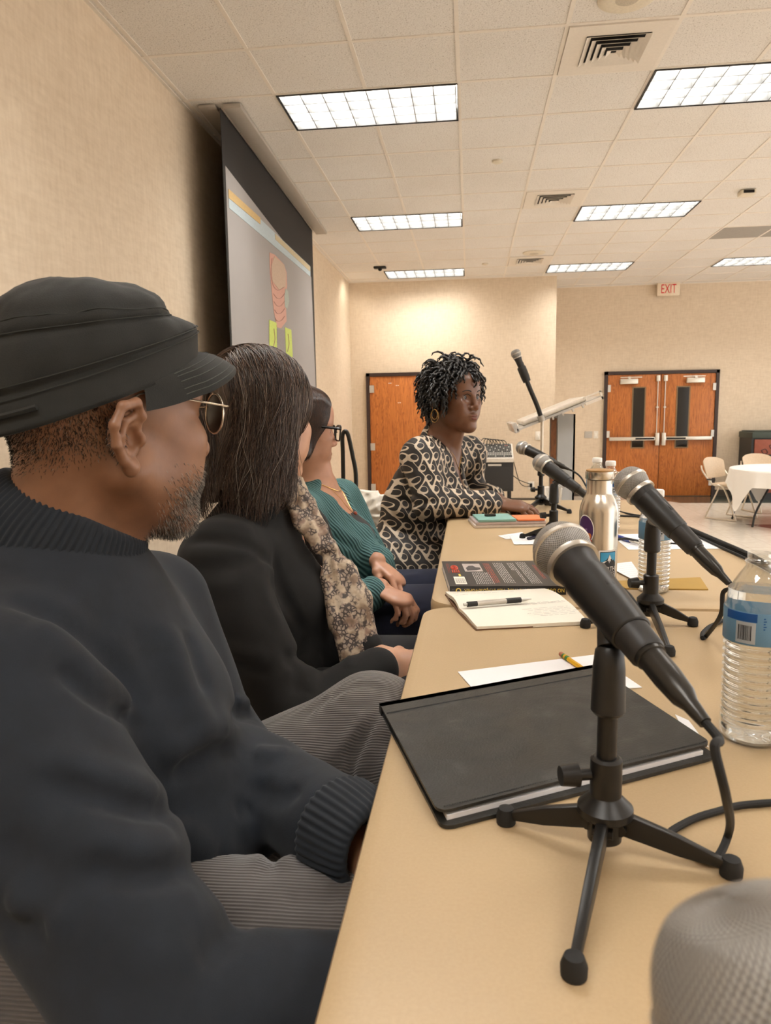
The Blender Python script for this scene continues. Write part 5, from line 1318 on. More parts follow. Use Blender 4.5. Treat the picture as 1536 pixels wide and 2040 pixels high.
def m_fabric(name, c, var=.15, weave=900, bump=.35, rough=.9, sheen=.15, pill=35, dist=.0006):
    t = NT(name); co = t.coord(); n1 = t.n('TexNoise', Scale=float(weave), Detail=2.0); t.l(co, n1.inputs['Vector'])
    n2 = t.n('TexNoise', Scale=float(pill), Detail=5.0); t.l(co, n2.inputs['Vector'])
    if isinstance(c, str): c = hexc(c)
    col = t.ramp(n2.outputs[0], [(.3, tuple(v * (1 - var) for v in c)), (.7, tuple(v * (1 + var) for v in c))])
    t.b.inputs['Sheen Weight'].default_value = sheen; t.b.inputs['Sheen Roughness'].default_value = .5
    return t.set(col, rough, 0.0, t.bump(n2.outputs[0], bump * .5, .002, t.bump(n1.outputs[0], bump, dist)))
def skinmesh(name, f, lo, hi, h, mat, parent, fine=((), (), ()), newton=1):
    V, F = polygonize(f, axis_pts(lo[0], hi[0], h, fine[0]), axis_pts(lo[1], hi[1], h, fine[1]), axis_pts(lo[2], hi[2], h, fine[2]), newton=newton)
    return mesh(name, V, F, mat, parent, smooth=True)
def hand(W, pal, side, fing, thumb, s=1.0):
    """W wrist point; pal = 3x3 frame (columns: toward fingers, across toward the thumb, back of hand);
    fing: four (spread deg, curl1, curl2, curl3 in deg), thumb: list of 4 local points. returns sdf"""
    W = np.asarray(W, float); f, a, b = pal[:, 0], pal[:, 1], pal[:, 2]; L = lambda x, y, z: W + s * (f * x + a * y + b * z)
    fs = [rce(L(.0, 0, 0), L(.075, .002, .0), .027 * s, .036 * s, b, .48), rce(L(.03, .0, 0), L(.078, -.004, 0), .032 * s, .037 * s, b, .42)]
    base = [(.086, .027, .002), (.09, .008, .004), (.086, -.011, .003), (.078, -.028, .0)]
    ln = [(.042, .025, .021), (.046, .029, .023), (.043, .027, .022), (.034, .021, .019)]; rd = [.0088, .009, .0086, .0076]
    for (bx, by, bz), (l1, l2, l3), r, (sp, c1, c2, c3) in zip(base, ln, rd, fing):
        p = L(bx, by, bz); sp = math.radians(sp); d0 = f * math.cos(sp) + a * math.sin(sp); ang = 0; P = [L(bx - .02, by * .9, bz - .002), p]
        for l, c in ((l1, c1), (l2, c2), (l3, c3)):
            ang += math.radians(c); p = p + s * l * (d0 * math.cos(ang) - b * math.sin(ang)); P.append(p)
        fs.append(chain(P, [r * 1.15 * s, r * 1.12 * s, r * 1.0 * s, r * .95 * s, r * .8 * s], .004))
    tp = [L(*q) for q in thumb]; fs.append(chain(tp, [.014 * s, .0125 * s, .0105 * s, .0088 * s][:len(tp)], .006))
    def g(P):
        d = smin(fs[0](P), fs[1](P), .01)
        for q in fs[2:6]: d = smin(d, q(P), .0025)
        return smin(d, fs[6](P), .006)
    return g
def surf_samples(o, n, region, seed=0):
    """points and normals on a mesh (world), region(P)->probability"""
    me = o.data; nv = len(me.vertices); V = np.empty(nv * 3); me.vertices.foreach_get('co', V); V = V.reshape(-1, 3) + np.array(wloc(o))
    nf = len(me.polygons); F = np.empty(nf * 4, np.int32); me.polygons.foreach_get('vertices', F); F = F.reshape(-1, 4)
    C = V[F].mean(1); N = np.cross(V[F[:, 2]] - V[F[:, 0]], V[F[:, 3]] - V[F[:, 1]]); Ar = np.linalg.norm(N, axis=1) + 1e-12; w = Ar * region(C); w = w / w.sum()
    r = np.random.default_rng(seed); i = r.choice(nf, n, p=w); a, b = r.random(n), r.random(n); Q = V[F[i]]
    P = Q[:, 0] * ((1 - a) * (1 - b))[:, None] + Q[:, 1] * (a * (1 - b))[:, None] + Q[:, 2] * (a * b)[:, None] + Q[:, 3] * ((1 - a) * b)[:, None]
    return P, N[i] / Ar[i][:, None]
def strands(name, paths, r, mats, parent, midx=None, taper=True, n=3):
    """paths (S, K, 3): thin tubes in one mesh"""
    S, K = paths.shape[:2]; T = np.gradient(paths, axis=1); T /= np.linalg.norm(T, axis=2)[..., None] + 1e-9
    ref = np.where(np.abs(T[..., 2:3]) < .9, A_(0, 0, 1), A_(1, 0, 0)); u = np.cross(T, ref); u /= np.linalg.norm(u, axis=2)[..., None] + 1e-9; v = np.cross(T, u)
    rad = np.asarray(r, float); rad = np.broadcast_to(rad[:, None] if rad.ndim == 1 else rad, (S, K)).copy()
    if taper: rad = rad * np.linspace(1, .35, K)[None]
    t = np.arange(n) * 2 * PI / n
    V = paths[:, :, None] + rad[:, :, None, None] * (np.cos(t)[:, None] * u[:, :, None] + np.sin(t)[:, None] * v[:, :, None])
    i = np.arange(S)[:, None, None] * K * n; k = np.arange(K - 1)[None, :, None] * n; a = np.arange(n)[None, None]; b = (a + 1) % n
    F = np.stack([i + k + a, i + k + b, i + k + n + b, i + k + n + a], -1).reshape(-1, 4)
    o = mesh(name, V.reshape(-1, 3), F, mats, parent, smooth=True)
    if midx is not None: o.data.polygons.foreach_set('material_index', np.repeat(np.asarray(midx, np.int32), (K - 1) * n))
    return o

def unit(v): v = np.asarray(v, float); return v / np.linalg.norm(v)
def hframe(f, b, right=True):
    f = unit(f); b = unit(b - f * (np.asarray(b, float) @ f)); a = np.cross(b, f); return np.stack([f, a if right else -a, b], 1)
def hair_flow(f, roots, dirf, steps, step, off, seed=0, jit=.12):
    """strands that run over the surface f: dirf(P, k) wanted direction"""
    r = np.random.default_rng(seed); P = roots.copy(); out = [P.copy()]; nj = r.normal(0, jit, (len(P), 3)); ph = r.uniform(0, 6.28, len(P)); d = None
    for k in range(steps):
        N = normal_of(f, P); w = dirf(P, k) + nj + .16 * np.sin(ph + k * .55)[:, None] * np.cross(N, dirf(P, k)); w = w - N * (w * N).sum(1)[:, None] * .9; w /= np.linalg.norm(w, axis=1)[:, None] + 1e-9
        d = w if d is None else d * .45 + w * .55; d /= np.linalg.norm(d, axis=1)[:, None] + 1e-9
        P = P + d * step; s = f(P); P = P - np.clip(s - off, -.006, .006)[:, None] * normal_of(f, P); out.append(P.copy())
    return np.stack(out, 1)

def bound(f, c, r, m=.07):
    """evaluates f only near the ball (c, r) that holds its surface"""
    c = np.asarray(c, float)
    def g(P):
        d = np.linalg.norm(P - c, axis=1) - r; o = d + .01; k = np.nonzero(d < m)[0]
        if len(k): o[k] = f(P[k])
        return o
    return g
# ================================================================== PERSON: man in cap and navy turtleneck
def seat_chair(x, y, rz, label):
    return chair_copy(x, y, RISER, rz, label, 'cream folding chairs of the panel')
SEATZ = RISER + .45
def build_man():
    pr = thing('person', 'man in dark cap, round glasses and navy turtleneck, seated nearest, head turned away', 'person', (-.45, .72, RISER))
    SK = m_skin('skin_man', (.255, .125, .07), .14, .42, 30)
    Hd = Head(atY(208, 824, .745), math.radians(53), math.radians(-3), 0, 1.06, ear=.92, width=.98, jaw=1.05, nose=1.1, lips=1.0)
    W = lambda *p: Hd.wor(A_(*p))
    # ---- garment primitives
    nb = A_(-.44, .735, 1.375); rs = A_(-.425, .565, 1.285); ls = A_(-.425, .905, 1.275); re = A_(-.225, .468, 1.075); le = A_(-.335, .885, 1.075); lw = A_(-.098, .645, 1.112); rw = A_(-.02, .545, 1.045)
    up = A_(.0, 0, 1)
    tor = [rce((-.475, .73, .92), (-.46, .73, 1.26), .178, .172, (1, .1, 0), .78), rce((-.45, .62, 1.275), (-.45, .85, 1.27), .075, .075, (0, 0, 1), .95),
           ell((-.355, .745, 1.06), (.13, .155, .12)), ell((-.375, .74, 1.2), (.1, .13, .1)), rce((-.455, .735, 1.27), (-.435, .74, 1.335), .1, .06, (1, 0, 0), .9)]
    torso = union(tor, .06)
    dl = (lw - le) / np.linalg.norm(lw - le); dr = (rw - re) / np.linalg.norm(rw - re)
    arms = [chain([rs, re], [.088, .066], .02), chain([re, rw - dr * .06], [.064, .05], .02), chain([ls, le], [.075, .06], .02), chain([le, lw - dl * .06], [.06, .051], .02)]
    armR = union(arms[:2], .035); armL = union(arms[2:], .035)
    base = lambda P: smin(smin(torso(P), armR(P), .035), armL(P), .028)
    lh = A_(-.42, .83, .955); rh = A_(-.42, .63, .985); lk = A_(-.135, .955, 1.085); rk = A_(.02, .60, 1.022)
    legsF = union([chain([rh, rk], [.105, .082], .03), chain([lh, lk], [.105, .077], .03), chain([lk, A_(.06, .72, .95)], [.076, .06], .03), chain([rk, A_(.06, .6, .56)], [.075, .055], .03), ell((-.43, .73, .95), (.12, .15, .09))], .03)
    shirt = folds(base, [(p_, a_ * 1.45, w_) for p_, a_, w_ in [
        ([(0, 1195), (84, 1212), (196, 1290), (263, 1374), (291, 1432)], -.010, .012), ([(40, 1250), (120, 1290), (215, 1375), (275, 1440)], .010, .017),
        ([(101, 1320), (200, 1400), (288, 1445)], -.007, .009), ([(39, 1500), (235, 1560), (330, 1590)], .007, .018), ([(60, 1540), (235, 1602), (364, 1625)], -.008, .011), ([(120, 1650), (260, 1690), (380, 1680)], .006, .02),
        ([(146, 1716), (280, 1750), (414, 1715)], -.007, .012), ([(150, 1780), (300, 1815), (430, 1790)], .005, .02), ([(314, 1615), (403, 1688), (418, 1732)], .007, .011), ([(414, 1700), (487, 1765), (482, 1832), (392, 1945)], -.009, .011),
        ([(430, 1690), (500, 1760), (505, 1830)], .006, .012), ([(200, 1880), (300, 1900), (400, 1880)], .004, .016),
        ([(336, 1552), (414, 1505), (476, 1492)], -.009, .011), ([(310, 1520), (400, 1465), (465, 1440)], .006, .017), ([(275, 1225), (300, 1330), (350, 1440)], -.003, .02), ([(330, 1230), (372, 1370), (425, 1480)], .005, .016), ([(372, 1250), (420, 1390)], -.005, .011),
        ([(455, 1425), (500, 1420), (545, 1450)], -.007, .009), ([(470, 1400), (520, 1395)], .006, .01), ([(480, 1560), (560, 1590), (600, 1560)], -.006, .011), ([(500, 1500), (580, 1500)], .005, .014), ([(470, 1620), (500, 1600)], -.004, .01),
        ([(0, 1650), (60, 1740), (140, 1830)], -.005, .014), ([(0, 1790), (80, 1800), (160, 1840)], .006, .016), ([(0, 1860), (100, 1850)], -.005, .012)]])
    sw = lambda P: shirt(P) + wav(P, 38, 3, .0016)
    FAB = m_fabric('navy_knit', (.0095, .0135, .0205), .18, 1300, .4, .92, .06, 40)
    skinmesh('sweater', lambda P: smax(sw(P), -(P[:, 2] - .875), .01), (-.70, .36, .84), (.06, 1.03, 1.44), .0052, FAB, pr)
    # ---- body: one continuous surface under the clothes
    neck = lambda P: smin(rce(W(-.032, 0, -.03), nb + A_(-.01, 0, .0), .056, .06, (1, .2, .3), .95)(P), rc(W(.015, 0, -.075), nb + A_(.03, .02, .03), .045, .045)(P), .03)
    hl = hand(lw + A_(.03, -.03, -.015), frame_of(math.radians(-45), math.radians(-25), math.radians(20)) @ np.diag([1, -1, 1]), 1, [(6, 30, 30, 20), (2, 32, 32, 20), (-2, 34, 34, 20), (-8, 36, 34, 20)], [(.02, .02, -.004), (.045, .042, -.01), (.07, .05, -.018), (.09, .05, -.026)])
    hr = hand(rw + A_(.03, .01, -.008), frame_of(math.radians(40), math.radians(-15), math.radians(-10)), 1, [(6, 30, 30, 20), (2, 32, 32, 20), (-2, 34, 34, 20), (-8, 36, 34, 20)], [(.02, .02, -.004), (.045, .042, -.01), (.07, .05, -.018), (.09, .05, -.026)])
    wr = lambda P: smin(rc(lw - dl * .12, lw + A_(.035, -.032, -.015), .032, .027)(P), rc(rw - dr * .12, rw + A_(.035, .01, -.008), .032, .027)(P), .0)
    feet = union([chain([A_(.06, .6, .56), A_(.06, .6, .47), A_(.16, .6, .455)], [.05, .04, .025], .02), chain([A_(.06, .72, .95), A_(.1, .64, .93), A_(.18, .6, .93)], [.055, .04, .03], .02)], .02)
    hd_ = bound(Hd, Hd.c, .18); hl = bound(hl, lw + (.08, -.05, -.03), .13); hr = bound(hr, rw + (.1, .05, 0), .13); base_ = bound(base, A_(-.36, .72, 1.17), .42); legs_ = bound(legsF, A_(-.2, .75, .85), .5)
    def body(P):
        d = smin(hd_(P), neck(P), .025)
        d = smin(d, base_(P) + .016, .03); d = smin(d, legs_(P) + .012, .03)
        return smin(smin(smin(d, wr(P), .01), hl(P), .012), smin(hr(P), feet(P), .01), .012)
    hb = [Hd.c - .135, Hd.c + .15]; eb = W(-.015, -.085, -.022)
    bo = skinmesh('body', body, (-.68, .38, .42), (.22, 1.05, 1.72), .013, SK, pr, fine=(((eb[0] - .03, eb[0] + .03, .0014), (hb[0][0], hb[1][0], .0026)), ((eb[1] - .03, eb[1] + .03, .0014), (hb[0][1], hb[1][1], .0026)), ((eb[2] - .045, eb[2] + .04, .0014), (hb[0][2] - .02, hb[1][2], .0026))))
    # ---- trousers: corduroy
    t = NT('grey_corduroy'); co = t.coord((1, 1, 1)); sx = t.n('SeparateXYZ'); t.l(co, sx.inputs[0])
    ax = t.math('ADD', t.math('MULTIPLY', sx.outputs['Y'], 1.0), t.math('MULTIPLY', sx.outputs['Z'], .8))
    rib = t.math('SINE', t.math('MULTIPLY', ax, 2 * PI / .0042)); n2 = t.n('TexNoise', Scale=30.0, Detail=4.0); t.l(co, n2.inputs['Vector'])
    c = t.ramp(n2.outputs[0], [(.3, (.085, .075, .07)), (.7, (.135, .12, .112))]); c = t.mix(t.math('MULTIPLY', t.math('ADD', rib, 1.0), .3), c, (.05, .045, .042))
    t.b.inputs['Sheen Weight'].default_value = .3
    CORD = t.set(c, .9, 0.0, t.bump(rib, .7, .0008))
    tr = folds(legsF, [([(585, 1450), (640, 1400), (720, 1365), (780, 1380)], -.003, .006), ([(640, 1575), (690, 1500), (760, 1420)], -.006, .007), ([(690, 1600), (700, 1520), (735, 1450)], -.007, .007), ([(672, 1560), (690, 1480), (745, 1410)], .006, .008), ([(700, 1620), (722, 1530), (790, 1400)], .006, .01),
        ([(500, 1625), (530, 1660), (505, 1740)], .006, .008), ([(520, 1640), (560, 1670), (520, 1760)], -.006, .008), ([(540, 1730), (600, 1710), (690, 1720)], .005, .012), ([(560, 1790), (680, 1800)], -.003, .012)])
    skinmesh('trousers', lambda P: tr(P) + wav(P, 45, 9, .0014), (-.66, .48, .45), (.17, 1.06, 1.21), .006, CORD, pr)
    # ---- shoes
    SH = plain('shoe_black', '#17130f', .35)
    skinmesh('shoe', lambda P: smax(union([chain([A_(.05, .6, .475), A_(.19, .6, .462)], [.045, .036], .02)], .02)(P), -(P[:, 2] - (RISER + .002)), .003), (-.02, .53, .42), (.25, .67, .54), .006, SH, pr)
    skinmesh('shoe', union([chain([A_(.09, .645, .925), A_(.21, .585, .925)], [.045, .036], .02)], .02), (.02, .52, .86), (.27, .72, .99), .006, SH, pr)
    # ---- folded ribbed collar and ribbed cuffs
    RIB = m_fabric('navy_rib', (.0105, .0145, .021), .12, 1500, .3, .92, .06, 60)
    def ribbed(name, Cb, Ct, rb, rt, nrib, amp, sq=None, extra=None, inner=.012, flare=0, par=None):
        Cb, Ct = np.asarray(Cb, float), np.asarray(Ct, float); u, v, d = basis(Ct - Cb)
        if sq is not None: u = np.asarray(sq, float); u = u - d * (u @ d); u /= np.linalg.norm(u); v = np.cross(d, u)
        nn = nrib * 6; t = np.arange(nn) * 2 * PI / nn; w = amp * np.cos(nrib * t); rows = []
        prof = [(0, -inner * 1.2, .02), (0, -.004, .0), (0.02, 0, 0)] + [(x, flare * math.sin(PI * x), 0) for x in np.linspace(.06, .9, 10)] + [(.96, -.001, 0), (1.0, -.005, 0), (1.0, -inner, 0), (.6, -inner * 1.1, 0)]
        for x, dr, _ in prof:
            r = rb + (rt - rb) * x + dr; rr = (r + (w if dr > -.004 else w * .3))
            ex = 1.0 if extra is None else extra(x)
            rows.append(Cb + (Ct - Cb) * x + np.outer(rr * np.cos(t) * ex, u) + np.outer(rr * np.sin(t), v))
        V = np.concatenate(rows); m = len(rows)
        F = [(i * nn + k, i * nn + (k + 1) % nn, (i + 1) * nn + (k + 1) % nn, (i + 1) * nn + k) for i in range(m - 1) for k in range(nn)]
        return mesh(name, V, F, RIB, par or pr, smooth=True)
    Ct = (atY(2, 928, .72) + atY(303, 1072, .785)) / 2; dd = atY(303, 1072, .785) - atY(2, 928, .72); vv = A_(-.469, .883, 0); n_ = np.cross(dd, vv); n_ = n_ if n_[2] > 0 else -n_; n_ /= np.linalg.norm(n_)
    R_ = np.linalg.norm(dd) / 2
    ribbed('collar', Ct - n_ * .064 + A_(-.002, 0, 0), Ct, R_ + .011, R_ - .004, 84, .0012, dd, None, .014, .005)
    ribbed('cuff', lw - dl * .05, lw + dl * .016, .054, .044, 40, .001, None, None, .008, .002)
    ribbed('cuff', rw - dr * .05, rw + dr * .016, .054, .044, 40, .001, None, None, .008, .002)
    ribbed('hem', A_(-.47, .73, .862), A_(-.47, .73, .915), .148, .15, 120, .0011, (0, 1, 0), lambda x: 1.28, .012, .002)
    # ---- cap
    CAPM = m_fabric('cap_twill', (.0125, .0135, .0125), .3, 1100, .5, .85, .05, 22)
    nA = 120; rows = []; tA = np.arange(nA) * 2 * PI / nA; ct, s_t = np.cos(tA), np.sin(tA)
    zb = .018 + .046 * ct; zr = .0855 + .0195 * ct
    r0 = np.random.default_rng(2)
    def crn(v):
        """v 0..1 band, 1..2 side, 2..3 top -> (a, b, z, cx)"""
        if v <= 1: return .1065 - .0005 * v, .0865 - .001 * v, zb + .034 * v, -.01
        if v <= 2: q = v - 1; bul = .004 * math.sin(PI * q); return .106 + bul - .019 * q ** 1.3, .0855 + bul - .004 * q, (zb + .034) * (1 - q) + zr * q, -.01 - .015 * q
        q = v - 2; e = math.cos(q * PI / 2); return .087 * e, .0815 * e, zr + (.129 - zr) * math.sin(q * PI / 2) ** .95, -.025 + .01 * q
    vs = np.concatenate([np.linspace(0, 1, 8), [1.03, 1.06], np.linspace(1.1, 1.95, 16), [2.0, 2.03], np.linspace(2.08, 2.97, 14)])
    for v in vs:
        a, b, z, cx = crn(v); P = np.stack([cx + a * ct, b * s_t, z + 0 * ct], -1)
        wob = wav(P, 60, 4, .0022) * min(1, max(0, v - .9)) + wav(P, 150, 5, .0009) * (v > 1)
        seam = -.0018 * math.exp(-((v - 1.03) / .04) ** 2) + .0026 * math.exp(-((v - 2.0) / .05) ** 2) - .0016 * math.exp(-((v - 1.86) / .04) ** 2) + .0012 * math.exp(-((v - .06) / .05) ** 2)
        pan = -.0016 * sum(np.exp(-((np.angle(np.exp(1j * (tA - q)))) / .035) ** 2) for q in (.62, -.62, 2.6, -2.6)) * (1.0 if 1.05 < v < 2 else 0)
        nr = np.stack([ct, s_t, 0 * ct + (.9 if v > 2 else 0)], -1); rows.append(P + nr * (wob + seam + pan)[:, None])
    inner = []
    for v in (0, .5, 1.0): a, b, z, cx = crn(v); inner.append(np.stack([cx + (a - .004) * ct, (b - .004) * s_t, z + 0 * ct], -1))
    rows = inner[::-1] + rows; V = Hd.wor(np.concatenate(rows)); m = len(rows)
    F = [(i * nA + k, i * nA + (k + 1) % nA, (i + 1) * nA + (k + 1) % nA, (i + 1) * nA + k) for i in range(m - 1) for k in range(nA)] + [tuple(range((m - 1) * nA, m * nA))]
    cap = mesh('cap', V, F, CAPM, pr, smooth=True)
    for v in (.88, 1.12, 1.93, 2.07):
        a, b, z, cx = crn(v); rr_ = np.stack([cx + (a + .0007) * ct, (b + .0007) * s_t, z + 0 * ct], -1); wob = wav(np.stack([cx + a * ct, b * s_t, z + 0 * ct], -1), 60, 4, .0022) * min(1, max(0, v - .9))
        nr = np.stack([ct, s_t, 0 * ct + (.9 if v > 2 else 0)], -1); MB().tube(Hd.wor(rr_ + nr * (wob + .0006)[:, None]), .0006, 4, closed=True).build('cap_stitching', plain('cap_thread', '#2b2d2a', .85), cap)
    # brim
    nb_, mb_ = 33, 12; al = np.linspace(-1.5, 1.5, nb_); G = np.zeros((mb_, nb_, 3)); 
    for i in range(mb_):
        q = i / (mb_ - 1)
        for j, a in enumerate(al):
            x0, y0, z0 = -.01 + .1045 * math.cos(a), .0862 * math.sin(a), .018 + .046 * math.cos(a) + .002 + .006 * math.cos(a)
            L = .052 * max(0, math.cos(a * 1.03)) ** .8
            G[i, j] = (x0 + L * q * (1.0), y0 * (1 + .08 * q * (abs(a) < 1.1)), z0 - L * q * .22 - .016 * q * q * (y0 / .08) ** 2 + .004 * math.sin(PI * q))
    Hh = G.copy(); Hh[:, :, 2] -= .0035; bm_ = MB(); bm_.grid(Hd.wor(G.reshape(-1, 3)).reshape(G.shape)); bm_.grid(Hd.wor(Hh[:, ::-1].reshape(-1, 3)).reshape(G.shape))
    bm_.grid(np.stack([Hd.wor(Hh[-1]), Hd.wor(G[-1])])); bm_.build('brim', CAPM, cap, auto=60)
    sm = MB()
    for q in (.3, .48, .66, .84, .95):
        i = q * (mb_ - 1); i0 = int(i); row = G[i0] * (1 - i + i0) + G[min(i0 + 1, mb_ - 1)] * (i - i0) + A_(0, 0, .0004); sm.tube(Hd.wor(row[3:-3]), .00045, 4)
    sm.build('brim_stitching', plain('stitch_grey', '#4a4d49', .8), cap)
    # strap and buckle with a scrap of light lining at the back
    bk_ = [Hd.wor(A_(-.01 + .1085 * math.cos(a), .0885 * math.sin(a), .018 + .046 * math.cos(a) + .017)) for a in np.linspace(PI - .5, PI + .75, 12)]
    MB().tube(bk_, .0028, 6).build('back_strap', CAPM, cap)
    lg = MB(); a0 = PI + .12
    P0 = [Hd.wor(A_(-.01 + .1095 * math.cos(a0 + x), .0895 * math.sin(a0 + x), -.012 + z)) for x, z in ((-.05, -.008), (.05, -.006), (.06, .03), (-.03, .035))]; lg.add(P0, [(0, 1, 2, 3)])
    lg.build('lining_tag', plain('tag_light', (.55, .5, .46), .7), cap, auto=None)
    MB().tube([Hd.wor(A_(-.01 + .1105 * math.cos(a0 + .1 + .05 * math.cos(q)), .0905 * math.sin(a0 + .1 + .05 * math.cos(q)), -.004 + .011 * math.sin(q))) for q in np.linspace(0, 2 * PI, 14)], .0012, 6).build('buckle', M_STEEL, cap)
    # ---- glasses
    GM = plain('glasses_metal', (.75, .66, .55), .25, .9); gl = MB()
    y0 = .072
    for y in (-1, 1):
        MB().tube([Hd.wor(A_(*p)) for p in ((-.012, y * .078, .01), (.0, y * .08, .018), (.03, y * .078, .017), (.1, y * .062, .012), (.108, y * .058, .012))], .0011, 6, spline=4).build('glasses_temple', GM, pr)
    fr = MB()
    for y in (-1, 1):
        c = A_(.108, y * .034, .004); nrm = A_(1, y * .18, 0); nrm /= np.linalg.norm(nrm); uu = np.cross(A_(0, 0, 1), nrm)
        ring = [Hd.wor(c + uu * .0235 * math.cos(a) + A_(0, 0, 1) * .0215 * math.sin(a)) for a in np.linspace(0, 2 * PI, 33)[:-1]]
        fr.tube(ring, .0011, 6, closed=True)
        k = MB(); k.add([p for p in ring] + [p + Hd.R @ nrm * .0012 for p in ring], [tuple(range(32)), tuple(range(32, 64))[::-1]] + [(i, (i + 1) % 32, 32 + (i + 1) % 32, 32 + i) for i in range(32)])
        k.build('glasses_lens', plain('lens_dark', '#060606', .25), pr, auto=30)
    fr.tube([Hd.wor(A_(.1105, y, .012)) for y in (-.011, 0, .011)], .0012, 6); fr.build('glasses_frame', GM, pr)
    # ---- short hair below the cap, grey beard
    HM = [plain('hair_black', '#0f0d0c', .6), plain('hair_grey', '#6f6a63', .6), plain('hair_light_grey', '#aaa39a', .6)]
    def stubble(name, n, reg, ln, r, mix, seed, lean):
        P, N = surf_samples(bo, n, reg, seed); rr = np.random.default_rng(seed + 1); d = N + rr.normal(0, .35, N.shape) + lean; d /= np.linalg.norm(d, axis=1)[:, None]
        l = ln * rr.uniform(.5, 1.2, n); K = np.linspace(0, 1, 3)
        paths = P[:, None] - N[:, None] * .0006 + d[:, None] * (l[:, None, None] * K[None, :, None]) + A_(0, 0, -1) * (l * .25)[:, None, None] * (K ** 2)[None, :, None]
        return strands(name, paths, np.full(n, r), HM, pr, rr.choice(3, n, p=mix))
    def reg_hair(P):
        q = Hd.loc(P); zl = -.062 + np.clip((q[:, 0] + .07) * .35, 0, .03)
        return ((q[:, 0] < -.022) & (q[:, 2] > zl) & (q[:, 2] < .035) & (np.abs(q[:, 1]) < .09) & (q[:, 0] > -.14)).astype(float) * np.clip((q[:, 2] - zl) / .03, .05, 1)
    stubble('short_hair', 9000, reg_hair, .0038, .00035, [.8, .16, .04], 11, A_(0, 0, -.5))
    def reg_beard(P):
        q = Hd.loc(P); inn = (q[:, 2] < -.04 - .0 * q[:, 0]) & (q[:, 0] > .025) & (q[:, 2] > -.15)
        w = np.clip((q[:, 0] - .025) / .04, 0, 1) * np.clip((-.045 - q[:, 2]) / .035, 0, 1); mouth = (q[:, 0] > .09) & (np.abs(q[:, 2] + .072) < .012) & (np.abs(q[:, 1]) < .02)
        return inn * w ** 1.3 * (~mouth) + (((q[:, 0] > .08) & (np.abs(q[:, 1]) < .03) & (q[:, 2] > -.066) & (q[:, 2] < -.05)) * .8)
    stubble('beard', 6000, reg_beard, .005, .0003, [.25, .42, .33], 21, A_(.1, .2, -.9))
    seat_chair(-.47, .73, 0, 'cream folding chair mostly hidden under the man in the cap')
    return Hd
MAN = build_man()
# ================================================================== PERSON: woman in black blazer (long brown hair)
def hairmat(name, c1, c2, rough=.38):
    t = NT(name); co = t.coord(); n = t.n('TexNoise', Scale=90.0, Detail=2.0); t.l(co, n.inputs['Vector'])
    t.b.inputs['Specular IOR Level'].default_value = .6
    return t.set(t.ramp(n.outputs[0], [(.3, c1), (.7, c2)]), rough)
SK2 = m_skin('skin_light', (.56, .31, .2), .07, .42, 30)
SK3 = m_skin('skin_tan', (.47, .24, .15), .1, .42, 30)
SK4 = m_skin('skin_deep', (.16, .07, .038), .12, .36, 30)
def finehead(Hd, h, m=.14, extra=()):
    return tuple(tuple([(Hd.c[k] - m, Hd.c[k] + m, h)] + [(a[k], b[k], hh) for a, b, hh in extra]) for k in range(3))

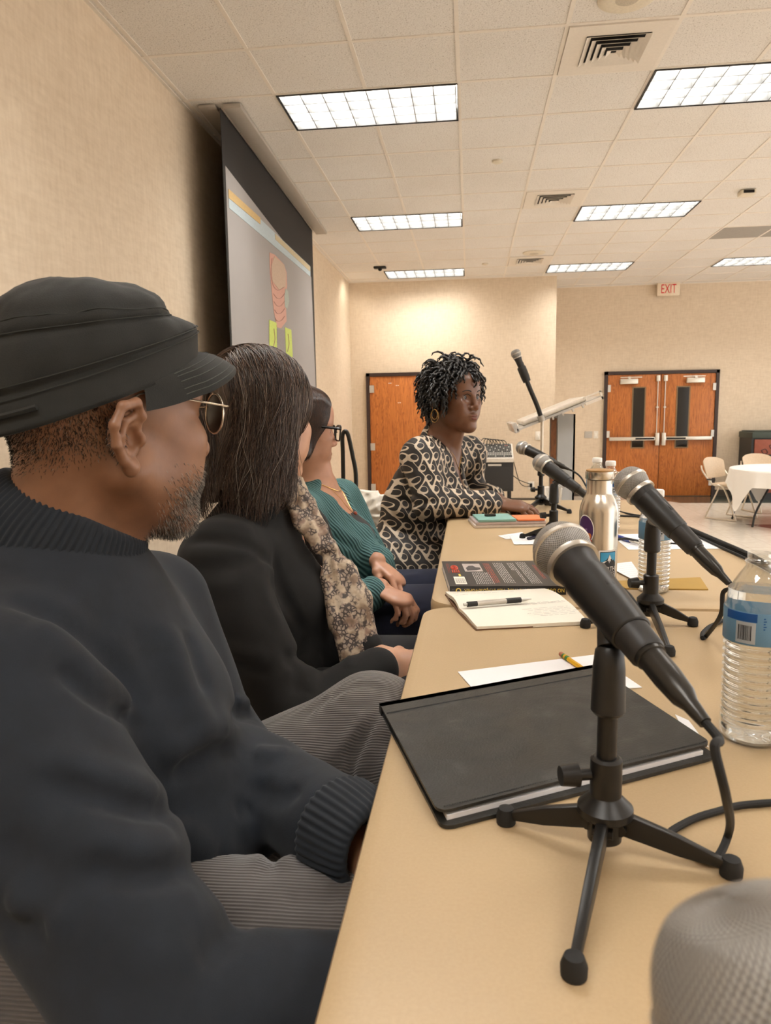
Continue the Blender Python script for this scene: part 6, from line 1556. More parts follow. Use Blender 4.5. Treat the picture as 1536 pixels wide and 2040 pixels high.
def build_blazer():
    pr = thing('person', 'woman with long brown hair in black blazer and print scarf, second from the camera', 'person', (-.42, 1.42, RISER))
    Hd = Head(atY(525, 832, 1.42), math.radians(63), math.radians(-3), 0, 1.0, width=.95, jaw=.92, nose=.9, ear=.85)
    W = lambda *p: Hd.wor(A_(*p))
    nb = A_(-.425, 1.42, 1.335); rs = A_(-.455, 1.24, 1.258); ls = A_(-.385, 1.58, 1.265); re = A_(-.30, 1.15, 1.005); rw = atY(750, 1336, 1.265); le = A_(-.30, 1.60, 1.02); lw = atY(722, 1292, 1.36)
    tor = [rce((-.46, 1.42, .95), (-.45, 1.42, 1.2), .15, .155, (1, .1, 0), .75), rce((-.45, 1.29, 1.275), (-.405, 1.53, 1.27), .074, .07, (0, 0, 1), .95), ell((-.36, 1.42, 1.16), (.1, .13, .09)), rce((-.45, 1.41, 1.26), (-.43, 1.42, 1.35), .1, .066, (1, 0, 0), .9), ell((-.38, 1.42, 1.03), (.12, .15, .11))]
    torso = union(tor, .05)
    dr = unit(rw - re); dl = unit(lw - le)
    armR = union([chain([rs, re], [.071, .06], .02), chain([re, rw], [.058, .043], .02)], .035); armL = union([chain([ls, le], [.07, .056], .02), chain([le, lw], [.054, .042], .02)], .03)
    base = lambda P: smin(smin(torso(P), armR(P), .05), armL(P), .03)
    legs = union([chain([A_(-.40, 1.32, .95), A_(.05, 1.27, .985), A_(.06, 1.27, .5)], [.09, .07, .05], .03), chain([A_(-.40, 1.52, .95), A_(.05, 1.5, .985), A_(.06, 1.5, .5)], [.09, .07, .05], .03), ell((-.42, 1.42, .95), (.14, .18, .1))], .03)
    jk = folds(base, [([(350, 1085), (420, 1075), (500, 1090), (548, 1130)], -.009, .010), ([(350, 1060), (430, 1045), (510, 1060)], .006, .02), ([(345, 1125), (430, 1130), (550, 1105)], -.006, .012), ([(360, 1180), (450, 1170), (560, 1130)], .006, .018),
        ([(548, 1090), (556, 1160), (590, 1230), (612, 1270)], -.010, .010), ([(520, 1110), (530, 1190), (565, 1260)], .006, .016), ([(615, 1262), (600, 1300), (560, 1330)], -.009, .011), ([(560, 1290), (590, 1330), (585, 1390)], -.006, .010), ([(600, 1300), (620, 1340), (610, 1380)], .007, .012),
        ([(640, 1290), (655, 1330)], -.005, .009), ([(450, 1310), (500, 1335), (540, 1340)], -.006, .010), ([(430, 1280), (480, 1300), (540, 1305)], .005, .014), ([(400, 1200), (470, 1260)], .003, .02), ([(690, 1290), (700, 1335)], .004, .010), ([(590, 1010), (610, 1080), (640, 1150)], .004, .014)])
    BL = m_fabric('black_wool', (.0048, .0048, .005), .15, 1200, .3, .9, .02, 40)
    # blazer is open down the front: a wedge between the lapels is left out
    fd = unit(A_(1, .12, 0)); sd = A_(-fd[1], fd[0], 0)
    def opening(P):
        q = P - A_(-.42, 1.43, 0); x = q @ fd; y = np.abs(q @ sd - .012); w = .022 + .04 * np.clip((1.32 - P[:, 2]) / .1, 0, 1) + .01 * np.clip((1.18 - P[:, 2]) / .2, 0, 1)
        return np.maximum(y - w, .045 - x)
    armsd = lambda P: np.minimum(armR(P), armL(P))
    def jacket(P):
        d = jk(P) + wav(P, 45, 13, .0012); cut = smax(d, -opening(P), .006); d = np.where(armsd(P) < .006, d, cut)
        d = np.maximum(d, -((np.linalg.norm(P - (rw + dr * .02), axis=1)) - .034) * 0 + d)
        return smax(d, .90 - P[:, 2], .006)
    skinmesh('blazer', jacket, (-.66, 1.03, .88), (.02, 1.72, 1.44), .0055, BL, pr)
    # blouse / scarf
    t = NT('snake_print_silk'); co = t.coord(); v1 = t.n('TexVoronoi', Scale=130.0, _feature='DISTANCE_TO_EDGE'); t.l(co, v1.inputs['Vector']); n1 = t.n('TexNoise', Scale=24.0, Detail=3.0); t.l(co, n1.inputs['Vector']); n2 = t.n('TexNoise', Scale=55.0, Detail=3.0); t.l(co, n2.inputs['Vector'])
    c = t.ramp(n1.outputs[0], [(.36, (.2, .13, .085)), (.44, (.42, .32, .22)), (.52, (.52, .42, .31)), (.58, (.3, .2, .15)), (.68, (.17, .11, .07))])
    c = t.mix(t.ramp(n2.outputs[0], [(.44, (0, 0, 0)), (.54, (1, 1, 1))]), c, t.mix(t.ramp(v1.outputs['Distance'], [(.1, (0, 0, 0)), (.2, (1, 1, 1))]), (.05, .035, .03), (.36, .28, .22)))
    SCF = t.set(c, .45)
    blouse = lambda P: smax(np.maximum(torso(P) + .007, .9 - P[:, 2]), -(.0 - (P - A_(-.42, 1.43, 0)) @ fd), .01)
    skinmesh('blouse', lambda P: blouse(P) + wav(P, 70, 31, .0022), (-.44, 1.25, .9), (-.14, 1.62, 1.37), .006, SCF, pr)
    kn = atY(657, 1092, 1.395); FN = unit(A_(.75, -.65, .15))
    def ribn(P, r, sq=.5): return union([rce(P[i], P[i + 1], r[i], r[i + 1], FN, sq) for i in range(len(P) - 1)], .008)
    sc = union([ribn([atY(592, 968, 1.43), atY(608, 1010, 1.415), atY(632, 1055, 1.40), kn], [.02, .026, .024, .014]), ribn([atY(574, 985, 1.40), atY(598, 1040, 1.385), atY(634, 1085, 1.385), kn], [.014, .016, .016, .012]), ell(kn, (.019, .02, .018)),
        ribn([kn, atY(664, 1150, 1.375), atY(684, 1230, 1.35), atY(706, 1302, 1.33)], [.013, .028, .036, .034]), ribn([kn, atY(690, 1140, 1.385), atY(716, 1200, 1.37), atY(734, 1308, 1.335)], [.012, .024, .03, .03])], .007)
    scf = folds(sc, [([(610, 1000), (640, 1050), (655, 1085)], -.004, .004), ([(625, 1000), (648, 1050)], .003, .004), ([(664, 1104), (690, 1160), (712, 1230), (728, 1300)], -.008, .0045), ([(672, 1105), (702, 1165), (728, 1250), (744, 1300)], -.006, .004), ([(655, 1105), (665, 1170), (690, 1290)], -.006, .005), ([(660, 1105), (676, 1165), (704, 1260)], .004, .006), ([(600, 985), (625, 1035), (650, 1080)], -.005, .004), ([(645, 1080), (668, 1098)], -.005, .004)])
    skinmesh('scarf', lambda P: scf(P) + wav(P, 120, 33, .0016), (-.50, 1.2, .98), (-.08, 1.55, 1.44), .0042, SCF, pr)
    # body
    neck = lambda P: smin(rce(W(-.03, 0, -.03), nb, .05, .054, (1, .2, .3), .95)(P), rc(W(.012, 0, -.075), nb + A_(.02, .01, .03), .04, .042)(P), .03)
    hr = hand(rw + dr * .018, hframe(A_(.75, .45, -.2), A_(.25, -.75, .6), True), 1, [(4, 42, 58, 30), (1, 46, 60, 32), (-3, 48, 60, 32), (-7, 50, 58, 30)], [(.02, .022, -.004), (.045, .036, -.014), (.07, .034, -.022), (.09, .024, -.026)], .92)
    hl = hand(lw + dl * .012, hframe(A_(.8, -.5, -.12), A_(-.1, -.1, 1), False), 1, [(4, 36, 50, 30), (1, 40, 55, 32), (-3, 42, 55, 32), (-7, 44, 52, 30)], [(.02, .022, -.004), (.045, .038, -.004), (.07, .04, -.004), (.09, .034, -.008)], .92)
    fa = lambda P: np.minimum(rc(re, rw + dr * .02, .04, .026)(P), rc(le, lw + dl * .015, .04, .026)(P))
    feet = union([chain([A_(.06, y, .52), A_(.07, y, .47), A_(.17, y, .455)], [.045, .038, .025], .02) for y in (1.27, 1.5)], .0)
    hd_ = bound(Hd, Hd.c, .18); hl = bound(hl, lw + dl * .09, .15); hr = bound(hr, rw + dr * .09, .15); to_ = bound(torso, (nb + A_(-.4, nb[1], .9)) / 2, .4); ar_ = bound(lambda P: np.minimum(armR(P), armL(P)), (rs + ls + rw + lw) / 4, .4); le_ = bound(legs, A_(-.2, nb[1], .8), .55)
    def body(P):
        d = smin(smin(hd_(P), neck(P), .025), to_(P) + .016, .025); d = smin(d, le_(P) + .012, .03); d = smin(d, ar_(P) + .016, .02)
        d = smin(d, fa(P), .015); return smin(smin(smin(d, hr(P), .01), hl(P), .006), feet(P), .01)
    hnd = (np.minimum(rw, lw) - .03, np.maximum(rw, lw) + .13, .0032)
    skinmesh('body', body, (-.66, 1.05, .42), (.24, 1.72, 1.68), .013, SK2, pr, fine=finehead(Hd, .0035, extra=[hnd]))
    TRB = m_fabric('black_trousers', (.012, .012, .014), .15, 1200, .3, .9, .04, 40)
    skinmesh('trousers', legs, (-.6, 1.12, .47), (.15, 1.66, 1.09), .011, TRB, pr)
    for y in (1.27, 1.5): skinmesh('shoe', lambda P, y=y: smax(chain([A_(.06, y, .475), A_(.19, y, .46)], [.042, .034], .02)(P), (RISER + .002) - P[:, 2], .003), (-.02, y - .07, .42), (.25, y + .07, .54), .009, plain('shoe_black', '#17130f', .35), pr)
    # hair
    HC = hairmat('hair_brown', (.022, .012, .008), (.055, .031, .02)); HC2 = hairmat('hair_brown_light', (.075, .042, .027), (.14, .082, .055)); HC3 = hairmat('hair_grey_strand', (.2, .16, .13), (.3, .25, .21))
    L = [ell((-.016, 0, .036), (.109, .09, .097)), rce((-.05, 0, .02), (-.075, 0, -.16), .092, .088, (1, 0, 0), .62), rce((-.03, -.058, .03), (-.028, -.074, -.15), .034, .024, (0, 1, 0), .75), rce((-.02, .062, .03), (-.01, .078, -.15), .036, .026, (0, 1, 0), .8)]
    def hl_(P):
        d = union(L, .03)(P); d = smax(d, ell((.088, 0, -.03), (.068, .078, .115))(P) * -1, .012); return d
    hf = lambda P: hl_(Hd.loc(P)) * Hd.s
    vol = lambda P: hf(P) + wav(P, 70, 41, .003) + .0012 * np.sin(Hd.loc(P)[:, 1] * 500 + 40 * Hd.loc(P)[:, 0])
    lo = Hd.c - A_(.19, .19, .23); hi = Hd.c + A_(.19, .19, .16)
    ho = skinmesh('hair', lambda P: smax(vol(P) + .002, -(Hd.loc(P)[:, 2] + .152 + .012 * np.sin(Hd.loc(P)[:, 1] * 90) + .006 * np.sin(Hd.loc(P)[:, 1] * 310)), .01), lo, hi, .0045, HC, pr)
    rr = np.random.default_rng(5); n = 10500
    pt = np.stack([rr.uniform(-.105, .08, n), rr.normal(0, .022, n), np.full(n, .2)], -1)
    P = Hd.wor(pt); dn = Hd.R @ A_(0, 0, -1)
    for _ in range(40): P = P + dn * np.maximum(hf(P) - .001, -.01)[:, None] * .8
    ok = np.abs(hf(P)) < .006; P, pt = P[ok], pt[ok]; n = len(P)
    sgn = np.where(pt[:, 1] + rr.normal(0, .006, n) > 0, 1., -1.)
    lft, fw = Hd.R[:, 1], Hd.R[:, 0]; bias = rr.uniform(-.75, -.1, n)
    def df(P, k):
        q = Hd.loc(P); dd = A_(0, 0, -1)[None] * np.ones((n, 1)); top = np.clip((q[:, 2] - .02) / .1, 0, 1)
        return dd + (lft[None] * sgn[:, None] * 1.3 + fw[None] * bias[:, None]) * top[:, None] + (-fw[None]) * .12
    paths = hair_flow(hf, P, df, 27, .0121, .0012, 6, .13)
    ln = rr.uniform(.74, 1.0, n); K = paths.shape[1]
    tt = np.linspace(0, 1, K)[None] * ln[:, None] * (K - 1); i0 = np.minimum(tt.astype(int), K - 2); fr = (tt - i0)[..., None]; S = np.arange(n)[:, None]
    paths = paths[S, i0] * (1 - fr) + paths[S, i0 + 1] * fr
    N = normal_of(hf, paths.reshape(-1, 3)).reshape(paths.shape); lift = rr.uniform(-.001, .008, n) * (rr.random(n) ** 2 + .2); fly = (rr.random(n) < .03) * rr.uniform(.004, .014, n)
    ww = np.linspace(0, 1, K)[None]; lat = np.cross(N, np.gradient(paths, axis=1)); lat /= np.linalg.norm(lat, axis=2)[..., None] + 1e-9
    fam = np.sin(pt[:, 0] * 60 + sgn * 2)[:, None]; paths = paths + lat * ((.007 * ww ** 1.5 * np.sin(ww * 11 + 3 * fam + rr.normal(0, .4, n)[:, None])))[..., None] + N * (.006 * ww ** 2 * np.sin(ww * 9 + 4 * fam))[..., None]
    paths = paths + N * (lift[:, None] + fly[:, None] * np.linspace(0, 1, K)[None])[..., None]
    midx = rr.choice(3, n, p=[.55, .38, .07])
    strands('hair_strands', paths, rr.uniform(.0005, .0011, n), [HC, HC2, HC3], ho, midx)
    seat_chair(-.47, 1.42, 0, 'cream folding chair hidden under the woman in the black blazer')
build_blazer()

# ================================================================== PERSON: woman in teal cardigan with glasses
def build_teal():
    pr = thing('person', 'woman in teal knit cardigan with black glasses, hands folded, third from the camera', 'person', (-.44, 2.08, RISER))
    Hd = Head(atY(595, 853, 2.05), math.radians(28), math.radians(-6), 0, 1.0, width=.96, jaw=.95, nose=.95, ear=.85)
    W = lambda *p: Hd.wor(A_(*p))
    nb = A_(-.455, 2.08, 1.315); rs = A_(-.47, 1.90, 1.255); ls = A_(-.41, 2.255, 1.26); re = A_(-.36, 1.80, 1.01); rw = atY(757, 1172, 1.86); le = A_(-.30, 2.27, 1.03); lw = atY(752, 1118, 1.98)
    tor = [rce((-.47, 2.08, .95), (-.46, 2.08, 1.19), .15, .155, (1, .1, 0), .78), rce((-.465, 1.95, 1.26), (-.43, 2.20, 1.255), .066, .066, (0, 0, 1), .95), ell((-.375, 2.09, 1.15), (.105, .14, .09)), rce((-.465, 2.07, 1.23), (-.45, 2.08, 1.295), .09, .055, (1, 0, 0), .85), ell((-.37, 2.08, 1.03), (.125, .15, .1))]
    torso = union(tor, .05); dr = unit(rw - re); dl = unit(lw - le)
    armR = union([chain([rs, re], [.07, .058], .02), chain([re, rw - dr * .03], [.056, .046], .02)], .03); armL = union([chain([ls, le], [.068, .056], .02), chain([le, lw - dl * .03], [.054, .048], .02)], .03)
    base = lambda P: smin(smin(torso(P), armR(P), .03), armL(P), .028)
    legs = union([chain([A_(-.40, 1.98, .95), A_(.06, 1.90, 1.0), A_(.07, 1.90, .5)], [.092, .076, .05], .03), chain([A_(-.40, 2.18, .95), A_(.06, 2.15, .99), A_(.07, 2.15, .5)], [.092, .074, .05], .03), ell((-.42, 2.08, .95), (.14, .18, .1))], .03)
    # ribbed knit: diagonal ribs
    t = NT('teal_rib_knit'); co = t.coord(); sx = t.n('SeparateXYZ'); t.l(co, sx.inputs[0])
    ph = t.math('ADD', t.math('MULTIPLY', sx.outputs['Y'], .75), t.math('ADD', t.math('MULTIPLY', sx.outputs['Z'], .55), t.math('MULTIPLY', sx.outputs['X'], .5)))
    nz = t.n('TexNoise', Scale=8.0, Detail=2.0); t.l(co, nz.inputs['Vector']); ph = t.math('ADD', ph, t.math('MULTIPLY', nz.outputs[0], .03))
    rib = t.math('SINE', t.math('MULTIPLY', ph, 2 * PI / .0085)); n2 = t.n('TexNoise', Scale=500.0, Detail=1.0); t.l(co, n2.inputs['Vector'])
    c = t.ramp(t.math('ADD', t.math('MULTIPLY', rib, .35), .5), [(.1, (.02, .06, .065)), (.5, (.055, .14, .145)), (.9, (.095, .21, .212))])
    TEAL = t.set(c, .85, 0.0, t.bump(t.math('ADD', rib, t.math('MULTIPLY', n2.outputs[0], .5)), .6, .002))
    fd = unit(A_(1, .05, 0)); sd = A_(-fd[1], fd[0], 0)
    def vneck(P):
        q = P - A_(-.445, 2.085, 0); x = q @ fd; y = np.abs(q @ sd); w = .012 + .075 * np.clip((P[:, 2] - 1.155) / .14, 0, 1.2)
        return np.maximum(np.maximum(y - w, .02 - x), 1.155 - P[:, 2])
    cg = folds(base, [([(655, 935), (690, 985), (735, 1060), (728, 1120)], .010, .014), ([(640, 945), (675, 1000), (715, 1068)], -.005, .006), ([(665, 1045), (700, 1070), (722, 1080)], .006, .009), ([(640, 1050), (690, 1085), (715, 1100)], -.006, .007), ([(700, 1110), (720, 1150), (745, 1165)], -.006, .008), ([(728, 1060), (745, 1100), (758, 1115)], -.005, .006), ([(705, 1130), (730, 1185), (745, 1190)], .006, .010), ([(690, 1090), (715, 1130)], .005, .010), ([(742, 1075), (765, 1100)], .005, .008)])
    cd_ = lambda P: smax(smax(cg(P) + wav(P, 55, 51, .0022), -vneck(P), .008), .92 - P[:, 2], .006)
    skinmesh('cardigan', cd_, (-.66, 1.72, .90), (-.12, 2.40, 1.40), .0058, TEAL, pr)
    CAMI = m_fabric('black_camisole', (.012, .012, .013), .2, 900, .4, .7, .05, 40)
    skinmesh('camisole', lambda P: np.maximum(np.maximum(torso(P) + .006, P[:, 2] - (1.24 + .005 * np.sin(P[:, 1] * 330))), .95 - P[:, 2]), (-.6, 1.9, .93), (-.2, 2.28, 1.28), .005, CAMI, pr)
    neck = lambda P: smin(rce(W(-.03, 0, -.03), nb, .049, .056, (1, .2, .3), .95)(P), rc(W(-.002, 0, -.075), nb + A_(.02, .005, .01), .038, .042)(P), .03)
    hr = hand(rw - dr * .005, hframe(A_(.8, -.5, -.2), A_(.25, -.15, .95), True), 1, [(5, 40, 55, 30), (1, 44, 58, 32), (-3, 46, 60, 32), (-7, 48, 58, 30)], [(.02, .024, -.004), (.045, .042, -.012), (.07, .044, -.022), (.09, .034, -.03)], .95)
    hl = hand(lw - dl * .005, hframe(A_(.7, -.55, -.5), A_(.5, .0, .85), False), 1, [(5, 24, 34, 22), (1, 26, 36, 22), (-3, 28, 38, 22), (-7, 30, 36, 22)], [(.02, .022, -.006), (.04, .034, -.014), (.06, .038, -.022), (.08, .036, -.03)], .95)
    fa = lambda P: np.minimum(rc(re, rw, .038, .027)(P), rc(le, lw, .038, .027)(P))
    feet = union([chain([A_(.07, y, .52), A_(.08, y, .47), A_(.18, y, .455)], [.045, .038, .025], .02) for y in (1.90, 2.15)], .0)
    hd_ = bound(Hd, Hd.c, .18); hl = bound(hl, lw + dl * .09, .15); hr = bound(hr, rw + dr * .09, .15); to_ = bound(torso, (nb + A_(-.4, nb[1], .9)) / 2, .4); ar_ = bound(lambda P: np.minimum(armR(P), armL(P)), (rs + ls + rw + lw) / 4, .4); le_ = bound(legs, A_(-.2, nb[1], .8), .55)
    def body(P):
        d = smin(smin(hd_(P), neck(P), .025), to_(P) + .009, .022); d = smin(d, le_(P) + .012, .03); d = smin(d, ar_(P) + .016, .02)
        d = smin(d, fa(P), .015); return smin(smin(smin(d, hr(P), .01), hl(P), .006), feet(P), .01)
    hnd = (np.minimum(rw, lw) - .03, np.maximum(rw, lw) + .13, .0035)
    skinmesh('body', body, (-.66, 1.72, .42), (.25, 2.4, 1.66), .013, SK3, pr, fine=finehead(Hd, .0034, extra=[hnd]))
    NAVY = m_fabric('navy_trousers', (.008, .011, .03), .15, 1200, .3, .9, .06, 40)
    lg = folds(legs, [([(760, 1215), (810, 1205), (850, 1205)], -.003, .006), ([(765, 1250), (820, 1240)], -.004, .008), ([(800, 1150), (840, 1145)], .004, .01)])
    skinmesh('trousers', lg, (-.6, 1.76, .47), (.17, 2.32, 1.11), .009, NAVY, pr)
    for y in (1.90, 2.15): skinmesh('shoe', lambda P, y=y: smax(chain([A_(.07, y, .475), A_(.2, y, .46)], [.042, .034], .02)(P), (RISER + .002) - P[:, 2], .003), (-.02, y - .07, .42), (.26, y + .07, .54), .009, plain('shoe_black', '#17130f', .35), pr)
    Hd.eyes(pr)
    # hair: chin-length, dark brown, swept back from the face
    HC = hairmat('hair_dark_brown', (.012, .006, .004), (.03, .013, .008), .3); HC2 = hairmat('hair_auburn', (.05, .02, .011), (.08, .033, .018), .3)
    L = [ell((-.014, 0, .036), (.106, .086, .093)), rce((-.045, 0, .02), (-.06, 0, -.08), .085, .075, (1, 0, 0), .65), rce((.03, -.058, .05), (-.004, -.078, -.065), .032, .026, (0, 1, 0), .55), rce((.03, .058, .05), (.0, .078, -.06), .032, .024, (0, 1, 0), .55), ell((.04, 0, .075), (.042, .058, .034))]
    hl_ = lambda P: smax(union(L, .025)(P), -ell((.128, 0, -.035), (.062, .085, .105))(P), .01)
    hf = lambda P: hl_(Hd.loc(P)) * Hd.s
    ho = skinmesh('hair', lambda P: hf(P) + .0008 * np.sin(Hd.loc(P)[:, 0] * 700), Hd.c - .17, Hd.c + .15, .0048, HC, pr)
    rr = np.random.default_rng(8); n = 2400; pt = np.stack([rr.uniform(-.095, .085, n), rr.normal(0, .02, n), np.full(n, .2)], -1); P = Hd.wor(pt); dn = Hd.R @ A_(0, 0, -1)
    for _ in range(40): P = P + dn * np.maximum(hf(P) - .001, -.01)[:, None] * .8
    ok = np.abs(hf(P)) < .006; P, pt = P[ok], pt[ok]; n = len(P)
    sgn = np.where(pt[:, 1] > 0, 1., -1.); bias = rr.uniform(-.3, .1, n)
    def df(P, k):
        q = Hd.loc(P); top = np.clip((q[:, 2] - .01) / .1, 0, 1); return A_(0, 0, -1)[None] + (Hd.R[:, 1][None] * sgn[:, None] * 1.4 + Hd.R[:, 0][None] * bias[:, None]) * top[:, None] + Hd.R[:, 0][None] * .05
    paths = hair_flow(hf, P, df, 16, .0125, .001, 9, .05)
    strands('hair_strands', paths, rr.uniform(.0005, .0009, n), [HC, HC2], ho, rr.choice(2, n, p=[.7, .3]))
    # glasses: thick black frame
    GB = plain('glasses_black', '#100f0f', .25)
    for y in (-1, 1): MB().tube([Hd.wor(A_(*p)) for p in ((-.01, y * .078, .0), (.03, y * .076, .008), (.09, y * .072, .008), (.104, y * .068, .008))], .0042, 6, spline=3).build('glasses_temple', GB, pr)
    fr = MB()
    for y in (-1, 1):
        c = A_(.111, y * .034, -.006); ring = [c + A_(-.0045 * (abs(math.cos(a)) * (1 if y * math.cos(a) > 0 else 0)), .028 * np.sign(math.cos(a)) * abs(math.cos(a)) ** .6, .021 * np.sign(math.sin(a)) * abs(math.sin(a)) ** .6) for a in np.linspace(0, 2 * PI, 33)[:-1]]
        fr.tube([Hd.wor(p) for p in ring], .0024, 6, closed=True)
        fr.tube([Hd.wor(p + A_(.0, 0, .0015)) for p in ring[1:16]], .0032, 6)
    fr.tube([Hd.wor(A_(.113, y, -.002)) for y in (-.008, 0, .008)], .0024, 6); fr.build('glasses_frame', GB, pr)
    MB().tube([W(-.008 + .013 * math.sin(a), -.078 - .003, -.062 + .014 * math.cos(a)) for a in np.linspace(0, 2 * PI, 24)], .0012, 6).build('earring', plain('gold', (.8, .55, .22), .25, 1.0), pr)
    nk = []
    for a in np.linspace(-1.5, 1.5, 20):
        nk.append(nb + A_(.058 * math.cos(a) * 1.0 + .012, .062 * math.sin(a), .022 - .035 * math.cos(a)))
    bodyf = lambda P: np.minimum(neck(P), torso(P) + .009)
    def drape(pts, off):
        P = np.array(pts)
        for _ in range(6): P = P - (bodyf(P) - off)[:, None] * normal_of(bodyf, P)
        return P
    GOLD = plain('gold', (.8, .55, .22), .25, 1.0)
    MB().tube(drape(nk, .003), .0014, 6).build('necklace', GOLD, pr)
    n2 = [nb + A_(.06, .05 * s * (1 - q), .01 - .11 * q) for s, q in [(1, x) for x in np.linspace(0, 1, 10)]] + [nb + A_(.06, -.05 * (1 - q), .01 - .11 * q) for q in np.linspace(1, 0, 10)]
    MB().tube(drape(n2, .001), .0007, 5).build('necklace', GOLD, pr)
    p = drape([nb + A_(.07, 0, -.105)], .004); MB().sphere(p[0], .006, 12, 8).build('pendant', plain('pendant_red', (.3, .06, .03), .3), pr)
    seat_chair(-.48, 2.08, 0, 'cream folding chair hidden under the woman in the teal cardigan')
build_teal()

# ================================================================== PERSON: speaking woman in the patterned dress
def build_speaker():
    pr = thing('person', 'speaking woman with short black twists in cream and black swirl dress, arm on the table', 'person', (-.22, 2.66, RISER))
    Hd = Head(atY(906, 791, 2.62), math.radians(-43), math.radians(-2), 0, .95, width=1.0, jaw=.95, nose=1.12, lips=1.35, ear=.85)
    W = lambda *p: Hd.wor(A_(*p))
    nb = A_(-.105, 2.66, 1.43); rs = atY(839, 908, 2.50); ls = A_(.0, 2.79, 1.375); re = A_(-.135, 2.43, 1.225); rw = atY(985, 1004, 2.52); le = A_(-.0, 2.87, 1.225); lw = A_(.1, 2.68, 1.21)
    tor = [rce((-.27, 2.64, .97), (-.17, 2.66, 1.2), .15, .14, (1, -.2, -.4), .8), rce((-.165, 2.54, 1.36), (-.03, 2.76, 1.365), .064, .062, (0, 0, 1), .95), ell((-.1, 2.64, 1.22), (.1, .13, .1), frame_of(-.4)), rce((-.13, 2.65, 1.32), (-.11, 2.66, 1.415), .085, .05, (1, 0, 0), .85), ell((-.29, 2.63, .98), (.16, .185, .12)), rce((-.17, 2.66, 1.2), (-.13, 2.66, 1.29), .14, .11, (1, -.2, 0), .8)]
    tor += [rc(atY(842, 915, 2.56), atY(806, 1010, 2.62), .06, .085), rce((-.14, 2.655, 1.38), (-.125, 2.66, 1.445), .07, .055, (1, 0, 0), .9)]
    torso = union(tor, .05); dr = unit(rw - re); dl = unit(lw - le)
    armR = union([chain([rs, re], [.065, .056], .02), chain([re, rw - dr * .02], [.052, .047], .02)], .03); armL = union([chain([ls, le], [.066, .052], .02), chain([le, lw - dl * .03], [.048, .044], .02)], .03)
    base = lambda P: smin(smin(torso(P), armR(P), .05), armL(P), .04)
    skirt = union([chain([A_(-.26, 2.56, .96), A_(.08, 2.5, .985), A_(.1, 2.5, .68)], [.115, .09, .085], .03), chain([A_(-.26, 2.74, .96), A_(.08, 2.74, .985), A_(.1, 2.74, .68)], [.115, .09, .085], .03)], .05)
    t = NT('swirl_print'); co = t.coord(); n0 = t.n('TexNoise', Scale=6.0, Detail=1.0); t.l(co, n0.inputs['Vector'])
    sx = t.n('SeparateXYZ'); t.l(co, sx.inputs[0]); nx = t.n('SeparateXYZ'); t.l(n0.outputs['Color'], nx.inputs[0])
    M_ = t.math
    U = M_('ADD', M_('MULTIPLY', M_('ADD', sx.outputs['X'], M_('MULTIPLY', sx.outputs['Y'], .45)), 1 / .045), M_('MULTIPLY', nx.outputs[0], 1.3)); V = M_('ADD', M_('MULTIPLY', M_('ADD', sx.outputs['Z'], M_('MULTIPLY', sx.outputs['Y'], .2)), 1 / .04), M_('MULTIPLY', nx.outputs[1], 1.3))
    def lattice(U, V):
        row = M_('FLOOR', V); fu = M_('SUBTRACT', M_('FRACT', M_('ADD', U, M_('MULTIPLY', row, .5))), .5); fv = M_('SUBTRACT', M_('FRACT', V), .5); return fu, fv
    fu, fv = lattice(U, V); r = M_('SQRT', M_('ADD', M_('MULTIPLY', fu, fu), M_('MULTIPLY', fv, fv)))
    off = M_('SQRT', M_('ADD', M_('POWER', M_('SUBTRACT', fu, .07), 2.0), M_('POWER', M_('SUBTRACT', fv, .05), 2.0)))
    cres = M_('MULTIPLY', M_('LESS_THAN', r, .36), M_('GREATER_THAN', off, .245))                # crescent ring
    wv = M_('ABSOLUTE', M_('SUBTRACT', M_('FRACT', M_('ADD', M_('MULTIPLY', V, .5), M_('MULTIPLY', M_('SINE', M_('MULTIPLY', U, 2 * PI)), .2))), .5))
    wid = M_('ADD', .07, M_('MULTIPLY', M_('SINE', M_('ADD', M_('MULTIPLY', U, PI), 1.0)), .05)); s1 = M_('LESS_THAN', wv, wid)
    wv2 = M_('ABSOLUTE', M_('SUBTRACT', M_('FRACT', M_('ADD', U, M_('MULTIPLY', M_('SINE', M_('MULTIPLY', V, PI)), .24))), .5)); s2 = M_('LESS_THAN', wv2, .055)
    core = M_('LESS_THAN', off, .15); m = M_('MAXIMUM', M_('MAXIMUM', cres, s1), s2); m = M_('MULTIPLY', m, M_('SUBTRACT', 1.0, core))
    DR = t.set(t.mix(m, (.011, .008, .007), (.56, .46, .35)), .6)
    fo = [([(880, 985), (930, 1000), (985, 990)], -.004, .006), ([(790, 990), (830, 1005), (880, 995)], -.010, .010), ([(775, 1010), (820, 1030), (870, 1040)], .006, .012), ([(800, 930), (815, 980), (850, 1000)], -.006, .009), ([(870, 870), (895, 930), (908, 975)], -.005, .008), ([(840, 900), (870, 960), (890, 985)], .005, .012), ([(760, 1040), (800, 1060), (860, 1065)], -.006, .009), ([(950, 900), (945, 960)], -.004, .008), ([(900, 1012), (960, 1018)], .003, .006), ([(775, 1080), (840, 1095)], .005, .012)]
    fd = unit(A_(math.cos(-.45), math.sin(-.45), 0)); sd = A_(-fd[1], fd[0], 0)
    def vneck(P):
        q = P - A_(-.13, 2.66, 0); x = q @ fd; y = np.abs(q @ sd); w = .004 + .048 * np.clip((P[:, 2] - 1.25) / .17, 0, 1.3); return np.maximum(np.maximum(y - w, .0 - x), 1.25 - P[:, 2])
    db = folds(lambda P: smin(base(P), skirt(P), .05), fo)
    dress = lambda P: smax(smax(db(P) + wav(P, 60, 61, .002), -vneck(P), .006), P[:, 2] - 1.49, .004)
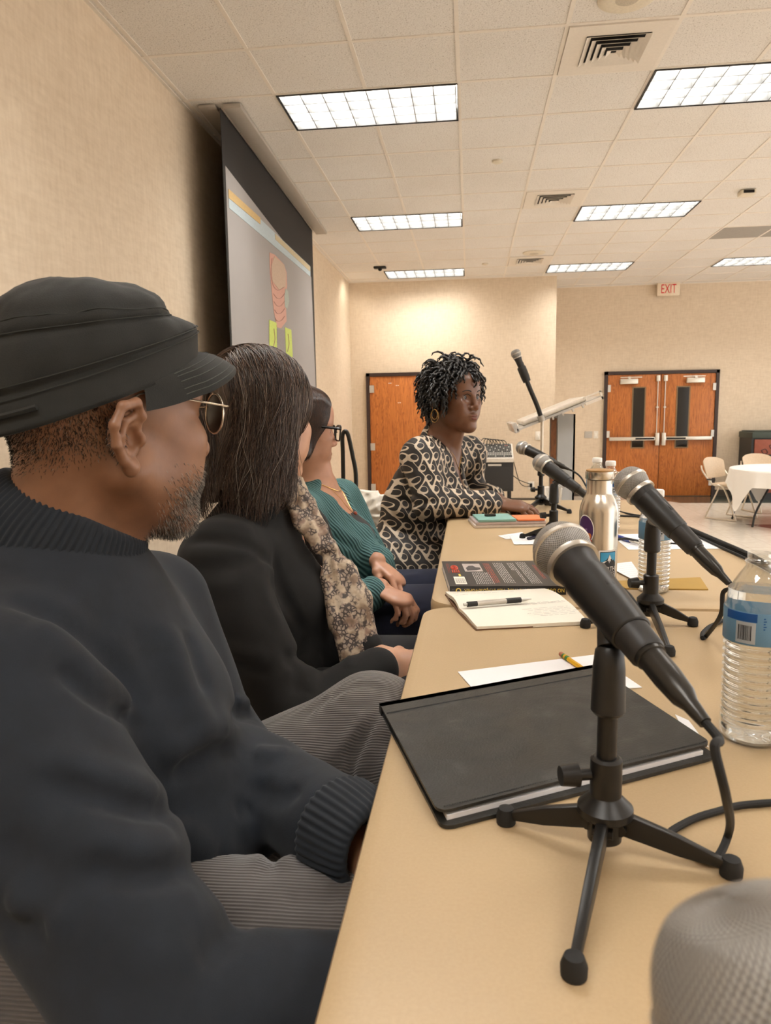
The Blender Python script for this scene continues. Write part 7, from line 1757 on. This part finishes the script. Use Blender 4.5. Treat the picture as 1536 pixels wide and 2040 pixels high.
    skinmesh('dress', dress, (-.50, 2.36, .60), (.36, 2.98, 1.53), .006, DR, pr)
    neck = lambda P: smin(rce(W(-.03, 0, -.03), nb, .046, .05, (1, .2, .3), .95)(P), rc(W(.01, 0, -.08), nb + A_(.03, -.01, -.03), .04, .042)(P), .03)
    hr = hand(rw + dr * .005, hframe(A_(.97, .05, -.1), A_(.1, -.25, 1), True), 1, [(3, 18, 16, 12), (0, 24, 20, 14), (-4, 30, 26, 16), (-9, 36, 30, 18)], [(.02, .024, -.006), (.045, .036, -.016), (.07, .036, -.026), (.09, .03, -.032)], 1.0)
    hl = hand(lw - dl * .0, hframe(A_(.6, -.7, -.2), A_(0, 0, 1), False), 1, [(4, 20, 20, 14), (0, 22, 22, 14), (-4, 26, 24, 16), (-9, 30, 26, 16)], [(.02, .024, -.006), (.045, .036, -.012), (.07, .036, -.02), (.09, .03, -.026)], .95)
    fa = lambda P: np.minimum(rc(re, rw + dr * .01, .036, .0265)(P), rc(le, lw, .036, .026)(P))
    feet = union([chain([A_(.1, y, .7), A_(.1, y, .5), A_(.11, y, .47), A_(.2, y, .455)], [.055, .04, .036, .025], .02) for y in (2.5, 2.74)], .0)
    hd_ = bound(Hd, Hd.c, .18); hl = bound(hl, lw + dl * .09, .15); hr = bound(hr, rw + dr * .09, .15); to_ = bound(torso, (nb + A_(-.4, nb[1], .9)) / 2, .4); ar_ = bound(lambda P: np.minimum(armR(P), armL(P)), (rs + ls + rw + lw) / 4, .4); le_ = bound(skirt, A_(-.2, nb[1], .8), .55)
    def body(P):
        d = smin(smin(hd_(P), neck(P), .025), to_(P) + .008, .02); d = smin(d, le_(P) + .02, .03); d = smin(d, ar_(P) + .014, .02)
        d = smin(d, fa(P), .012); return smin(smin(smin(d, hr(P), .01), hl(P), .006), feet(P), .01)
    hnd = (rw - A_(.03, .05, .07), rw + A_(.2, .06, .06), .0034)
    skinmesh('body', body, (-.50, 2.36, .42), (.45, 2.98, 1.70), .013, SK4, pr, fine=finehead(Hd, .0028, extra=[hnd]))
    Hd.eyes(pr, '#150c07')
    br = MB()
    for y in (-1, 1):
        P = Hd.wor(np.array([A_(.097, y * .016, .0205), A_(.0955, y * .026, .024), A_(.09, y * .038, .024), A_(.082, y * .047, .0195)]))
        for _ in range(4): P = P - Hd(P)[:, None] * normal_of(Hd, P)
        MB().tube(P, [.0018, .0024, .002, .001], 6, spline=4).build('eyebrow', plain('brow_black', '#0c0807', .7), pr)
        P = Hd.wor(np.array([A_(.0985, y * .02, .0), A_(.097, y * .03, .006), A_(.09, y * .041, .004)])); 
        for _ in range(4): P = P - (Hd(P) - .0005)[:, None] * normal_of(Hd, P)
        MB().tube(P, .0013, 6, spline=4).build('eyelash', plain('brow_black', '#0c0807', .7), pr)
    for nm, pts, rr_ in (('lip', [A_(.1, -.02, -.0705), A_(.1035, -.01, -.067), A_(.1045, 0, -.0675), A_(.1035, .01, -.067), A_(.1, .02, -.0705)], .0038), ('lip', [A_(.1, -.018, -.074), A_(.103, -.009, -.078), A_(.1035, 0, -.079), A_(.103, .009, -.078), A_(.1, .018, -.074)], .0044)):
        P = Hd.wor(np.array(pts))
        for _ in range(4): P = P - (Hd(P) + .0018)[:, None] * normal_of(Hd, P)
        MB().tube(P, [rr_ * .4, rr_, rr_, rr_, rr_ * .4], 8, spline=4).build(nm, plain('lip_brown', (.17, .05, .04), .4), pr)
    # twists
    HB = hairmat('hair_black_twist', (.005, .004, .004), (.011, .0095, .0095), .42); rr = np.random.default_rng(12)
    ca = ell((-.018, 0, .034), (.1, .083, .085)); cap_ = skinmesh('hair', lambda P: smax(ca(Hd.loc(P)), -ell((.1, 0, -.02), (.058, .075, .1))(Hd.loc(P)), .008), Hd.c - .13, Hd.c + .14, .006, HB, pr)
    n = 640; q = rr.normal(size=(n * 3, 3)); q /= np.linalg.norm(q, axis=1)[:, None]; q = q * A_(.1, .083, .092) + A_(-.018, 0, .038)
    q = q[(q[:, 2] > -.035) & ~((q[:, 0] > .052) & (q[:, 2] < .075)) & ~((q[:, 0] > .03) & (q[:, 2] < .03)) & ~((q[:, 0] > -.012) & (q[:, 2] < .004))][:n]; n = len(q)
    N = (q - A_(-.018, 0, .038)) / A_(.1, .083, .092) ** 2; N /= np.linalg.norm(N, axis=1)[:, None]
    K = 16; tt = np.linspace(0, 1, K); Ln = rr.uniform(.065, .1, n); paths = np.zeros((n, K, 3)); p = q.copy(); d = N * .4 + rr.normal(0, .38, (n, 3)) + A_(-.1, 0, -.1)
    for k in range(K):
        paths[:, k] = p; d = d / np.linalg.norm(d, axis=1)[:, None]; p = p + d * (Ln / (K - 1))[:, None]; d = d + A_(-.02, 0, -.24)
        s = ca(p); push = np.clip(.012 * min(1, k / 3) - s, 0, .01); p = p + N * push[:, None] * .8
        bad = (p[:, 0] > .068) & (p[:, 2] < .055); p[bad, 0] -= .006
    ph = rr.uniform(0, 6.28, n)[:, None] + tt[None] * 2 * PI * rr.uniform(2.5, 4.0, n)[:, None]
    paths = paths + .0026 * (np.cos(ph)[..., None] * A_(1, 0, 0) + np.sin(ph)[..., None] * A_(0, 1, 0))
    rad = np.full((n, K), .0062) * (1 + .22 * np.sin(tt[None] * 40 + ph)); rad[:, -1] *= .6
    strands('hair_twists', Hd.wor(paths.reshape(-1, 3)).reshape(paths.shape), rad, [HB], cap_, None, True, 6)
    GOLD = plain('gold', (.8, .55, .22), .25, 1.0)
    e0 = W(-.006, -.094, -.046)
    for r_, dz in ((.0195, -.026), (.0145, -.021)):
        MB().tube([e0 + Hd.R @ A_(r_ * math.sin(a), -.004, dz + .004 + r_ * 1.15 * math.cos(a)) for a in np.linspace(0, 2 * PI, 28)], .0009, 6).build('earring', GOLD, pr)
    bodyf = lambda P: np.minimum(neck(P), torso(P) + .008)
    pts = [nb + fd * (.05 + .02 * (1 - abs(s))) + sd * .05 * s + A_(0, 0, -.02 - .09 * (1 - abs(s))) for s in np.linspace(-1, 1, 21)]; P = np.array(pts)
    for _ in range(6): P = P - (bodyf(P) - .001)[:, None] * normal_of(bodyf, P)
    MB().tube(P, .0009, 5).build('necklace', GOLD, pr)
    seat_chair(-.30, 2.64, -.25, 'cream folding chair under the speaking woman in the swirl dress')
build_speaker()
# chair with a crumpled clear bag behind the speaking woman
ck = atY(728, 1040, 3.25); seat_chair(ck[0] - .02, 3.3, math.radians(-20), 'cream folding chair draped with a pale plastic bag behind the speaking woman')
bc_ = atY(728, 1010, 3.12)
def bagf(P):
    d = smin(ell(bc_ + A_(.0, .0, -.03), (.085, .05, .11))(P), ell(bc_ + A_(.06, -.01, .0), (.06, .045, .06))(P), .04); r = np.abs(np.sin(P @ A_(60, 20, 35) + 2 * np.sin(P @ A_(25, 10, -45)))) + np.abs(np.sin(P @ A_(-35, 25, 70)))
    return d - .007 * (1 - r)
BAGM = plain('pale_plastic', (.72, .68, .6), .3, var=.05)
bgo = skinmesh('plastic_bag', bagf, bc_ - .2, bc_ + .2, .006, BAGM, None); tag(bgo, 'crumpled pale plastic bag over the chair back behind the teal cardigan', 'bag')
# ================================================================== LIGHT
def light(name, typ, loc, energy, color=(1, .95, .86), **kw):
    l = bpy.data.lights.new(name, typ); l.energy = energy; l.color = color
    for k, v in kw.items(): setattr(l, k, v)
    o = bpy.data.objects.new(name, l); COL.objects.link(o); o.location = loc; return o
# recessed wall washers near the far wall (they draw the bright scallops there)
for (x, y, e, sz) in ((-1.55, 11.35, 20, .3), (-.3, 11.1, 27, .3), (-1.25, 10.2, 10, .3)):
    o = light('wall_washer', 'SPOT', (x, y, CEIL - .02), e, spot_size=2.4, spot_blend=.7, shadow_soft_size=.06)
    d = Vector((0, .5, -1)) if x > -1.4 else Vector((-.4, .2, -1)); o.rotation_euler = d.to_track_quat('-Z', 'Y').to_euler()
w = bpy.data.worlds.new('world'); SC.world = w; w.use_nodes = True
w.node_tree.nodes['Background'].inputs[0].default_value = (1, .95, .9, 1); w.node_tree.nodes['Background'].inputs[1].default_value = 2.4  # added even fill for ceiling and walls, entering where the right wall is omitted
SC.view_settings.view_transform = 'Standard'; SC.view_settings.look = 'None'; SC.view_settings.gamma = 1; SC.view_settings.exposure = 0.0
SC.view_settings.use_curve_mapping = False
SC.cycles.max_bounces = 10; SC.cycles.diffuse_bounces = 5; SC.cycles.transmission_bounces = 10; SC.cycles.glossy_bounces = 4; SC.cycles.transparent_max_bounces = 12
SC.cycles.caustics_refractive = False; SC.cycles.caustics_reflective = False; SC.cycles.sample_clamp_indirect = 6.0
SC.cycles.use_denoising = True; SC.cycles.use_adaptive_sampling = True; SC.cycles.adaptive_threshold = .015
